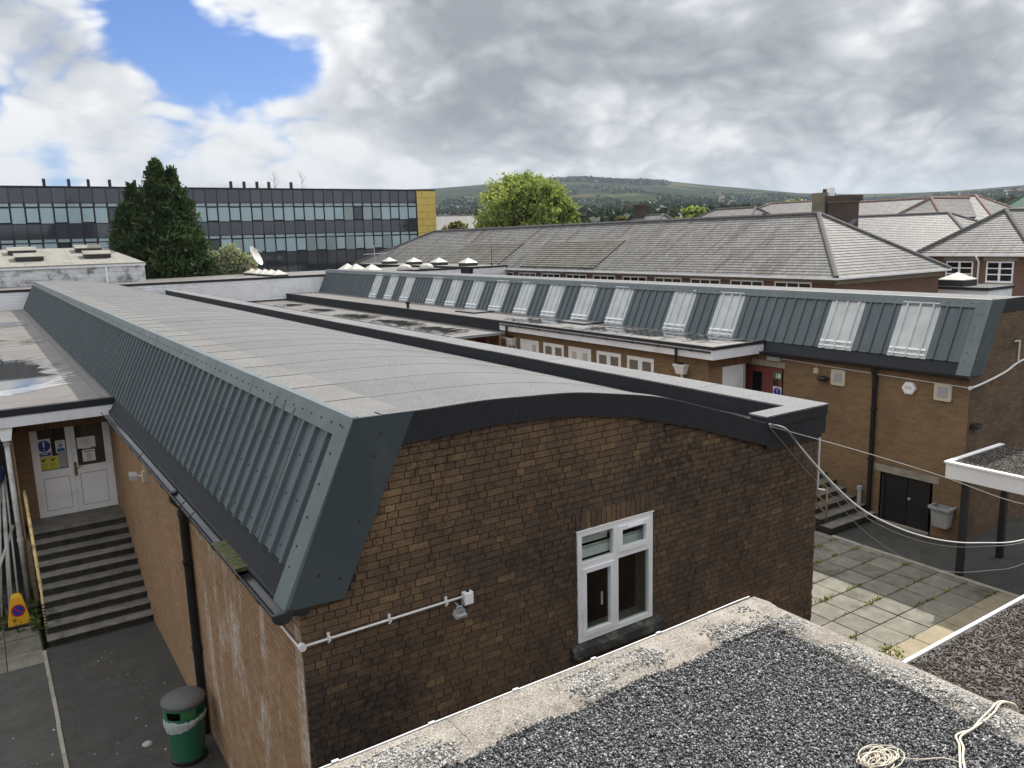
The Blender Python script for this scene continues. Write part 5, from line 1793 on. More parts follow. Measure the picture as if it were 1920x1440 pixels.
# ------------------------------------------------------------------ entrance lobby on the left
def build_lobby():
    B = thing('entrance_lobby', 'flat-roofed brick entrance with white fascia and puddled roof at the left', 'building', (0, 30, 0))
    r = random.Random(61)
    y0, zt = 17.95, 3.955
    y = y0 + 0.12
    while y < 50:
        m = MB()
        m.cur = r.random()
        yb = min(y + 1.0, 50)
        m.box(-7, 2.16, y, yb, zt - 0.03, zt + 0.0025 * (int(y) % 2))
        m.build('roof_sheet', 'felt_flat', B)
        y = yb
    m = MB()
    m.box(1.92, 2.20, y0 + 0.1, 49.9, zt + 0.003, zt + 0.012)
    m.build('edge_felt', 'felt_cap', B)
    MB().box(-7, 2.17, y0 - 0.03, y0 + 0.12, zt - 0.085, zt + 0.05).build('roof_trim', 'felt_black', B)
    MB().box(-7, 2.0, y0 - 0.015, y0 + 0.03, zt - 0.30, zt - 0.086).build('fascia_board', 'white_paint', B)
    MB().hexa([(2.0, y0 - 0.015, 3.74), (2.10, y0 - 0.015, 3.80), (2.10, y0 + 0.03, 3.80), (2.0, y0 + 0.03, 3.74),
               (2.0, y0 - 0.015, 3.868), (2.14, y0 - 0.015, 3.868), (2.14, y0 + 0.03, 3.868), (2.0, y0 + 0.03, 3.868)]).build('fascia_end', 'white_paint', B)
    MB().poly([(-7, y0, zt - 0.29), (2.1, y0, zt - 0.29), (2.1, 19.2, zt - 0.29), (-7, 19.2, zt - 0.29)], True).build('soffit', 'white_paint', B)
    yw = 19.10
    DX0, DX1, DZ0, DZ1 = 0.60, 2.098, 1.42, 3.30
    m = MB()
    m.poly([(0.27, yw, -0.1), (DX0, yw, -0.1), (DX0, yw, DZ1), (0.27, yw, DZ1)])
    m.poly([(DX0, yw, -0.1), (2.1, yw, -0.1), (2.1, yw, DZ0), (DX0, yw, DZ0)])
    m.build('front_wall', 'brick_lobby', B)
    MB().poly([(0.27, yw, DZ1), (2.1, yw, DZ1), (2.1, yw, 3.67), (0.27, yw, 3.67)]).build('brick_band', 'brick_soldier', B)
    MB().poly([(0.27, 50, -0.1), (0.27, yw, -0.1), (0.27, yw, 3.67), (0.27, 50, 3.67)]).build('side_wall', 'brick_hall_y', B)
    # door frame and two leaves
    for fa in (DX0, DX1 - 0.05):
        MB().box(fa, fa + 0.05, yw - 0.02, yw + 0.06, DZ0, DZ1).build('door_jamb', 'upvc', B)
    cx = 1.335
    for n, (a, b) in enumerate(((DX0 + 0.052, cx - 0.003), (cx + 0.003, DX1 - 0.052))):
        s = 0.085
        zs = 2.42
        m = MB()
        m.box(a, a + s, yw - 0.01, yw + 0.04, DZ0, DZ1).box(b - s, b, yw - 0.01, yw + 0.04, DZ0, DZ1)
        m.box(a + s, b - s, yw - 0.01, yw + 0.04, zs - 0.16, zs).box(a + s, b - s, yw - 0.01, yw + 0.04, DZ0, DZ0 + 0.11)
        dr = m.build('door', 'upvc', B)
        MB().box(a + s, b - s, yw + 0.0, yw + 0.03, DZ0 + 0.11, zs - 0.16).build('lower_panel', 'upvc', dr)
        m = MB()
        g = 0.012
        aa, bb, cc, dd = a + s + 0.01, b - s - 0.01, DZ0 + 0.12, zs - 0.17
        m.box(aa, bb, yw - 0.004, yw + 0.001, cc, cc + g).box(aa, bb, yw - 0.004, yw + 0.001, dd - g, dd)
        m.box(aa, aa + g, yw - 0.004, yw + 0.001, cc + g, dd - g).box(bb - g, bb, yw - 0.004, yw + 0.001, cc + g, dd - g)
        m.build('panel_bead', 'grey_plastic', dr)
        MB().box(a + s, b - s, yw + 0.012, yw + 0.02, zs, DZ1).build('glazing', 'glass_door', dr)
        if n == 1:
            MB().box(a + 0.005, a + 0.055, yw - 0.025, yw - 0.01, 2.22, 2.52).build('lock_plate', 'brass', dr)
            MB().tube([(a + 0.03, yw - 0.03, 2.40), (a + 0.03, yw - 0.06, 2.40), (a + 0.15, yw - 0.06, 2.42)], 0.009, 6).build('handle', 'brass', dr)
            MB().disc((a + 0.03, yw - 0.01, 2.70), (0, -1, 0), 0.012, 8, 0.01).build('keyhole', 'ink', dr)
        else:
            MB().box(b - 0.075, b - 0.02, yw - 0.03, yw - 0.01, 2.20, 2.42).build('push_plate', 'upvc', dr)
    MB().box(DX0, DX1, yw + 0.35, yw + 0.37, DZ0, DZ1).build('lobby_interior', 'interior', B)

    # notices stuck to the glass
    yg = yw + 0.0115

    def sign(name, x0, x1, z0, z1, mat, label, lift=0.0):
        return tag(MB().box(x0, x1, yg - 0.004 - lift, yg - lift, z0, z1).build(name, mat), label, 'sign')

    def mark(par, name, mat, boxes=(), discs=(), lift=0.0):
        m = MB()
        yy = yg - 0.0055 - lift
        for (a, b, c, d) in boxes:
            m.box(a, b, yy, yy + 0.001, c, d)
        for (a, c, ra) in discs:
            m.disc((a, yy + 0.0005, c), (0, -1, 0), ra, 20, 0.001)
        return m.build(name, mat, par)
    s = sign('warning_sign', 0.70, 0.965, 2.72, 3.10, 'sign_white', 'white sign with big blue exclamation disc on the left door leaf')
    mark(s, 'blue_disc', 'sign_blue', discs=[(0.833, 2.95, 0.12)])
    mark(s, 'blue_panel', 'sign_blue', boxes=[(0.715, 0.95, 2.735, 2.815)])
    m = MB()
    yy = yg - 0.0075
    m.poly([(0.812, yy, 3.04), (0.821, yy, 2.92), (0.845, yy, 2.92), (0.854, yy, 3.04)], True)
    m.disc((0.833, yy + 0.0005, 2.88), (0, -1, 0), 0.014, 10, 0.0005)
    m.build('exclamation_mark', 'sign_white', s)
    mk = MB()
    for k, (za, w) in enumerate(((2.79, 0.16), (2.765, 0.12))):
        mk.box(0.833 - w / 2, 0.833 + w / 2, yy, yy + 0.0005, za, za + 0.012)
    mk.build('lettering', 'sign_white', s)
    s = sign('notice', 1.045, 1.225, 2.77, 3.03, 'sign_white', 'small white notice with round blue symbol on the left door leaf')
    mark(s, 'blue_disc', 'sign_blue_mid', boxes=[(1.065, 1.21, 2.785, 2.86)], discs=[(1.137, 2.915, 0.042)])
    mark(s, 'hand_symbol', 'sign_white', boxes=[(1.12, 1.15, 2.90, 2.925)], lift=0.0015)
    mark(s, 'lettering', 'ink_grey', boxes=[(1.075, 1.20, 2.985, 2.993), (1.085, 1.19, 2.97, 2.977)])
    s = sign('notice', 0.70, 1.07, 2.44, 2.715, 'sign_yellow', 'yellow camera notice with two printed cameras on the left door leaf')
    m = MB()
    for xa in (0.75, 0.92):
        m.poly([(xa, yg - 0.006, 2.615), (xa + 0.085, yg - 0.006, 2.645), (xa + 0.09, yg - 0.006, 2.68), (xa + 0.005, yg - 0.006, 2.65)], True)
        m.poly([(xa + 0.05, yg - 0.006, 2.59), (xa + 0.062, yg - 0.006, 2.59), (xa + 0.062, yg - 0.006, 2.635), (xa + 0.05, yg - 0.006, 2.635)], True)
    m.build('camera_symbol', 'ink', s)
    mark(s, 'lettering', 'ink_olive', boxes=[(0.73 + 0.17 * q, 0.86 + 0.17 * q, z, z + 0.010) for q in (0, 1) for z in (2.56, 2.535, 2.51, 2.47)])
    s = sign('notice', 1.07, 1.255, 2.44, 2.76, 'grey_plastic', 'plain pale grey sheet filling the lower corner of the left door glass', -0.001)
    s = sign('notice', 1.45, 1.80, 2.77, 3.03, 'sign_white', 'white landscape notice with red stripe on the right door leaf')
    mark(s, 'emblem', 'sign_red', boxes=[(1.585, 1.605, 2.985, 3.005)])
    mark(s, 'lettering', 'ink_grey', boxes=[(1.62, 1.68, 2.992, 2.999), (1.52, 1.73, 2.955, 2.961), (1.50, 1.75, 2.92, 2.926), (1.54, 1.70, 2.885, 2.892), (1.55, 1.69, 2.85, 2.857)])
    m = MB()
    m.poly([(1.45, yg - 0.006, 2.77), (1.62, yg - 0.006, 2.77), (1.45, yg - 0.006, 2.795)], True)
    m.build('black_corner', 'ink', s)
    m = MB()
    m.poly([(1.68, yg - 0.006, 2.772), (1.80, yg - 0.006, 2.772), (1.80, yg - 0.006, 2.797), (1.70, yg - 0.006, 2.785)], True)
    m.build('red_stripe', 'sign_red', s)
    s = sign('notice', 1.525, 1.77, 2.49, 2.745, 'sign_white', 'square white notice with red prohibition ring on the right door leaf', 0.004)
    m = MB()
    yy = yg - 0.0095
    N = 20
    for k in range(N):
        t0, t1 = 2 * math.pi * k / N, 2 * math.pi * (k + 1) / N
        cx_, cz_ = 1.645, 2.615
        m.poly([(cx_ + 0.045 * math.cos(t0), yy, cz_ + 0.045 * math.sin(t0)), (cx_ + 0.045 * math.cos(t1), yy, cz_ + 0.045 * math.sin(t1)),
                (cx_ + 0.034 * math.cos(t1), yy, cz_ + 0.034 * math.sin(t1)), (cx_ + 0.034 * math.cos(t0), yy, cz_ + 0.034 * math.sin(t0))], True)
    m.poly([(1.616, yy, 2.645), (1.670, yy, 2.580), (1.677, yy, 2.588), (1.623, yy, 2.652)], True)
    m.build('prohibition_ring', 'sign_red', s)
    mark(s, 'lettering', 'ink', boxes=[(1.56, 1.735, 2.695, 2.712), (1.60, 1.69, 2.525, 2.535)], lift=0.004)

    # white downpipe with hopper at the corner
    P = thing('rainwater_pipe', 'white rainwater downpipe with hopper at the left corner of the entrance', 'pipe', (0.18, 18.02, 0))
    MB().hexa([(0.10, 17.95, 3.40), (0.26, 17.95, 3.40), (0.26, 18.10, 3.40), (0.10, 18.10, 3.40),
               (0.06, 17.97, 3.655), (0.31, 17.97, 3.655), (0.31, 18.14, 3.655), (0.06, 18.14, 3.655)]).build('hopper', 'upvc', P)
    MB().tube([(0.18, 18.02, 3.40), (0.18, 18.02, 0.0)], 0.05, 10).build('pipe', 'pole_white', P, smooth=True)
    for z in (3.3, 1.35):
        MB().tube([(0.18, 18.02, z), (0.18, 18.02, z + 0.07)], 0.062, 10).build('collar', 'pole_white', P, smooth=True, auto=40)
    MB().box(0.27, 0.34, 18.0, 19.1, -0.05, 1.3).build('stair_cheek', 'brick_hall_y', B)
    MB().box(0.255, 0.29, 18.35, 19.099, 1.3, 3.66).build('corner_board', 'rust_rail', B)


def build_left_ground():
    r = random.Random(71)
    MB().poly([(0.30, 4.0, 0.004), (2.13, 4.0, 0.004), (2.13, 15.75, 0.004), (0.30, 15.75, 0.004)]).build('asphalt_path', 'asphalt', kind='structure')
    MB().poly([(-7, 4.0, 0.0), (0.24, 4.0, 0.0), (0.24, 15.2, 0.0), (-7, 15.2, 0.0)]).build('asphalt_yard', 'asphalt_old', kind='structure')
    bed = MB().poly([(-7, 15.2, -0.02), (0.27, 15.2, -0.02), (0.27, 19.1, -0.02), (-7, 19.1, -0.02)]).build('left_paving', 'moss', kind='structure')
    for i in range(4):
        for j in range(3):
            if j == 2 and i < 2:
                continue
            x = -1.95 + i * 0.55
            y = 15.2 + j * 0.62
            m = MB()
            m.cur = r.random()
            m.box(x + 0.008, x + 0.542, y + 0.008, y + 0.612, -0.02, 0.008 + r.uniform(-.004, .004))
            m.build('paving_slab', 'paving', bed)
    path = thing('kerb_edging', 'line of narrow pale stone edging dividing the two tarmac strips', 'kerb', (0.27, 10, 0))
    y = 6.0
    while y < 15.6:
        m = MB()
        m.cur = r.random()
        l = r.uniform(0.82, 0.95)
        o = r.uniform(-0.006, 0.006)
        m.box(0.243 + o, 0.298 + o, y + 0.008, min(y + l, 15.65), -0.05, 0.022 + r.uniform(-0.005, 0.004))
        m.build('edging_stone', 'edging', path)
        y += l
    # steps up to the doors
    S = thing('entrance_steps', 'flight of weathered grey concrete steps up to the white double doors', 'steps', (1.2, 17, 0))
    n = 10
    for k in range(n):
        z1 = 0.142 * (k + 1)
        ya = 15.72 + 0.262 * k
        m = MB()
        m.cur = r.random()
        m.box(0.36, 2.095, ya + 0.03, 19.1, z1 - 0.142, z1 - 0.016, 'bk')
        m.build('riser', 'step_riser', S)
        m = MB()
        m.cur = r.random()
        m.box(0.34, 2.096, ya, (ya + 0.262 + 0.06) if k < n - 1 else 19.09, z1 - 0.016, z1)
        m.build('tread', 'step_concrete', S)
    R = thing('handrail', 'peeling cream and yellow handrail sloping down the left side of the steps', 'handrail', (0.36, 16.03, 0))
    MB().tube([(0.36, 18.05, 2.33), (0.36, 16.03, 1.06)], 0.030, 10).build('rail', 'rust_yellow', R, smooth=True)
    m = MB()
    MB().tube([(0.36, 16.03, 1.06), (0.36, 16.03, 0.0)], 0.020, 8).build('post', 'rust_yellow', R, smooth=True)
    for k in range(12):
        MB().tube([(0.36, 16.03, 0.04 + k * 0.06), (0.36, 16.03, 0.07 + k * 0.06)], 0.0215, 8).build('black_band', 'black_paint', R)
    MB().tube([(0.36, 18.02, 2.31), (0.36, 18.02, 1.42)], 0.022, 8).build('post', 'rust_yellow', R, smooth=True)
    # no-waiting cone
    C = thing('parking_cone', 'yellow no-waiting cone with round blue and red badge by the steps', 'cone', (-0.02, 17.2, 0))
    c = (-0.03, 17.15)
    m = MB()
    def ring(w, d, z):
        return [(c[0] - w, c[1] - d, z), (c[0] + w, c[1] - d, z), (c[0] + w, c[1] + d, z), (c[0] - w, c[1] + d, z)]
    m.hexa(ring(0.19, 0.13, 0.05) + ring(0.095, 0.06, 0.56))
    m.hexa(ring(0.095, 0.06, 0.56) + ring(0.055, 0.035, 0.62))
    m.build('body', 'cone_yellow', C)
    MB().box(c[0] - 0.25, c[0] + 0.25, c[1] - 0.2, c[1] + 0.2, 0.01, 0.05).build('base', 'black_plastic', C)
    # badge leans with the face
    def fp(x, z):
        return c[1] - 0.13 + 0.07 * (z - 0.05) / 0.55 - 0.004
    for ra, mat, nm, e in ((0.115, 'sign_red', 'red_ring', 0.0), (0.088, 'sign_blue', 'blue_disc', 0.002)):
        m = MB()
        m.poly([(c[0] + ra * math.cos(t), fp(0, 0.32 + ra * math.sin(t)) - e, 0.32 + ra * math.sin(t)) for t in [2 * math.pi * k / 20 for k in range(20)]])
        m.build(nm, mat, C)
    m = MB()
    m.poly([(c[0] - 0.075, fp(0, .38) - .004, 0.375), (c[0] - 0.058, fp(0, .39) - .004, 0.39), (c[0] + 0.075, fp(0, .265) - .004, 0.265), (c[0] + 0.058, fp(0, .25) - .004, 0.25)])
    m.build('red_bar', 'sign_red', C)
    # bundle of poles propped at the corner
    for k in range(8):
        xb, xt = -0.62 + 0.085 * k + r.uniform(-.03, .03), -0.12 + 0.028 * k
        o = MB().tube([(xb, 17.75 + r.uniform(-.1, .1), 0.02), (xt, 18.62 + r.uniform(-.05, .05), 2.75 + r.uniform(-0.5, 0.15))], r.uniform(0.020, 0.03), 8)
        tag(o.build('pole', 'pole_white', smooth=True), 'long whitish pole propped in the bundle left of the entrance', 'pole', 'bundle of propped poles')
    tag(MB().tube([(0.10, 18.3, 1.62), (-0.66, 17.5, 0.02)], 0.026, 8).build('pole', 'pole_white', smooth=True), 'pale pole slanting across the foot of the downpipe', 'pole')
    m = MB()
    m.lathe([(0.0, 0.16), (0.07, 0.13), (0.10, 0.02), (0.09, -0.1), (0.06, -0.17), (0.0, -0.18)], (-0.02, 18.50, 2.66), 10)
    tag(m.build('cloth', 'blue_cloth', smooth=True), 'dark blue cloth wrapped round the top of the pole bundle', 'cloth')
    # rubble and weeds behind the cone
    rb = MB()
    for k in range(60):
        x, y, s = r.uniform(-1.2, 0.2), r.uniform(17.6, 19.0), r.uniform(0.03, 0.09)
        rb.cur = r.random()
        rb.hexa([(x + s * a + r.uniform(-.02, .02), y + s * b * 1.5 + r.uniform(-.02, .02), z_ * s + (0.0 if z_ == 0 else r.uniform(0, .03))) for z_ in (0, 1) for a, b in ((-1, -1), (1, -1), (1, 1), (-1, 1))])
    tag(rb.build('rubble', 'rubble'), 'heap of dark rubble and offcuts behind the yellow cone', 'rubble', kind='stuff')
    rg = np.random.default_rng(5)
    n = 2600
    C_ = np.stack([rg.uniform(-1.6, 0.30, n), rg.uniform(16.6, 19.0, n), rg.random(n) ** 2 * 0.22 + 0.01], 1)
    sel = rg.random(n) < np.where((C_[:, 0] > 0.12) | (C_[:, 0] < -0.35), 0.9, 0.25)
    P, F = leaf_quads(rg, C_[sel], 0.06, -0.6)
    np_mesh('weeds', P, F, 'leaf_weed', None, rg.random(sel.sum()) * 0.6, label='low green weeds round the foot of the steps and downpipe', cat='weeds', kind='stuff')
    s = thing('ivy_bush', 'dark green bush at the left edge behind the downpipe', 'bush', (-1.3, 20.5, 0))
    leaf_ball('leaves', s, (-1.2, 20.6, 1.6), (1.25, 1.1, 1.9), 6000, 0.13, 'leaf_conifer', 81)
    MB().tube([(-1.2, 20.6, 0), (-1.2, 20.6, 1.6)], [0.07, 0.03], 6).build('stem', 'bark', s)
    # litter bin
    B = thing('litter_bin', 'round green litter bin with grey lid and clear bag by the black downpipe', 'bin', (1.70, 11.0, 0))
    c = (1.71, 10.98, 0)
    MB().lathe([(0.0, 0.02), (0.205, 0.02), (0.215, 0.06), (0.262, 0.62), (0.268, 0.66), (0.25, 0.66), (0.20, 0.10)], c, 28).build('body', 'bin_green', B, smooth=True, auto=40)
    MB().lathe([(0.22, 0.0), (0.235, 0.0), (0.235, 0.055), (0.22, 0.06)], c, 24).build('base_ring', 'black_plastic', B, smooth=True, auto=40)
    MB().lathe([(0.0, 0.50), (0.24, 0.50)], c, 20).build('bag_bottom', 'interior', B)
    h = MB()
    for k in range(4):
        a0 = math.radians(-112 + 90 * k)
        h.lathe([(0.262, 0.70), (0.268, 0.86)], c, 6, (a0, a0 + math.radians(46)))
    h.lathe([(0.266, 0.655), (0.272, 0.655), (0.272, 0.715), (0.266, 0.715)], c, 24)
    h.lathe([(0.27, 0.83), (0.276, 0.83), (0.276, 0.88), (0.27, 0.88)], c, 24)
    h.build('hood', 'bin_green', B, smooth=True, auto=40)
    m = MB()
    a0 = math.radians(-110)
    m.lathe([(0.270, 0.725), (0.274, 0.825)], c, 6, (a0, a0 + math.radians(42)))
    m.build('label_plate', 'bin_green_light', B, smooth=True)
    MB().lathe([(0.285, 0.86), (0.292, 0.885), (0.287, 0.905), (0.22, 0.945), (0.10, 0.968), (0.0, 0.972)], c, 28).build('lid', 'bin_lid', B, smooth=True, auto=50)
    m = MB()
    rr = random.Random(4)
    N = 44
    rows = []
    for zi, (ra, z) in enumerate(((0.270, 0.69), (0.279, 0.67), (0.277, 0.645), (0.270, 0.615))):
        rows.append([(c[0] + (ra + rr.uniform(-.006, .008)) * math.cos(2 * math.pi * k / N), c[1] + (ra + rr.uniform(-.006, .008)) * math.sin(2 * math.pi * k / N),
                      z - (0.10 * max(0.0, math.cos(2 * math.pi * k / N - 3.6)) * zi / 3) + rr.uniform(-.01, .01)) for k in range(N)])
    for a, b in zip(rows, rows[1:]):
        for k in range(N):
            m.poly([a[k], b[k], b[(k + 1) % N], a[(k + 1) % N]])
    m.build('bag', 'bag', B, smooth=True)
    # litter and grit on the tarmac
    g = np_scatter = pebbles('tarmac_litter', None, [(-1.5, 2.0, 8.5, 15.4)], 0.006, 150, (0.006, 0.018), 'pebble_pale', 14, 0.002)
    tag(g, 'scattered pale grit and litter on the tarmac by the steps', 'litter')
    m = MB()
    m.lathe([(0.0, 0.03), (0.05, 0.022), (0.075, 0.0)], (1.28, 11.65, 0.004), 7)
    tag(m.build('stone', 'pebble_pale'), 'flat pale stone lying on the tarmac beside the green bin', 'stone')


# ------------------------------------------------------------------ gravelled roofs in the foreground
def build_front_roofs():
    r = random.Random(91)
    B = thing('gravel_roof_block', 'flat roof of loose grey pebbles with a crumbling pale kerb in the foreground', 'building', (2.5, 2, 0))
    x0, x1, y0, y1, z = -3.0, 6.75, -7.35, 5.49, 3.0
    MB().box(x0, x1 - 0.03, y0, y1 - 0.03, 0.0, z - 0.12).build('walls', 'brick_hall_x', B)
    MB().box(x0, x1, y0, y1, z - 0.12, z - 0.05).build('roof_slab', 'felt_dark', B)
    MB().poly([(x0, y0, z - 0.035), (x1 - 0.2, y0, z - 0.035), (x1 - 0.2, y1 - 0.3, z - 0.035), (x0, y1 - 0.3, z - 0.035)]).build('bitumen', 'felt_dark', B)

    def kerb_piece(a, b, along):
        """one length of kerb felt; profile: flat outer strip, then a slope down to the gravel"""
        m = MB()
        m.cur = r.random()
        l = r.uniform(0.0, 0.006)
        N = 8
        for k in range(N):
            s, t = a + (b - a) * k / N, a + (b - a) * (k + 1) / N
            pr = [(0.0, -0.05), (0.0, 0.0 + l), (0.20, 0.012 + l), (0.34, 0.0 + l), (0.50, -0.038)]
            sc = 1.0 if along == 'x' else 0.72

            def pt(i, c):
                p, q = pr[i]
                wob = 0.006 * math.sin(c * 9 + p * 20) if i in (2, 3) else 0.0
                rag = 0.03 * math.sin(c * 5.1) + 0.012 * math.sin(c * 23.0) if i == 4 else (0.02 * math.sin(c * 7.3) if i == 3 else 0.0)
                if along == 'x':
                    return (c, y1 - p * sc - rag, z + q + wob)
                return (x1 - p * sc - rag, c, z + q + wob)
            for i in range(len(pr) - 1):
                m.poly([pt(i, s), pt(i + 1, s), pt(i + 1, t), pt(i, t)], along == 'y')
        m.build('kerb_felt', 'kerb_felt', B)
    x = x0
    while x < x1 - 0.02:
        xb = min(x + 0.98, x1)
        kerb_piece(x, xb + 0.01, 'x')
        x = xb
    y = y0
    while y < y1 - 0.3:
        yb = min(y + 0.98, y1 - 0.25)
        kerb_piece(y, yb + 0.01, 'y')
        y = yb
    MB().box(x0, x1, y1 + 0.001, y1 + 0.022, z - 0.10, z - 0.008).build('edge_trim', 'black_plastic', B)
    MB().box(x1 + 0.001, x1 + 0.02, y0, y1, z - 0.09, z - 0.012).build('edge_trim', 'kerb_felt', B)
    c = thing('edge_cable', 'white cable clipped along the far edge of the pebble roof', 'cable', (3, 5.53, 3))
    MB().tube(spline([(x0, y1 + 0.032, z - 0.012), (1.5, y1 + 0.032, z - 0.014), (3.0, y1 + 0.034, z - 0.008), (4.5, y1 + 0.032, z - 0.013), (5.6, y1 + 0.033, z - 0.008), (6.45, y1 + 0.03, z + 0.004), (6.68, y1 - 0.0, z + 0.024)], 8), 0.0085, 6).build('cable', 'cable_white', c, smooth=True)
    for xx in (1.9, 2.75, 3.6, 4.5, 5.35, 6.1):
        MB().box(xx - 0.028, xx + 0.028, y1 + 0.02, y1 + 0.046, z - 0.026, z + 0.006).build('clip', 'cable_white', c)

    def keep(x, y, rg):
        # ragged inner edge of the kerb
        ex = 0.47 + 0.03 * np.sin(x * 5.1) + 0.05 * rg.random(len(x))
        ey = 0.35 + 0.03 * np.sin(y * 5.1) + 0.05 * rg.random(len(x))
        return (y < 5.49 - ex) & (x < 6.75 - ey)
    pebbles('loose_pebbles', B, [(0.6, 6.45, 1.5, 5.10)], z - 0.034, 92000, (0.0075, 0.017), 'pebble', 12, 0.024, keep, 0.0)

    def patches(x, y, rg):
        q = np.sin(x * 3.1 + 0.7) + np.sin(x * 7.3 + y * 3) * 0.7 + np.sin(y * 9.0 + x * 2.2) * 0.6
        return (q + rg.normal(size=len(x)) * 0.35) > 0.45
    pebbles('stray_pebbles', B, [(0.8, 6.5, 4.96, 5.40), (6.36, 6.68, 1.8, 5.0)], z + 0.010, 14000, (0.006, 0.017), 'pebble_pale', 13, 0.006, patches)

    # dark lower roof on the right
    L = thing('low_roof_block', 'lower flat roof of dark brown chippings with a white metal edge at the right', 'building', (11, 1, 0))
    zx = 2.40
    MB().box(6.80, 15.9, -3.0, 4.30, -0.4, zx - 0.05).build('walls', 'brick_hall_x', L)
    MB().poly([(6.79, -3, zx - 0.012), (15.9, -3, zx - 0.012), (15.9, 4.30, zx - 0.012), (6.79, 4.30, zx - 0.012)]).build('bitumen', 'rubble', L)
    for a, b in ((6.79, 9.3), (9.3, 12.3), (12.3, 15.9)):
        m = MB()
        m.prism([(4.302, zx - 0.06), (4.334, zx - 0.06), (4.334, zx + 0.018), (4.322, zx + 0.022), (4.302, zx + 0.006)], 'x', a + 0.004, b)
        m.build('edge_trim', 'upvc', L)
    pebbles('chippings', L, [(6.8, 12.5, 1.2, 4.28)], zx - 0.012, 34000, (0.008, 0.019), 'chipping', 15, 0.016, None, 0.2)

    # rope coil and the rope laid over the kerb
    rg = random.Random(6)
    pts = []
    N = 15
    cx, cy = 5.26, 3.07
    for k in range(N * 14):
        t = 2 * math.pi * k / 14
        rr = 0.085 + 0.035 * math.sin(k * 0.13) + 0.028 * math.sin(k * 0.071 + 1)
        ox, oy = 0.085 * math.sin(k * 0.061), 0.05 * math.cos(k * 0.083)
        pts.append((cx + ox + rr * 1.2 * math.cos(t), cy + oy + rr * 0.7 * math.sin(t), z + 0.012 + 0.05 * abs(math.sin(k * 0.21)) * (0.4 + 0.6 * k / (N * 14))))
    tail = [(5.40, 3.02, z + 0.012), (5.52, 2.90, z + 0.008), (5.68, 2.80, z + 0.008), (5.74, 2.66, z + 0.008)]
    tag(MB().tube(pts, 0.0045, 6).build('rope_coil', 'rope', smooth=True), 'loose coil of cream rope lying on the pebbles', 'rope')
    tag(MB().tube(spline([pts[-1]] + tail, 8), 0.005, 6).build('rope', 'rope', smooth=True), 'thin rope tail trailing from the coil towards the double rope', 'rope')
    for off, lab in ((0.0, 'cream rope laid over the kerb at the right, outer strand'), (0.035, 'cream rope laid over the kerb at the right, inner strand')):
        p = [(6.85 + 0.0, 2.80 + off * 0.5, z - 0.06), (6.83 - off * 0.4, 2.83 + off * 0.6, z + 0.012), (6.74, 2.89 + off * 0.6, z + 0.03), (6.55 + off * 0.3, 2.86 + off, z + 0.028), (6.40, 2.86 + off * 0.8, z + 0.012),
             (6.22 - off * 0.5, 2.86 + off * 0.1, z + 0.010), (6.03, 2.86 + off * 0.9, z + 0.012), (5.92 + off * 0.2, 2.78 + off, z + 0.012), (5.78, 2.71 + off * 0.7, z + 0.012), (5.62, 2.60 + off * 1.1, z + 0.010), (5.40, 2.42 + off, z + 0.01)]
        tag(MB().tube(spline(p, 6), 0.0095, 6).build('rope', 'rope', smooth=True), lab, 'rope')


def build_rear_block():
    """unseen taller block added behind the camera; it keeps the sky off the faces turned towards it"""
    B = thing('rear_shade_block', 'unseen tall brick block added behind the pebble roof to hold off sky light', 'building', (2, -6, 0))
    y = -7.4
    MB().box(-16, 22, -17, y - 0.12, 0, 10.6).build('core', 'interior', B)
    m = MB()
    wins = []
    x = -15.0
    while x < 20:
        wins.append((x, x + 2.2))
        x += 3.2
    for z0, z1 in ((0.0, 4.3), (6.2, 7.9), (9.8, 10.6)):
        MB().box(-16, 22, y - 0.12, y, z0, z1).build('wall', 'chimney_brick', B)
    for z0, z1 in ((4.3, 6.2), (7.9, 9.8)):
        e = [-16] + [q for w in wins for q in w] + [22]
        for a, b in zip(e[::2], e[1::2]):
            MB().box(a, b, y - 0.12, y, z0, z1).build('pier', 'chimney_brick', B)
        for a, b in wins:
            w = MB().box(a, a + 0.08, y - 0.1, y - 0.03, z0, z1).box(b - 0.08, b, y - 0.1, y - 0.03, z0, z1).box(a + 0.08, b - 0.08, y - 0.1, y - 0.03, z1 - 0.08, z1).box(a + 0.08, b - 0.08, y - 0.1, y - 0.03, z0, z0 + 0.08)
            wo = w.build('window', 'upvc', B)
            MB().box(a + 0.08, b - 0.08, y - 0.09, y - 0.08, z0 + 0.08, z1 - 0.08).build('pane', 'glass_dark', wo)
    MB().box(-16.2, 22.2, -17, y + 0.25, 10.6, 10.95).build('fascia_board', 'white_paint', B)

# ------------------------------------------------------------------ buildings behind
def pyramid(name, label, x, y, z, w, h, curb, group=None):
    t = thing(name, label, 'skylight', (x, y, z), group)
    MB().box(x - w / 2, x + w / 2, y - w / 2, y + w / 2, z, z + curb).build('curb', 'felt_dark', t)
    MB().box(x - w / 2 - 0.03, x + w / 2 + 0.03, y - w / 2 - 0.03, y + w / 2 + 0.03, z + curb, z + curb + 0.05).build('flange', 'grey_plastic', t)
    m = MB()
    zz = z + curb + 0.05
    q = [(x - w / 2, y - w / 2), (x + w / 2, y - w / 2), (x + w / 2, y + w / 2), (x - w / 2, y + w / 2)]
    for k in range(4):
        a, b = q[k], q[(k + 1) % 4]
        m.poly([(a[0], a[1], zz), (b[0], b[1], zz), (x, y, zz + h)])
    m.build('dome', 'skylight_dome', t)
    return t


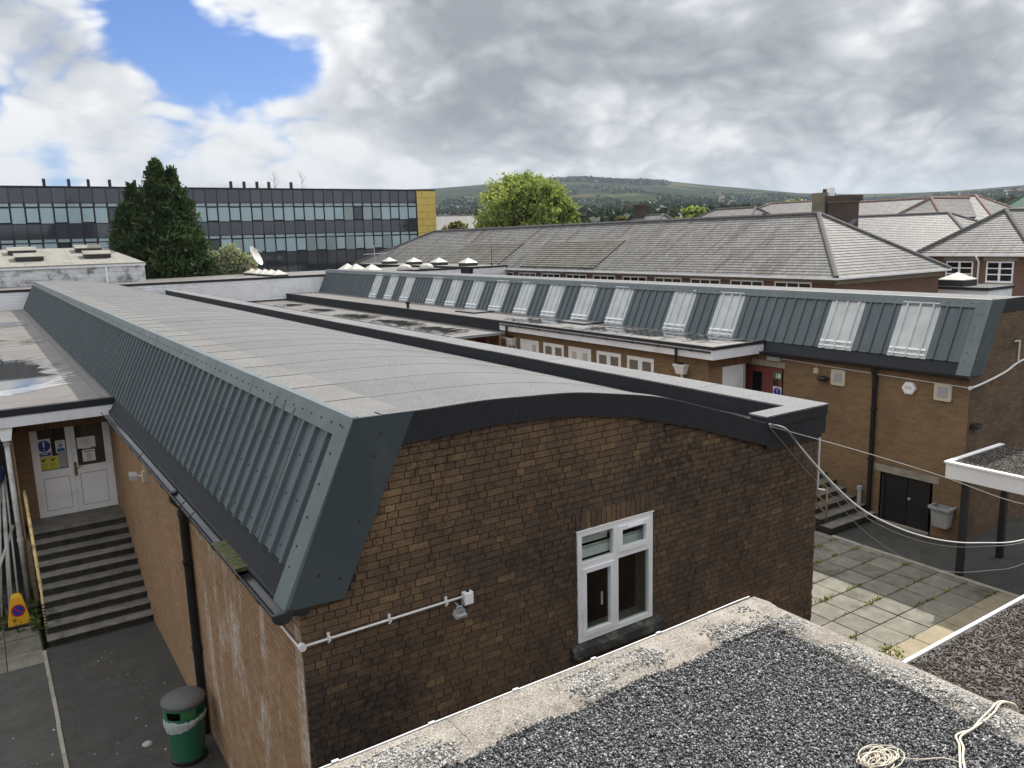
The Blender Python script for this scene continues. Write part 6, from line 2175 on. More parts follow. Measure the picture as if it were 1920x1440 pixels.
def build_cross_block():
    B = thing('cross_block', 'low flat-roofed block with white boarded front closing the far end of both halls', 'building', (12, 55, 0))
    y = 50.03
    k = 0
    z = 3.60
    while z < 4.88:
        MB().hexa([(-8, y - 0.022, z), (29, y - 0.022, z), (29, y + 0.02, z), (-8, y + 0.02, z),
                   (-8, y - 0.006, z + 0.158), (29, y - 0.006, z + 0.158), (29, y + 0.02, z + 0.158), (-8, y + 0.02, z + 0.158)]).build('board', 'white_paint', B)
        z += 0.16
    MB().box(-8, 29, y + 0.02, 50.3, 0, 4.86).build('wall', 'brick_hall_x', B)
    MB().box(-8, 29.1, y - 0.06, 50.12, 4.88, 5.0).build('roof_trim', 'felt_black', B)
    MB().box(-8, 29, 50.12, 60, 4.7, 4.90).build('roof', 'felt_flat', B)
    for i, yy in enumerate((58.4, 56.8, 55.3, 53.9, 52.4)):
        pyramid('pyramid_skylight', '%s small cream pyramid skylight in the row of five beside the satellite dish' % ('farthest', 'second farthest', 'middle', 'second nearest', 'nearest')[i], 16.7, yy, 4.90, 0.95, 0.30, 0.10, 'row of five pyramid skylights')
    for i, yy in enumerate((56.1, 54.5, 51.8)):
        pyramid('pyramid_skylight', '%s of three cream pyramid skylights above the far end of the rooflit hall' % ('leftmost', 'middle', 'rightmost')[i], 23.0, yy, 4.90, 1.1, 0.42, 0.10, 'three skylights above the far hall')
    for x in (25.2, 26.9):
        t = thing('dome_skylight', '%s low white dome skylight peeping over the roof edge of the rooflit hall' % ('left' if x < 26 else 'right'), 'skylight', (x, 51, 4.9), 'dome skylights on the cross block')
        MB().lathe([(0.5, 0.0), (0.5, 0.15), (0.45, 0.32), (0.28, 0.42), (0.0, 0.46)], (x, 51.2, 4.9), 14).build('dome', 'skylight_dome', t, smooth=True)
        MB().lathe([(0.55, 0.0), (0.55, 0.10), (0.5, 0.10)], (x, 51.2, 4.9), 14).build('curb', 'felt_dark', t)
    D = thing('satellite_dish', 'cream satellite dish on a post in front of the glass building', 'satellite dish', (16.5, 58.5, 4.9))
    c, ax = Vector((16.75, 58.0, 6.12)), Vector((0.75, -0.55, 0.45)).normalized()
    a = ax.orthogonal().normalized()
    b = ax.cross(a)
    m = MB()
    N, Mr = 20, 4
    ring = []
    for i in range(Mr + 1):
        rr = 0.75 * i / Mr
        ring.append([c + a * rr * math.cos(2 * math.pi * k / N) + b * rr * math.sin(2 * math.pi * k / N) + ax * (0.28 * (rr / 0.75) ** 2) for k in range(N)])
    for i in range(Mr):
        for k in range(N):
            m.poly([ring[i][k], ring[i][(k + 1) % N], ring[i + 1][(k + 1) % N], ring[i + 1][k]])
    m.build('reflector', 'dish', D, smooth=True)
    MB().tube([c + a * 0.7 + ax * 0.25, c + ax * 0.75], 0.02, 5).build('arm', 'grey_metal', D)
    MB().tube([(16.45, 58.2, 4.9), (16.5, 58.2, 6.1), c], 0.05, 6).build('post', 'rust_rail', D)
    # block with four skylights next to the slate roof
    U = thing('skylight_block', 'flat-roofed block with black fascia and four pyramid skylights beside the slate roof', 'building', (34.4, 66, 0))
    MB().box(33.0, 36.2, 55.0, 78, 0, 4.3).build('wall', 'white_paint', U)
    MB().box(32.9, 36.3, 54.95, 78.1, 4.72, 4.78).build('roof', 'felt_flat', U)
    MB().box(32.86, 32.99, 55.12, 78.1, 4.28, 4.80).build('black_fascia', 'felt_black', U)
    MB().box(32.86, 36.3, 54.93, 55.1, 4.66, 4.80).build('roof_trim', 'felt_black', U)
    for k in range(3):
        MB().box(33.0, 36.3, 54.96, 55.0, 4.2 + 0.155 * k, 4.35 + 0.155 * k).build('board', 'white_paint', U)
    for n, yy in enumerate((73.0, 67.7, 62.9, 57.9)):
        pyramid('pyramid_skylight', '%s large cream pyramid skylight on the black-edged roof beside the slate roof' % ('leftmost', 'second from left', 'third from left', 'rightmost')[n], 34.3, yy, 4.78, 1.15, 0.38, 0.22, 'four skylights on the black-edged roof')
    A = thing('roof_aerial', 'television aerial standing on the roof in front of the glass building', 'aerial', (27, 60, 4.8))
    MB().tube([(26.7, 59.5, 4.9), (26.7, 59.5, 6.7)], 0.03, 5).build('mast', 'grey_metal', A)
    MB().tube([(25.7, 59.2, 6.0), (27.9, 59.8, 6.05)], 0.025, 5).build('boom', 'grey_metal', A)
    for k in range(6):
        MB().tube([(25.8 + 0.4 * k, 59.0 + .1 * k, 6.02), (25.8 + 0.4 * k, 59.6 + .1 * k, 6.02)], 0.012, 4).build('element', 'grey_metal', A)
    A = thing('roof_mast', 'thin dark mast in front of the slate roof', 'mast', (35.8, 56.3, 4.8))
    MB().tube([(35.6, 56.3, 4.75), (35.6, 56.3, 6.3)], 0.025, 5).build('rod', 'black_plastic', A)
    MB().tube([(35.6, 56.3, 4.75), (35.6, 56.3, 5.0)], 0.07, 6).build('base', 'black_plastic', A)


def build_old_white():
    B = thing('old_white_building', 'old whitewashed block building with grey sheet roof left of the conifer', 'building', (0, 60, 0))
    r = random.Random(3)
    y = 56.0
    # blockwork: each block proud or sunken a little
    wall = MB().box(-6, 9.28, y + 0.05, 64, 0, 5.9).build('wall', 'old_white', B)
    z = 4.62
    row = 0
    while z < 5.9:
        x = -6 + (0.4 if row % 2 else 0)
        while x < 9.2:
            m = MB()
            m.cur = r.random()
            d = r.uniform(0.0, 0.03)
            m.box(x + 0.01, min(x + 0.79, 9.27), y + d, y + 0.06, z + 0.01, min(z + 0.31, 5.9))
            if r.random() > 0.06:
                m.build('block', 'old_white', wall)
            x += 0.8
        z += 0.32
        row += 1
    MB().box(-6, 9.32, y - 0.08, y + 0.03, 5.90, 6.06).build('fascia_board', 'white_paint', B)
    MB().box(7.0, 7.1, y - 0.05, y, 4.7, 5.9).build('downpipe', 'upvc', B)
    for k in range(12):
        xa, xb = -6 + 1.25 * k, -6 + 1.25 * (k + 1)
        ta, tb = min(xa, 7.65), min(xb, 7.65)
        xb = min(xb, 9.3)
        if k == 11:
            xb = 9.3
        m = MB()
        m.cur = r.random()
        m.hexa([(xa, y - 0.12, 6.05), (xb - 0.01, y - 0.12, 6.05), (tb - 0.01, 61, 7.06), (ta, 61, 7.06), (xa, y - 0.12, 6.10), (xb - 0.01, y - 0.12, 6.10), (tb - 0.01, 61, 7.12), (ta, 61, 7.12)])
        m.build('roof_panel', 'asbestos', B)
    for x, yy in ((2.85, 59.6), (3.1, 57.7), (6.6, 59.8), (6.85, 57.9)):
        zz = 6.07 + (yy - 56) * 0.202
        rl = MB().hexa([(x - 0.75, yy - 0.45, zz), (x + 0.75, yy - 0.45, zz), (x + 0.75, yy + 0.45, zz + 0.18), (x - 0.75, yy + 0.45, zz + 0.18),
                        (x - 0.75, yy - 0.45, zz + 0.20), (x + 0.75, yy - 0.45, zz + 0.20), (x + 0.75, yy + 0.45, zz + 0.42), (x - 0.75, yy + 0.45, zz + 0.42)]).build('rooflight', 'felt_dark', B)
        MB().hexa([(x - 0.8, yy - 0.5, zz + 0.205), (x + 0.8, yy - 0.5, zz + 0.205), (x + 0.8, yy + 0.5, zz + 0.425), (x - 0.8, yy + 0.5, zz + 0.425),
                   (x - 0.8, yy - 0.5, zz + 0.25), (x + 0.8, yy - 0.5, zz + 0.25), (x + 0.8, yy + 0.5, zz + 0.47), (x - 0.8, yy + 0.5, zz + 0.47)]).build('cover', 'asbestos', rl)


def build_glass_block():
    B = thing('glass_office_block', 'three-storey dark glass curtain-wall block with yellow panelled end', 'building', (24, 95, 0))
    r = random.Random(17)
    Y = 90.0
    x0, x1, cw = -1.0, 46.3, 1.18
    MB().box(-14, x1, Y + 0.12, 104, 0, 12.9).build('core', 'interior', B)
    MB().box(-14, 48.95, Y - 0.1, 104, 12.93, 13.05).build('roof_edge', 'mullion', B)
    rows = [('spandrel_panel', 11.50, 12.88), ('top_light', 11.13, 11.42), ('window_pane', 9.55, 11.02), ('spandrel_panel', 8.12, 9.45), ('top_light', 7.76, 8.04),
            ('window_pane', 6.18, 7.66), ('spandrel_panel', 4.72, 6.08), ('window_pane', 1.6, 4.6)]
    proto = {}
    n = int((x1 - x0) / cw) + 1
    for k in range(n):
        xa = x1 - (k + 1) * cw
        for ri, (nm, za, zb) in enumerate(rows):
            op = (k % 2 == 0) and nm == 'window_pane' and ri < 6
            if nm == 'spandrel_panel':
                t = round(r.random() * 4) / 4
                a, b = 0.03, cw - 0.03
            elif nm == 'top_light':
                t = 0.75
                a, b = 0.09, cw - 0.09
            else:
                if ri == 7:
                    t = 0.0
                else:
                    t = 0.9 if r.random() < (0.8 if ri < 4 else (0.3 if 8 < k < 22 else 0.8)) else round(r.random() * 4) / 4
                a, b = (0.10, cw - 0.10) if op else (0.05, cw - 0.05)
                if op:
                    za, zb = za + 0.10, zb - 0.06
            key = (nm, ri, op, t)
            if key not in proto:
                m = MB()
                m.cur = t
                m.box(a, b, Y + 0.0, Y + 0.03, za, zb, 'k')
                o = m.build(nm, 'spandrel' if nm == 'spandrel_panel' else 'pane_light', B, world=None)
                o.matrix_basis = Matrix.Translation((xa, 0, 0))
                WM[o.name] = o.matrix_basis.copy()
                proto[key] = o.data
            else:
                inst(nm, proto[key], (xa, 0, 0), B)
    m = MB().box(0, 0.055, Y - 0.06, Y + 0.10, 1.0, 12.92)
    o = m.build('mullion', 'mullion', B)
    o.matrix_basis = Matrix.Translation((x1 - 0.03, 0, 0))
    WM[o.name] = o.matrix_basis.copy()
    for k in range(1, n + 1):
        inst('mullion', o.data, (x1 - 0.03 - k * cw, 0, 0), B)
    for za, zb in ((11.42, 11.50), (11.02, 11.13), (9.45, 9.55), (8.04, 8.12), (7.66, 7.76), (6.08, 6.18), (4.60, 4.72)):
        MB().box(-14, x1, Y - 0.03, Y + 0.10, za, zb).build('transom', 'mullion', B)
    MB().box(46.36, 48.92, Y - 0.02, 104, 0, 12.9).build('end_wall', 'yellow_joint', B)
    z = 12.9
    row = 0
    while z > 1.2:
        h = 0.84
        cut = [46.34, 47.75 if row % 2 else 47.05, 48.94]
        for a, b in zip(cut, cut[1:]):
            MB().box(a + 0.02, b - 0.02, Y - 0.06 + r.uniform(-.006, .006), Y - 0.021, z - h + 0.02, z - 0.015).build('yellow_panel', 'yellow_clad', B)
        z -= h
        row += 1
    for px in (6.9, 9.0, 10.7, 12.6, 14.9, 24.4, 25.8, 27.2, 28.5, 31.0):
        MB().box(px - 0.13, px + 0.13, Y + 0.3, Y + 0.6, 13.05, 13.75).build('roof_post', 'mullion', B)


def courses_face(m, A, Bp, C, D, dz, lift=0.02):
    """slate courses on a slope: bottom edge A-B, top edge D-C, each course a step proud of the next"""
    A, Bp, C, D = map(Vector, (A, Bp, C, D))
    n = max(2, int(round((D.z - A.z) / dz)))
    nrm = (Bp - A).cross(D - A).normalized()
    if nrm.z < 0:
        nrm = -nrm
    for k in range(n):
        t0, t1 = k / n, (k + 1) / n
        a, b = A.lerp(D, t0) + nrm * lift, Bp.lerp(C, t0) + nrm * lift
        c, d = Bp.lerp(C, t1), A.lerp(D, t1)
        m.poly([a, b, c, d])
        m.poly([a - nrm * lift, b - nrm * lift, b, a])


def hip_building(name, label, x0, x1, y0, y1, ze, zr, ridge, hip0, hip1, mats=('slate_x', 'slate_y'), wall=True, ridge_mat='ridge_tile', over=0.4, zg=-0.4, wallmat=('brick_red_y', 'brick_red_x'), group=None):
    """ridge 'y' or 'x'; hip0/hip1 = run of the hip at either end (0 = gable)"""
    B = thing(name, label, 'building', ((x0 + x1) / 2, (y0 + y1) / 2, zg), group)
    dz = 0.14
    if ridge == 'y':
        xm = (x0 + x1) / 2
        R0, R1 = (xm, y0 + hip0, zr), (xm, y1 - hip1, zr)
        faces = [((x0, y1, ze), (x0, y0, ze), R0, R1, mats[0]), ((x1, y0, ze), (x1, y1, ze), R1, R0, mats[0])]
        ends = [((x0, y0, ze), (x1, y0, ze), R0, R0, mats[1]), ((x1, y1, ze), (x0, y1, ze), R1, R1, mats[1])]
    else:
        ym = (y0 + y1) / 2
        R0, R1 = (x0 + hip0, ym, zr), (x1 - hip1, ym, zr)
        faces = [((x0, y0, ze), (x1, y0, ze), R1, R0, mats[1]), ((x1, y1, ze), (x0, y1, ze), R0, R1, mats[1])]
        ends = [((x0, y1, ze), (x0, y0, ze), R0, R0, mats[0]), ((x1, y0, ze), (x1, y1, ze), R1, R1, mats[0])]
    for (a, b, c, d, mt) in faces + ends:
        m = MB()
        courses_face(m, a, b, c, d, dz)
        m.build('roof_slope', mt, B)
    # ridge and hips
    segs = [(R0, R1)]
    if hip0 > 0:
        segs += [((faces[0][1] if ridge == 'y' else faces[0][0]), R0), ((faces[1][0] if ridge == 'y' else faces[1][1]), R0)]
    if hip1 > 0:
        segs += [((faces[0][0] if ridge == 'y' else faces[0][1]), R1), ((faces[1][1] if ridge == 'y' else faces[1][0]), R1)]
    for a, b in segs:
        a, b = Vector(a) + Vector((0, 0, 0.03)), Vector(b) + Vector((0, 0, 0.03))
        MB().tube([a, b], 0.13, 6).build('ridge_tiles', ridge_mat, B)
    if wall:
        o = over
        m = MB()
        m.poly([(x0 + o, y1 - o, zg), (x0 + o, y0 + o, zg), (x0 + o, y0 + o, ze - 0.05), (x0 + o, y1 - o, ze - 0.05)])
        m.build('side_wall', wallmat[0], B)
        m = MB()
        m.poly([(x1 - o, y0 + o, zg), (x1 - o, y1 - o, zg), (x1 - o, y1 - o, ze - 0.05), (x1 - o, y0 + o, ze - 0.05)])
        m.build('side_wall', wallmat[0], B)
        m = MB()
        m.poly([(x0 + o, y0 + o, zg), (x1 - o, y0 + o, zg), (x1 - o, y0 + o, ze - 0.05), (x0 + o, y0 + o, ze - 0.05)])
        m.build('end_wall', wallmat[1], B)
        m = MB()
        m.poly([(x1 - o, y1 - o, zg), (x0 + o, y1 - o, zg), (x0 + o, y1 - o, ze - 0.05), (x1 - o, y1 - o, ze - 0.05)])
        m.build('end_wall', wallmat[1], B)
        m = MB()
        g = 0.07
        for p in ([(x0 - g, x0 + 0.05), (y0 - g, y1 + g)], [(x1 - 0.05, x1 + g), (y0 - g, y1 + g)], [(x0 + 0.05, x1 - 0.05), (y0 - g, y0 + 0.05)], [(x0 + 0.05, x1 - 0.05), (y1 - 0.05, y1 + g)]):
            m.box(p[0][0], p[0][1], p[1][0], p[1][1], ze - 0.09, ze + 0.01)
        m.build('gutter', 'white_paint', B)
        MB().box(x0 + 0.06, x1 - 0.06, y0 + 0.06, y1 - 0.06, ze - 0.14, ze - 0.095).build('soffit', 'lintel', B)
    return B


def build_slate_roofs():
    r = random.Random(23)
    B = hip_building('slate_roof_school', 'long brick school range with weathered grey slate hipped roof behind the second hall', 36.0, 46.6, 24.7, 86, 4.52, 7.82, 'y', 5.0, 9.5)
    MB().box(36.38, 36.399, 25.12, 85.5, 4.24, 4.42).build('concrete_band', 'lintel', B)
    MB().box(36.42, 46.2, 25.08, 25.099, 4.15, 4.42).build('concrete_band', 'lintel', B)
    y = 26.4
    k = 0
    while y < 56:
        w = 2.35
        m = MB()
        x = 36.36
        m.box(x, x + 0.035, y, y + w, 2.9, 2.98).box(x, x + 0.035, y, y + w, 4.16, 4.24)
        for q in range(4):
            yy = y + (w - 0.08) * q / 3
            m.box(x, x + 0.035, yy, yy + 0.08, 2.98, 4.16)
        wi = m.build('window', 'white_paint', B)
        for q in range(3):
            ya, yb = y + (w - 0.08) * q / 3 + 0.08, y + (w - 0.08) * (q + 1) / 3
            MB().box(x + 0.02, x + 0.03, ya, yb, 2.98, 4.16).build('pane', 'glass_dark', wi)
        y += 3.1
        k += 1
    # two mossy, rougher patches of slates
    def slope_pt(y, t):
        return (36.0 + 5.3 * t - 0.02, y, 4.52 + 3.3 * t + 0.045)
    for ya, yb, t0, t1 in ((56.6, 66.0, 0.06, 0.60), (44.0, 53.2, 0.05, 0.62)):
        m = MB()
        courses_face(m, slope_pt(yb, t0), slope_pt(ya, t0), slope_pt(ya, t1), slope_pt(yb, t1), 0.14, 0.03)
        m.build('mossy_slates', 'slate_mossy', B)
    # ridge vents
    for yy in (33.5, 39.5, 46, 54, 63, 72):
        MB().box(41.2, 41.4, yy - 0.15, yy + 0.15, 7.9, 8.02).build('ridge_vent', 'ridge_tile', B)
    C = thing('chimney_stack', 'double chimney stack, part render part dark brick, behind the slate hip', 'chimney', (46, 31.6, 5))
    MB().box(45.4, 46.5, 30.55, 32.0, 4.5, 8.55).build('brick_stack', 'chimney_brick', C)
    MB().box(45.35, 46.55, 30.5, 32.05, 8.55, 8.68).build('band', 'chimney_render', C)
    MB().box(45.25, 46.65, 30.4, 32.15, 8.68, 8.98).build('cap', 'chimney_brick', C)
    MB().box(45.3, 46.4, 32.16, 33.1, 4.5, 9.22).build('render_stack', 'chimney_render', C)
    MB().tube([(45.8, 32.5, 9.2), (45.8, 32.5, 9.45)], [0.18, 0.15], 8).build('chimney_pot', 'chimney_brick', C)
    MB().box(45.6, 46.0, 31.95, 32.25, 9.0, 9.5).build('flue_terminal', 'upvc', C)
    MB().hexa([(45.2, 30.3, 6.9), (45.3, 31.9, 6.9), (46.0, 31.9, 7.4), (46.0, 30.3, 7.4), (45.2, 30.3, 7.1), (45.3, 31.9, 7.9), (46.0, 31.9, 7.9), (46.0, 30.3, 7.5)]).build('lead_flashing', 'lead', C)

    W = hip_building('hip_roof_wing', 'brick wing with pale slate hip end and two white sash windows at the right edge', 53.6, 78, 23.3, 31.0, 5.06, 7.86, 'x', 4.1, 4.0, ('slate_x', 'slate_y'))
    for ya, yb in ((27.12, 28.87), (24.66, 26.30)):
        x = 53.96
        m = MB()
        f = 0.09
        m.box(x, x + 0.035, ya, ya + f, 3.30, 4.64).box(x, x + 0.035, yb - f, yb, 3.30, 4.64).box(x, x + 0.035, ya + f, yb - f, 4.55, 4.64).box(x, x + 0.035, ya + f, yb - f, 3.30, 3.42)
        c = (ya + yb) / 2
        m.box(x, x + 0.035, c - 0.07, c + 0.07, 3.42, 4.55)
        for zz in (3.78, 4.16):
            m.box(x, x + 0.035, ya + f, c - 0.07, zz, zz + 0.07).box(x, x + 0.035, c + 0.07, yb - f, zz, zz + 0.07)
        wi = m.build('window', 'cream_paint' if False else 'white_paint', W)
        for p, q in ((ya + f, c - 0.07), (c + 0.07, yb - f)):
            for za, zb in ((3.42, 3.78), (3.85, 4.16), (4.23, 4.55)):
                MB().box(x + 0.02, x + 0.03, p, q, za, zb).build('pane', 'glass_dark', wi)
        MB().box(53.93, 53.999, ya - 0.1, yb + 0.1, 3.16, 3.29).build('sill', 'lintel', W)
        MB().box(53.975, 53.999, ya - 0.2, yb + 0.2, 4.68, 4.88).build('lintel', 'lintel', W)
    MB().tube([(53.5, 26.75, 5.0), (53.9, 26.75, 4.6), (53.9, 26.75, 1.0)], 0.06, 8).build('downpipe', 'upvc', W, smooth=True)
    K = thing('roof_kiosk', 'small flat-roofed box with a cream pyramid skylight before the brick wing', 'building', (47.8, 24.8, 0))
    MB().box(46.8, 49.5, 22.6, 27.0, -0.4, 3.35).build('walls', 'white_paint', K)
    MB().box(46.7, 49.6, 22.5, 27.1, 3.35, 3.50).build('roof', 'felt_black', K)
    pyramid('pyramid_skylight', 'single cream pyramid skylight in front of the brick wing windows', 47.9, 24.9, 3.50, 1.5, 0.40, 0.32)

    hip_building('slate_roof_house', 'mid-distance slate roof between the chimney and the brick wing', 63.4, 75.8, 31.3, 54, 5.0, 7.96, 'y', 6.0, 6.0, ('slate_pale', 'slate_y'), over=0.4)
    hip_building('slate_roof_house', 'far broad slate roof rising behind the mid-distance one', 83, 97, 39, 63.5, 6.2, 10.0, 'y', 6.5, 2.0, ('slate_pale', 'slate_y'), ridge_mat='ridge_clay')
    hip_building('slate_roof_house', 'pale hipped cross wing with terracotta hips on the far roofs', 79.5, 92, 43.3, 48.6, 7.85, 9.75, 'x', 2.7, 1.0, ('slate_y', 'slate_y'), ridge_mat='ridge_clay')
    hip_building('slate_roof_house', 'far slate roof just left of the chimney stack', 84, 96, 62.5, 78, 7.4, 10.45, 'y', 1.5, 6.0, ('slate_pale', 'slate_y'), ridge_mat='ridge_clay')
    hip_building('slate_roof_house', 'low far slate roof left of the chimney, below the woods', 70, 82, 60, 74, 6.4, 9.6, 'y', 3.0, 5.0, ('slate_pale', 'slate_y'))
    H = hip_building('slate_roof_house', 'far slate roof with a small dark chimney at the middle of the view', 70, 80, 74.5, 85, 6.6, 9.35, 'y', 2.5, 4.0, ('slate_pale', 'slate_y'))
    MB().box(74.3, 75.3, 80.2, 81.6, 8.5, 10.5).build('chimney', 'chimney_brick', H)
    MB().box(74.15, 75.45, 80.05, 81.75, 10.5, 10.75).build('chimney_cap', 'chimney_brick', H)
    G = hip_building('green_roof_hall', 'small building with green roof at the far right', 150, 160, 65.5, 71.5, 9.6, 12.3, 'x', 3.0, 3.0, ('green_roof', 'green_roof'))
    hip_building('slate_roof_house', 'grey roof half hidden between the yellow end wall and the big tree', 60, 72, 112, 126, 7.5, 10.8, 'x', 0.1, 0.1, ('slate_pale', 'slate_y'))
    hip_building('slate_roof_house', 'grey roof peeping out left of the big green tree', 66, 76, 96, 110, 6.8, 9.6, 'y', 0.1, 0.1, ('slate_x', 'slate_y'))


# ------------------------------------------------------------------ trees
def tree(name, label, base, h, spread, trunk_h, n_lobes, leaves, lsize, mat, seed, group=None, flat=0.8, lobe_r=0.34):
    r = random.Random(seed)
    rg = np.random.default_rng(seed)
    T = thing(name, label, 'tree', base, group)
    bx, by, bz = base
    cz = bz + trunk_h + (h - trunk_h) * 0.48
    ch = (h - trunk_h) * 0.5
    lobes = []
    for k in range(n_lobes):
        while True:
            p = Vector((r.uniform(-1, 1), r.uniform(-1, 1), r.uniform(-1, 1)))
            if 0.25 < p.length < 1:
                break
        w = 1 - 0.25 * max(0, p.z)
        c = Vector((bx + p.x * spread * 0.72 * w, by + p.y * spread * 0.72 * w, cz + p.z * ch * 0.80))
        lobes.append((c, spread * lobe_r * r.uniform(0.65, 1.15), r.random()))
    trunk = MB()
    trunk.tube([(bx, by, bz), (bx + 0.1, by, bz + trunk_h * 0.6), (bx, by + 0.1, cz)], [spread * 0.075, spread * 0.055, spread * 0.03], 8)
    for c, q, _ in lobes[::2]:
        s = Vector((bx, by, bz + trunk_h * r.uniform(0.6, 1.1)))
        mid = s.lerp(c, 0.5) + Vector((0, 0, -0.4))
        trunk.tube([s, mid, c], [spread * 0.03, spread * 0.02, spread * 0.006], 5)
    trunk.build('trunk', 'bark', T, smooth=True)
    per = leaves // n_lobes
    Cs, ts = [], []
    for c, q, tt in lobes:
        # leaves sit in small sprays along twigs that radiate from the limb end
        nt_ = per // 12 + 1
        tw = rg.normal(size=(nt_, 3))
        tw /= np.linalg.norm(tw, axis=1)[:, None]
        tl = 0.25 + 0.85 * rg.random(nt_) ** 0.7
        tip = tw * tl[:, None] * q
        idx = rg.integers(0, nt_, per)
        al = 0.55 + 0.5 * rg.random(per)
        Cs.append(np.array(c) + (tip[idx] * al[:, None] + rg.normal(size=(per, 3)) * q * 0.10) * np.array([1, 1, flat]))
        ts.append(np.clip(0.25 + 0.45 * tt * 0.6 + 0.45 * rg.random(per), 0, 1))
    C = np.concatenate(Cs)
    P, F = leaf_quads(rg, C, lsize, 0.25, 0.65)
    np_mesh('crown', P, F, mat, T, np.concatenate(ts))
    return T


def conifer(name, label, leaders, n, seed):
    """leaders: (x, y, base z, top z, radius at base)"""
    rg = np.random.default_rng(seed)
    T = thing(name, label, 'tree', (leaders[0][0], leaders[0][1], 0))
    m = MB()
    for x, y, z0, z1, rad in leaders:
        m.tube([(x, y, 0), (x, y, z1 - 0.3)], [0.28, 0.03], 7)
    m.build('trunk', 'bark', T, smooth=True)
    Cs, Ds, ts = [], [], []
    tot = sum(l[4] * (l[3] - l[2]) for l in leaders)
    for x, y, z0, z1, rad in leaders:
        k = int(n * rad * (z1 - z0) / tot)
        nb = k // 55
        # boughs: each a drooping fan of sprays
        h = rg.random(nb) ** 1.25
        zb = z0 + (z1 - z0) * h
        rr = rad * np.minimum(1.0, (1 - h) * 1.55 + 0.04) ** 0.85 * (0.62 + 0.68 * rg.random(nb))
        a = rg.random(nb) * 2 * np.pi
        tt = rg.random(nb)
        for b in range(nb):
            q = 55
            s = 0.25 + 0.78 * rg.random(q) ** 0.6
            w = 0.10 + 0.16 * rr[b]
            da = a[b] + rg.normal(size=q) * 0.17
            up = (1 - s) * -0.2 + 0.32 * s ** 2 * (0.5 + rr[b] * 0.22) * rg.normal(0.6, 0.5, q)
            px = x + np.cos(da) * s * rr[b] + rg.normal(size=q) * w * 0.3
            py = y + np.sin(da) * s * rr[b] + rg.normal(size=q) * w * 0.3
            pz = zb[b] + up + rg.normal(size=q) * 0.12
            Cs.append(np.stack([px, py, pz], 1))
            Ds.append(np.stack([np.cos(da) * 0.6, np.sin(da) * 0.6, 0.7 + 0 * da], 1))
            ts.append(np.clip(0.15 + 0.5 * tt[b] + 0.35 * rg.random(q), 0, 1))
    C, D, t = np.concatenate(Cs), np.concatenate(Ds), np.concatenate(ts)
    P, F = leaf_quads(rg, C, 0.24, 0.0, 0.36, D)
    np_mesh('crown', P, F, 'leaf_conifer', T, t)


def build_trees():
    conifer('conifer_tree', 'tall dark evergreen with several pointed leaders in front of the glass block',
            [(11.6, 62, 0.8, 12.9, 2.6), (12.75, 62.3, 0.8, 12.4, 2.5), (10.0, 62.2, 0.8, 11.2, 2.2), (9.1, 62, 0.8, 9.6, 1.7), (13.2, 61.7, 0.8, 9.6, 2.0), (12.0, 61.6, 0.8, 10.6, 2.4)], 120000, 31)
    s = thing('silver_shrub', 'pale silvery green shrub between the conifer and the satellite dish', 'shrub', (16.2, 62, 0))
    rg = np.random.default_rng(9)
    for k, (cx, cz, rx, rz) in enumerate(((15.2, 5.3, 1.0, 1.3), (16.3, 5.6, 1.15, 1.5), (17.3, 5.2, 0.9, 1.2), (16.0, 4.2, 1.9, 1.4))):
        leaf_ball('leaves', s, (cx, 62.2, cz), (rx, 0.9, rz), 2600, 0.17, 'leaf_silver', 90 + k, -0.3)
    MB().tube([(16.2, 62.2, 0), (16.2, 62.2, 5)], [0.12, 0.03], 6).build('stem', 'bark', s)
    tree('broadleaf_tree', 'large bright green round-headed tree above the slate roof', (56.0, 80, 0), 15.4, 6.8, 3.0, 75, 110000, 0.23, 'leaf_green', 107, lobe_r=0.34)
    tree('broadleaf_tree', 'small lobe of bright green tree at the right foot of the large one', (61.6, 79, 0), 10.6, 2.4, 3.5, 14, 9000, 0.28, 'leaf_green', 102)
    tree('broadleaf_tree', 'thin olive-brown tree beside the yellow end wall', (54.5, 95, 0), 10.6, 3.3, 2.5, 16, 6500, 0.26, 'leaf_olive', 103)
    tree('broadleaf_tree', 'small round tree showing over the ridge right of the large tree', (84, 95, 0), 10.6, 2.6, 2.5, 12, 5000, 0.32, 'leaf_olive', 104)
    tree('broadleaf_tree', 'green tree tops behind the roof with the small dark chimney', (100, 96, 0), 12.0, 4.0, 3, 14, 5000, 0.4, 'leaf_green', 105)
    tree('broadleaf_tree', 'yellowish tree tops above the low far slate roof', (112, 84, 0), 13.0, 4.0, 3, 14, 5000, 0.4, 'leaf_green', 106)
    for k, (x, y, h) in enumerate(((38.5, 108, 15.9), (34.8, 108, 16.2))):
        B = thing('bare_tree', 'leafless twiggy tree top above the glass block roof, %s of the two' % ('right' if k == 0 else 'left'), 'tree', (x, y, 0))
        r = random.Random(200 + k)
        m = MB()
        m.tube([(x, y, 0), (x, y, h)], [0.12, 0.012], 5)
        for j in range(16):
            z = h - r.uniform(0.2, 4.0)
            m.tube([(x, y, z), (x + r.uniform(-1, 1), y, z + r.uniform(0.5, 1.6))], [0.016, 0.006], 4)
        m.build('trunk', 'bark', B)


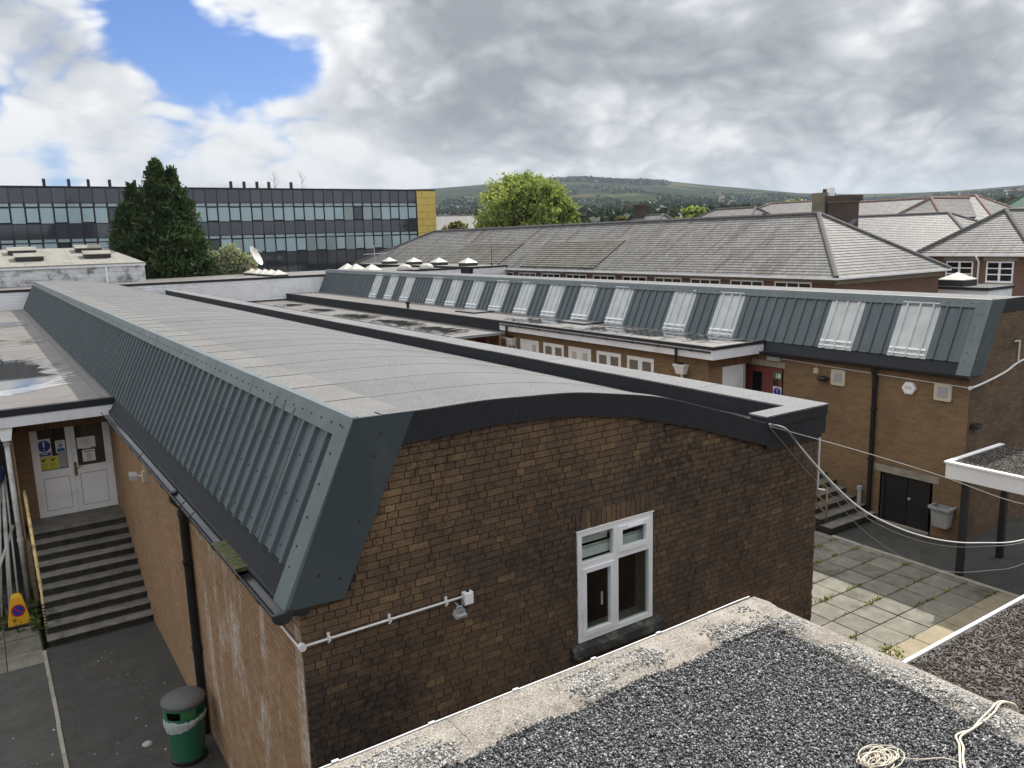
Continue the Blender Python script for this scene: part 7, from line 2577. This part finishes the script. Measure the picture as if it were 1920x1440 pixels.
# ------------------------------------------------------------------ ground, hills, far woods and houses
RIDGE = [(-60, 1.2), (-20, 2.2), (0, 3.0), (15, 3.3), (24, 3.45), (28.7, 3.5), (31.7, 3.68), (35.4, 3.92), (36.9, 3.95), (39, 3.86), (41.2, 3.66), (44.5, 3.5),
         (47.3, 3.1), (49.7, 2.8), (53, 2.35), (56, 2.15), (59.4, 2.05), (62, 2.05), (65.6, 2.2), (75, 2.6), (95, 2.4), (130, 1.2)]
RISE = [(260, -0.35), (420, 0.10), (600, 0.22), (900, 0.36), (1300, 0.50), (1900, 0.66), (2700, 0.85), (3500, 1.0), (4200, 0.95), (5200, 0.6)]


def land_z(az, rad):
    f = lerp(RISE, rad)
    e = lerp(RIDGE, az) * f
    e += 0.10 * math.sin(az * 0.55 + rad * 0.0016) * min(1, rad / 1500) * (1 if rad < 3300 else 0)
    e += 0.06 * math.sin(az * 1.9 + rad * 0.004) * (1 if rad < 3000 else 0)
    return CAMZ + rad * math.tan(math.radians(e))


def build_land():
    MB().poly([(-9000, -9000, -0.62), (9000, -9000, -0.62), (9000, 9000, -0.62), (-9000, 9000, -0.62)]).build('ground', 'grass_ground', kind='structure')
    MB().poly([(-60, -30, -0.5), (110, -30, -0.5), (110, 130, -0.5), (-60, 130, -0.5)]).build('school_grounds', 'asphalt_old', kind='structure')
    az = np.linspace(-60, 130, 191)
    rad = np.concatenate([np.linspace(260, 1500, 32), np.linspace(1600, 5200, 30)])
    V = np.zeros((len(rad), len(az), 3))
    for i, R in enumerate(rad):
        for j, a in enumerate(az):
            V[i, j] = (R * math.sin(math.radians(a)), R * math.cos(math.radians(a)), land_z(a, R))
    n, m = len(rad), len(az)
    I = np.arange(n * m).reshape(n, m)
    F = np.stack([I[:-1, :-1], I[:-1, 1:], I[1:, 1:], I[1:, :-1]], -1).reshape(-1, 4)
    np_mesh('hills', V.reshape(-1, 3), F, 'hill_land', None, None, True, kind='structure')
    # woods on the lower slopes
    rg = np.random.default_rng(77)
    N = 26000
    a = rg.uniform(24, 72, N)
    R = 330 + 2300 * rg.random(N) ** 1.5
    q = np.sin(a * 0.9 + R * 0.006) + np.sin(a * 0.37 - R * 0.0031 + 1.7) + 0.8 * np.sin(R * 0.011 + a * 0.2)
    right = np.clip((a - 46) / 8, 0, 1)
    keep = (q + rg.normal(size=N) * 0.45 + right * 1.1 - np.clip((R - 800) / 700, 0, 1) * (1.15 - right * 0.75)) > -0.35
    a = np.concatenate([a[keep], rg.uniform(46, 70, 7000)])
    R = np.concatenate([R[keep], rg.uniform(800, 1900, 7000)])
    zz = np.array([land_z(x, y) for x, y in zip(a, R)])
    X, Y = R * np.sin(np.radians(a)), R * np.cos(np.radians(a))
    per = 16
    n = len(a)
    rad = rg.uniform(3.0, 6.0, n)
    d = rg.normal(size=(n, per, 3))
    d /= np.linalg.norm(d, axis=2)[:, :, None]
    d[:, :, 2] *= 0.9
    C = np.stack([X, Y, zz + rad * 0.8], 1)[:, None, :] + d * rad[:, None, None] * (0.6 + 0.5 * rg.random((n, per, 1)))
    P, F = leaf_quads(rg, C.reshape(-1, 3), 3.4, 0.0, 0.8)
    t = np.repeat(rg.random(n), per) * 0.6 + 0.4 * rg.random(n * per)
    np_mesh('woodland', P, F, 'leaf_wood', None, t, label='far-off dark green woods covering the lower hillsides', cat='woodland', kind='stuff')
    # conifer plantation along the hill crest
    N = 2600
    a = rg.uniform(36.5, 44.5, N)
    R = rg.uniform(3080, 3420, N)
    keep = (np.abs(a - 40.4) < 2.6) | (rg.random(N) < 0.12)
    a, R = a[keep], R[keep]
    zz = np.array([land_z(x, y) for x, y in zip(a, R)])
    X, Y = R * np.sin(np.radians(a)), R * np.cos(np.radians(a))
    n = len(a)
    C = np.repeat(np.stack([X, Y, zz + 3], 1), 5, 0) + rg.normal(size=(n * 5, 3)) * np.array([7, 7, 2.2])
    P, F = leaf_quads(rg, C, 9.0, 0.0, 0.9)
    np_mesh('plantation', P, F, 'leaf_wood', None, rg.random(n * 5) * 0.5, label='dark conifer plantation along the crest of the hill', cat='woodland', kind='stuff')
    # houses scattered over the right-hand hillside
    r = random.Random(55)
    m = MB()
    m.box(-5, 5, -4, 4, 0, 5.5)
    hm = m.build('hillside_house', 'house_wall')
    m = MB()
    m.prism([(-4.4, 5.5), (4.4, 5.5), (0, 8.6)], 'x', -5.2, 5.2)
    hr = m.build('roof', 'house_roof', hm)
    lab = 'tiny distant house on the wooded hillside at the right horizon'
    for k in range(46):
        a = r.uniform(54.5, 63.0) if k < 38 else r.uniform(46, 66)
        R = r.uniform(1500, 2300)
        z = land_z(a, R) + 1.5
        M = Matrix.Translation((R * math.sin(math.radians(a)), R * math.cos(math.radians(a)), z)) @ Matrix.Rotation(r.uniform(0, 3.14), 4, 'Z') @ Matrix.Diagonal((r.uniform(0.8, 1.7), 1, r.uniform(0.85, 1.2), 1))
        if k == 0:
            o = hm
            o.matrix_basis = M
            WM[o.name] = M
        else:
            o = hm.copy()
            COL.objects.link(o)
            o.matrix_basis = M
            c = hr.copy()
            COL.objects.link(c)
            c.parent = o
        tag(o, lab, 'house', 'houses on the far hillside')


def build_haze():
    MB().box(-8950, 8950, -8950, 8950, -1.7, 420).build('haze', 'haze_air', kind='stuff')


build_main_hall()
fixtures()
hang_cables()
build_second_hall()
build_link()
build_puddles()
build_court()
build_lobby()
build_left_ground()
build_front_roofs()
build_rear_block()
build_cross_block()
build_old_white()
build_glass_block()
build_slate_roofs()
build_trees()
build_land()
build_haze()
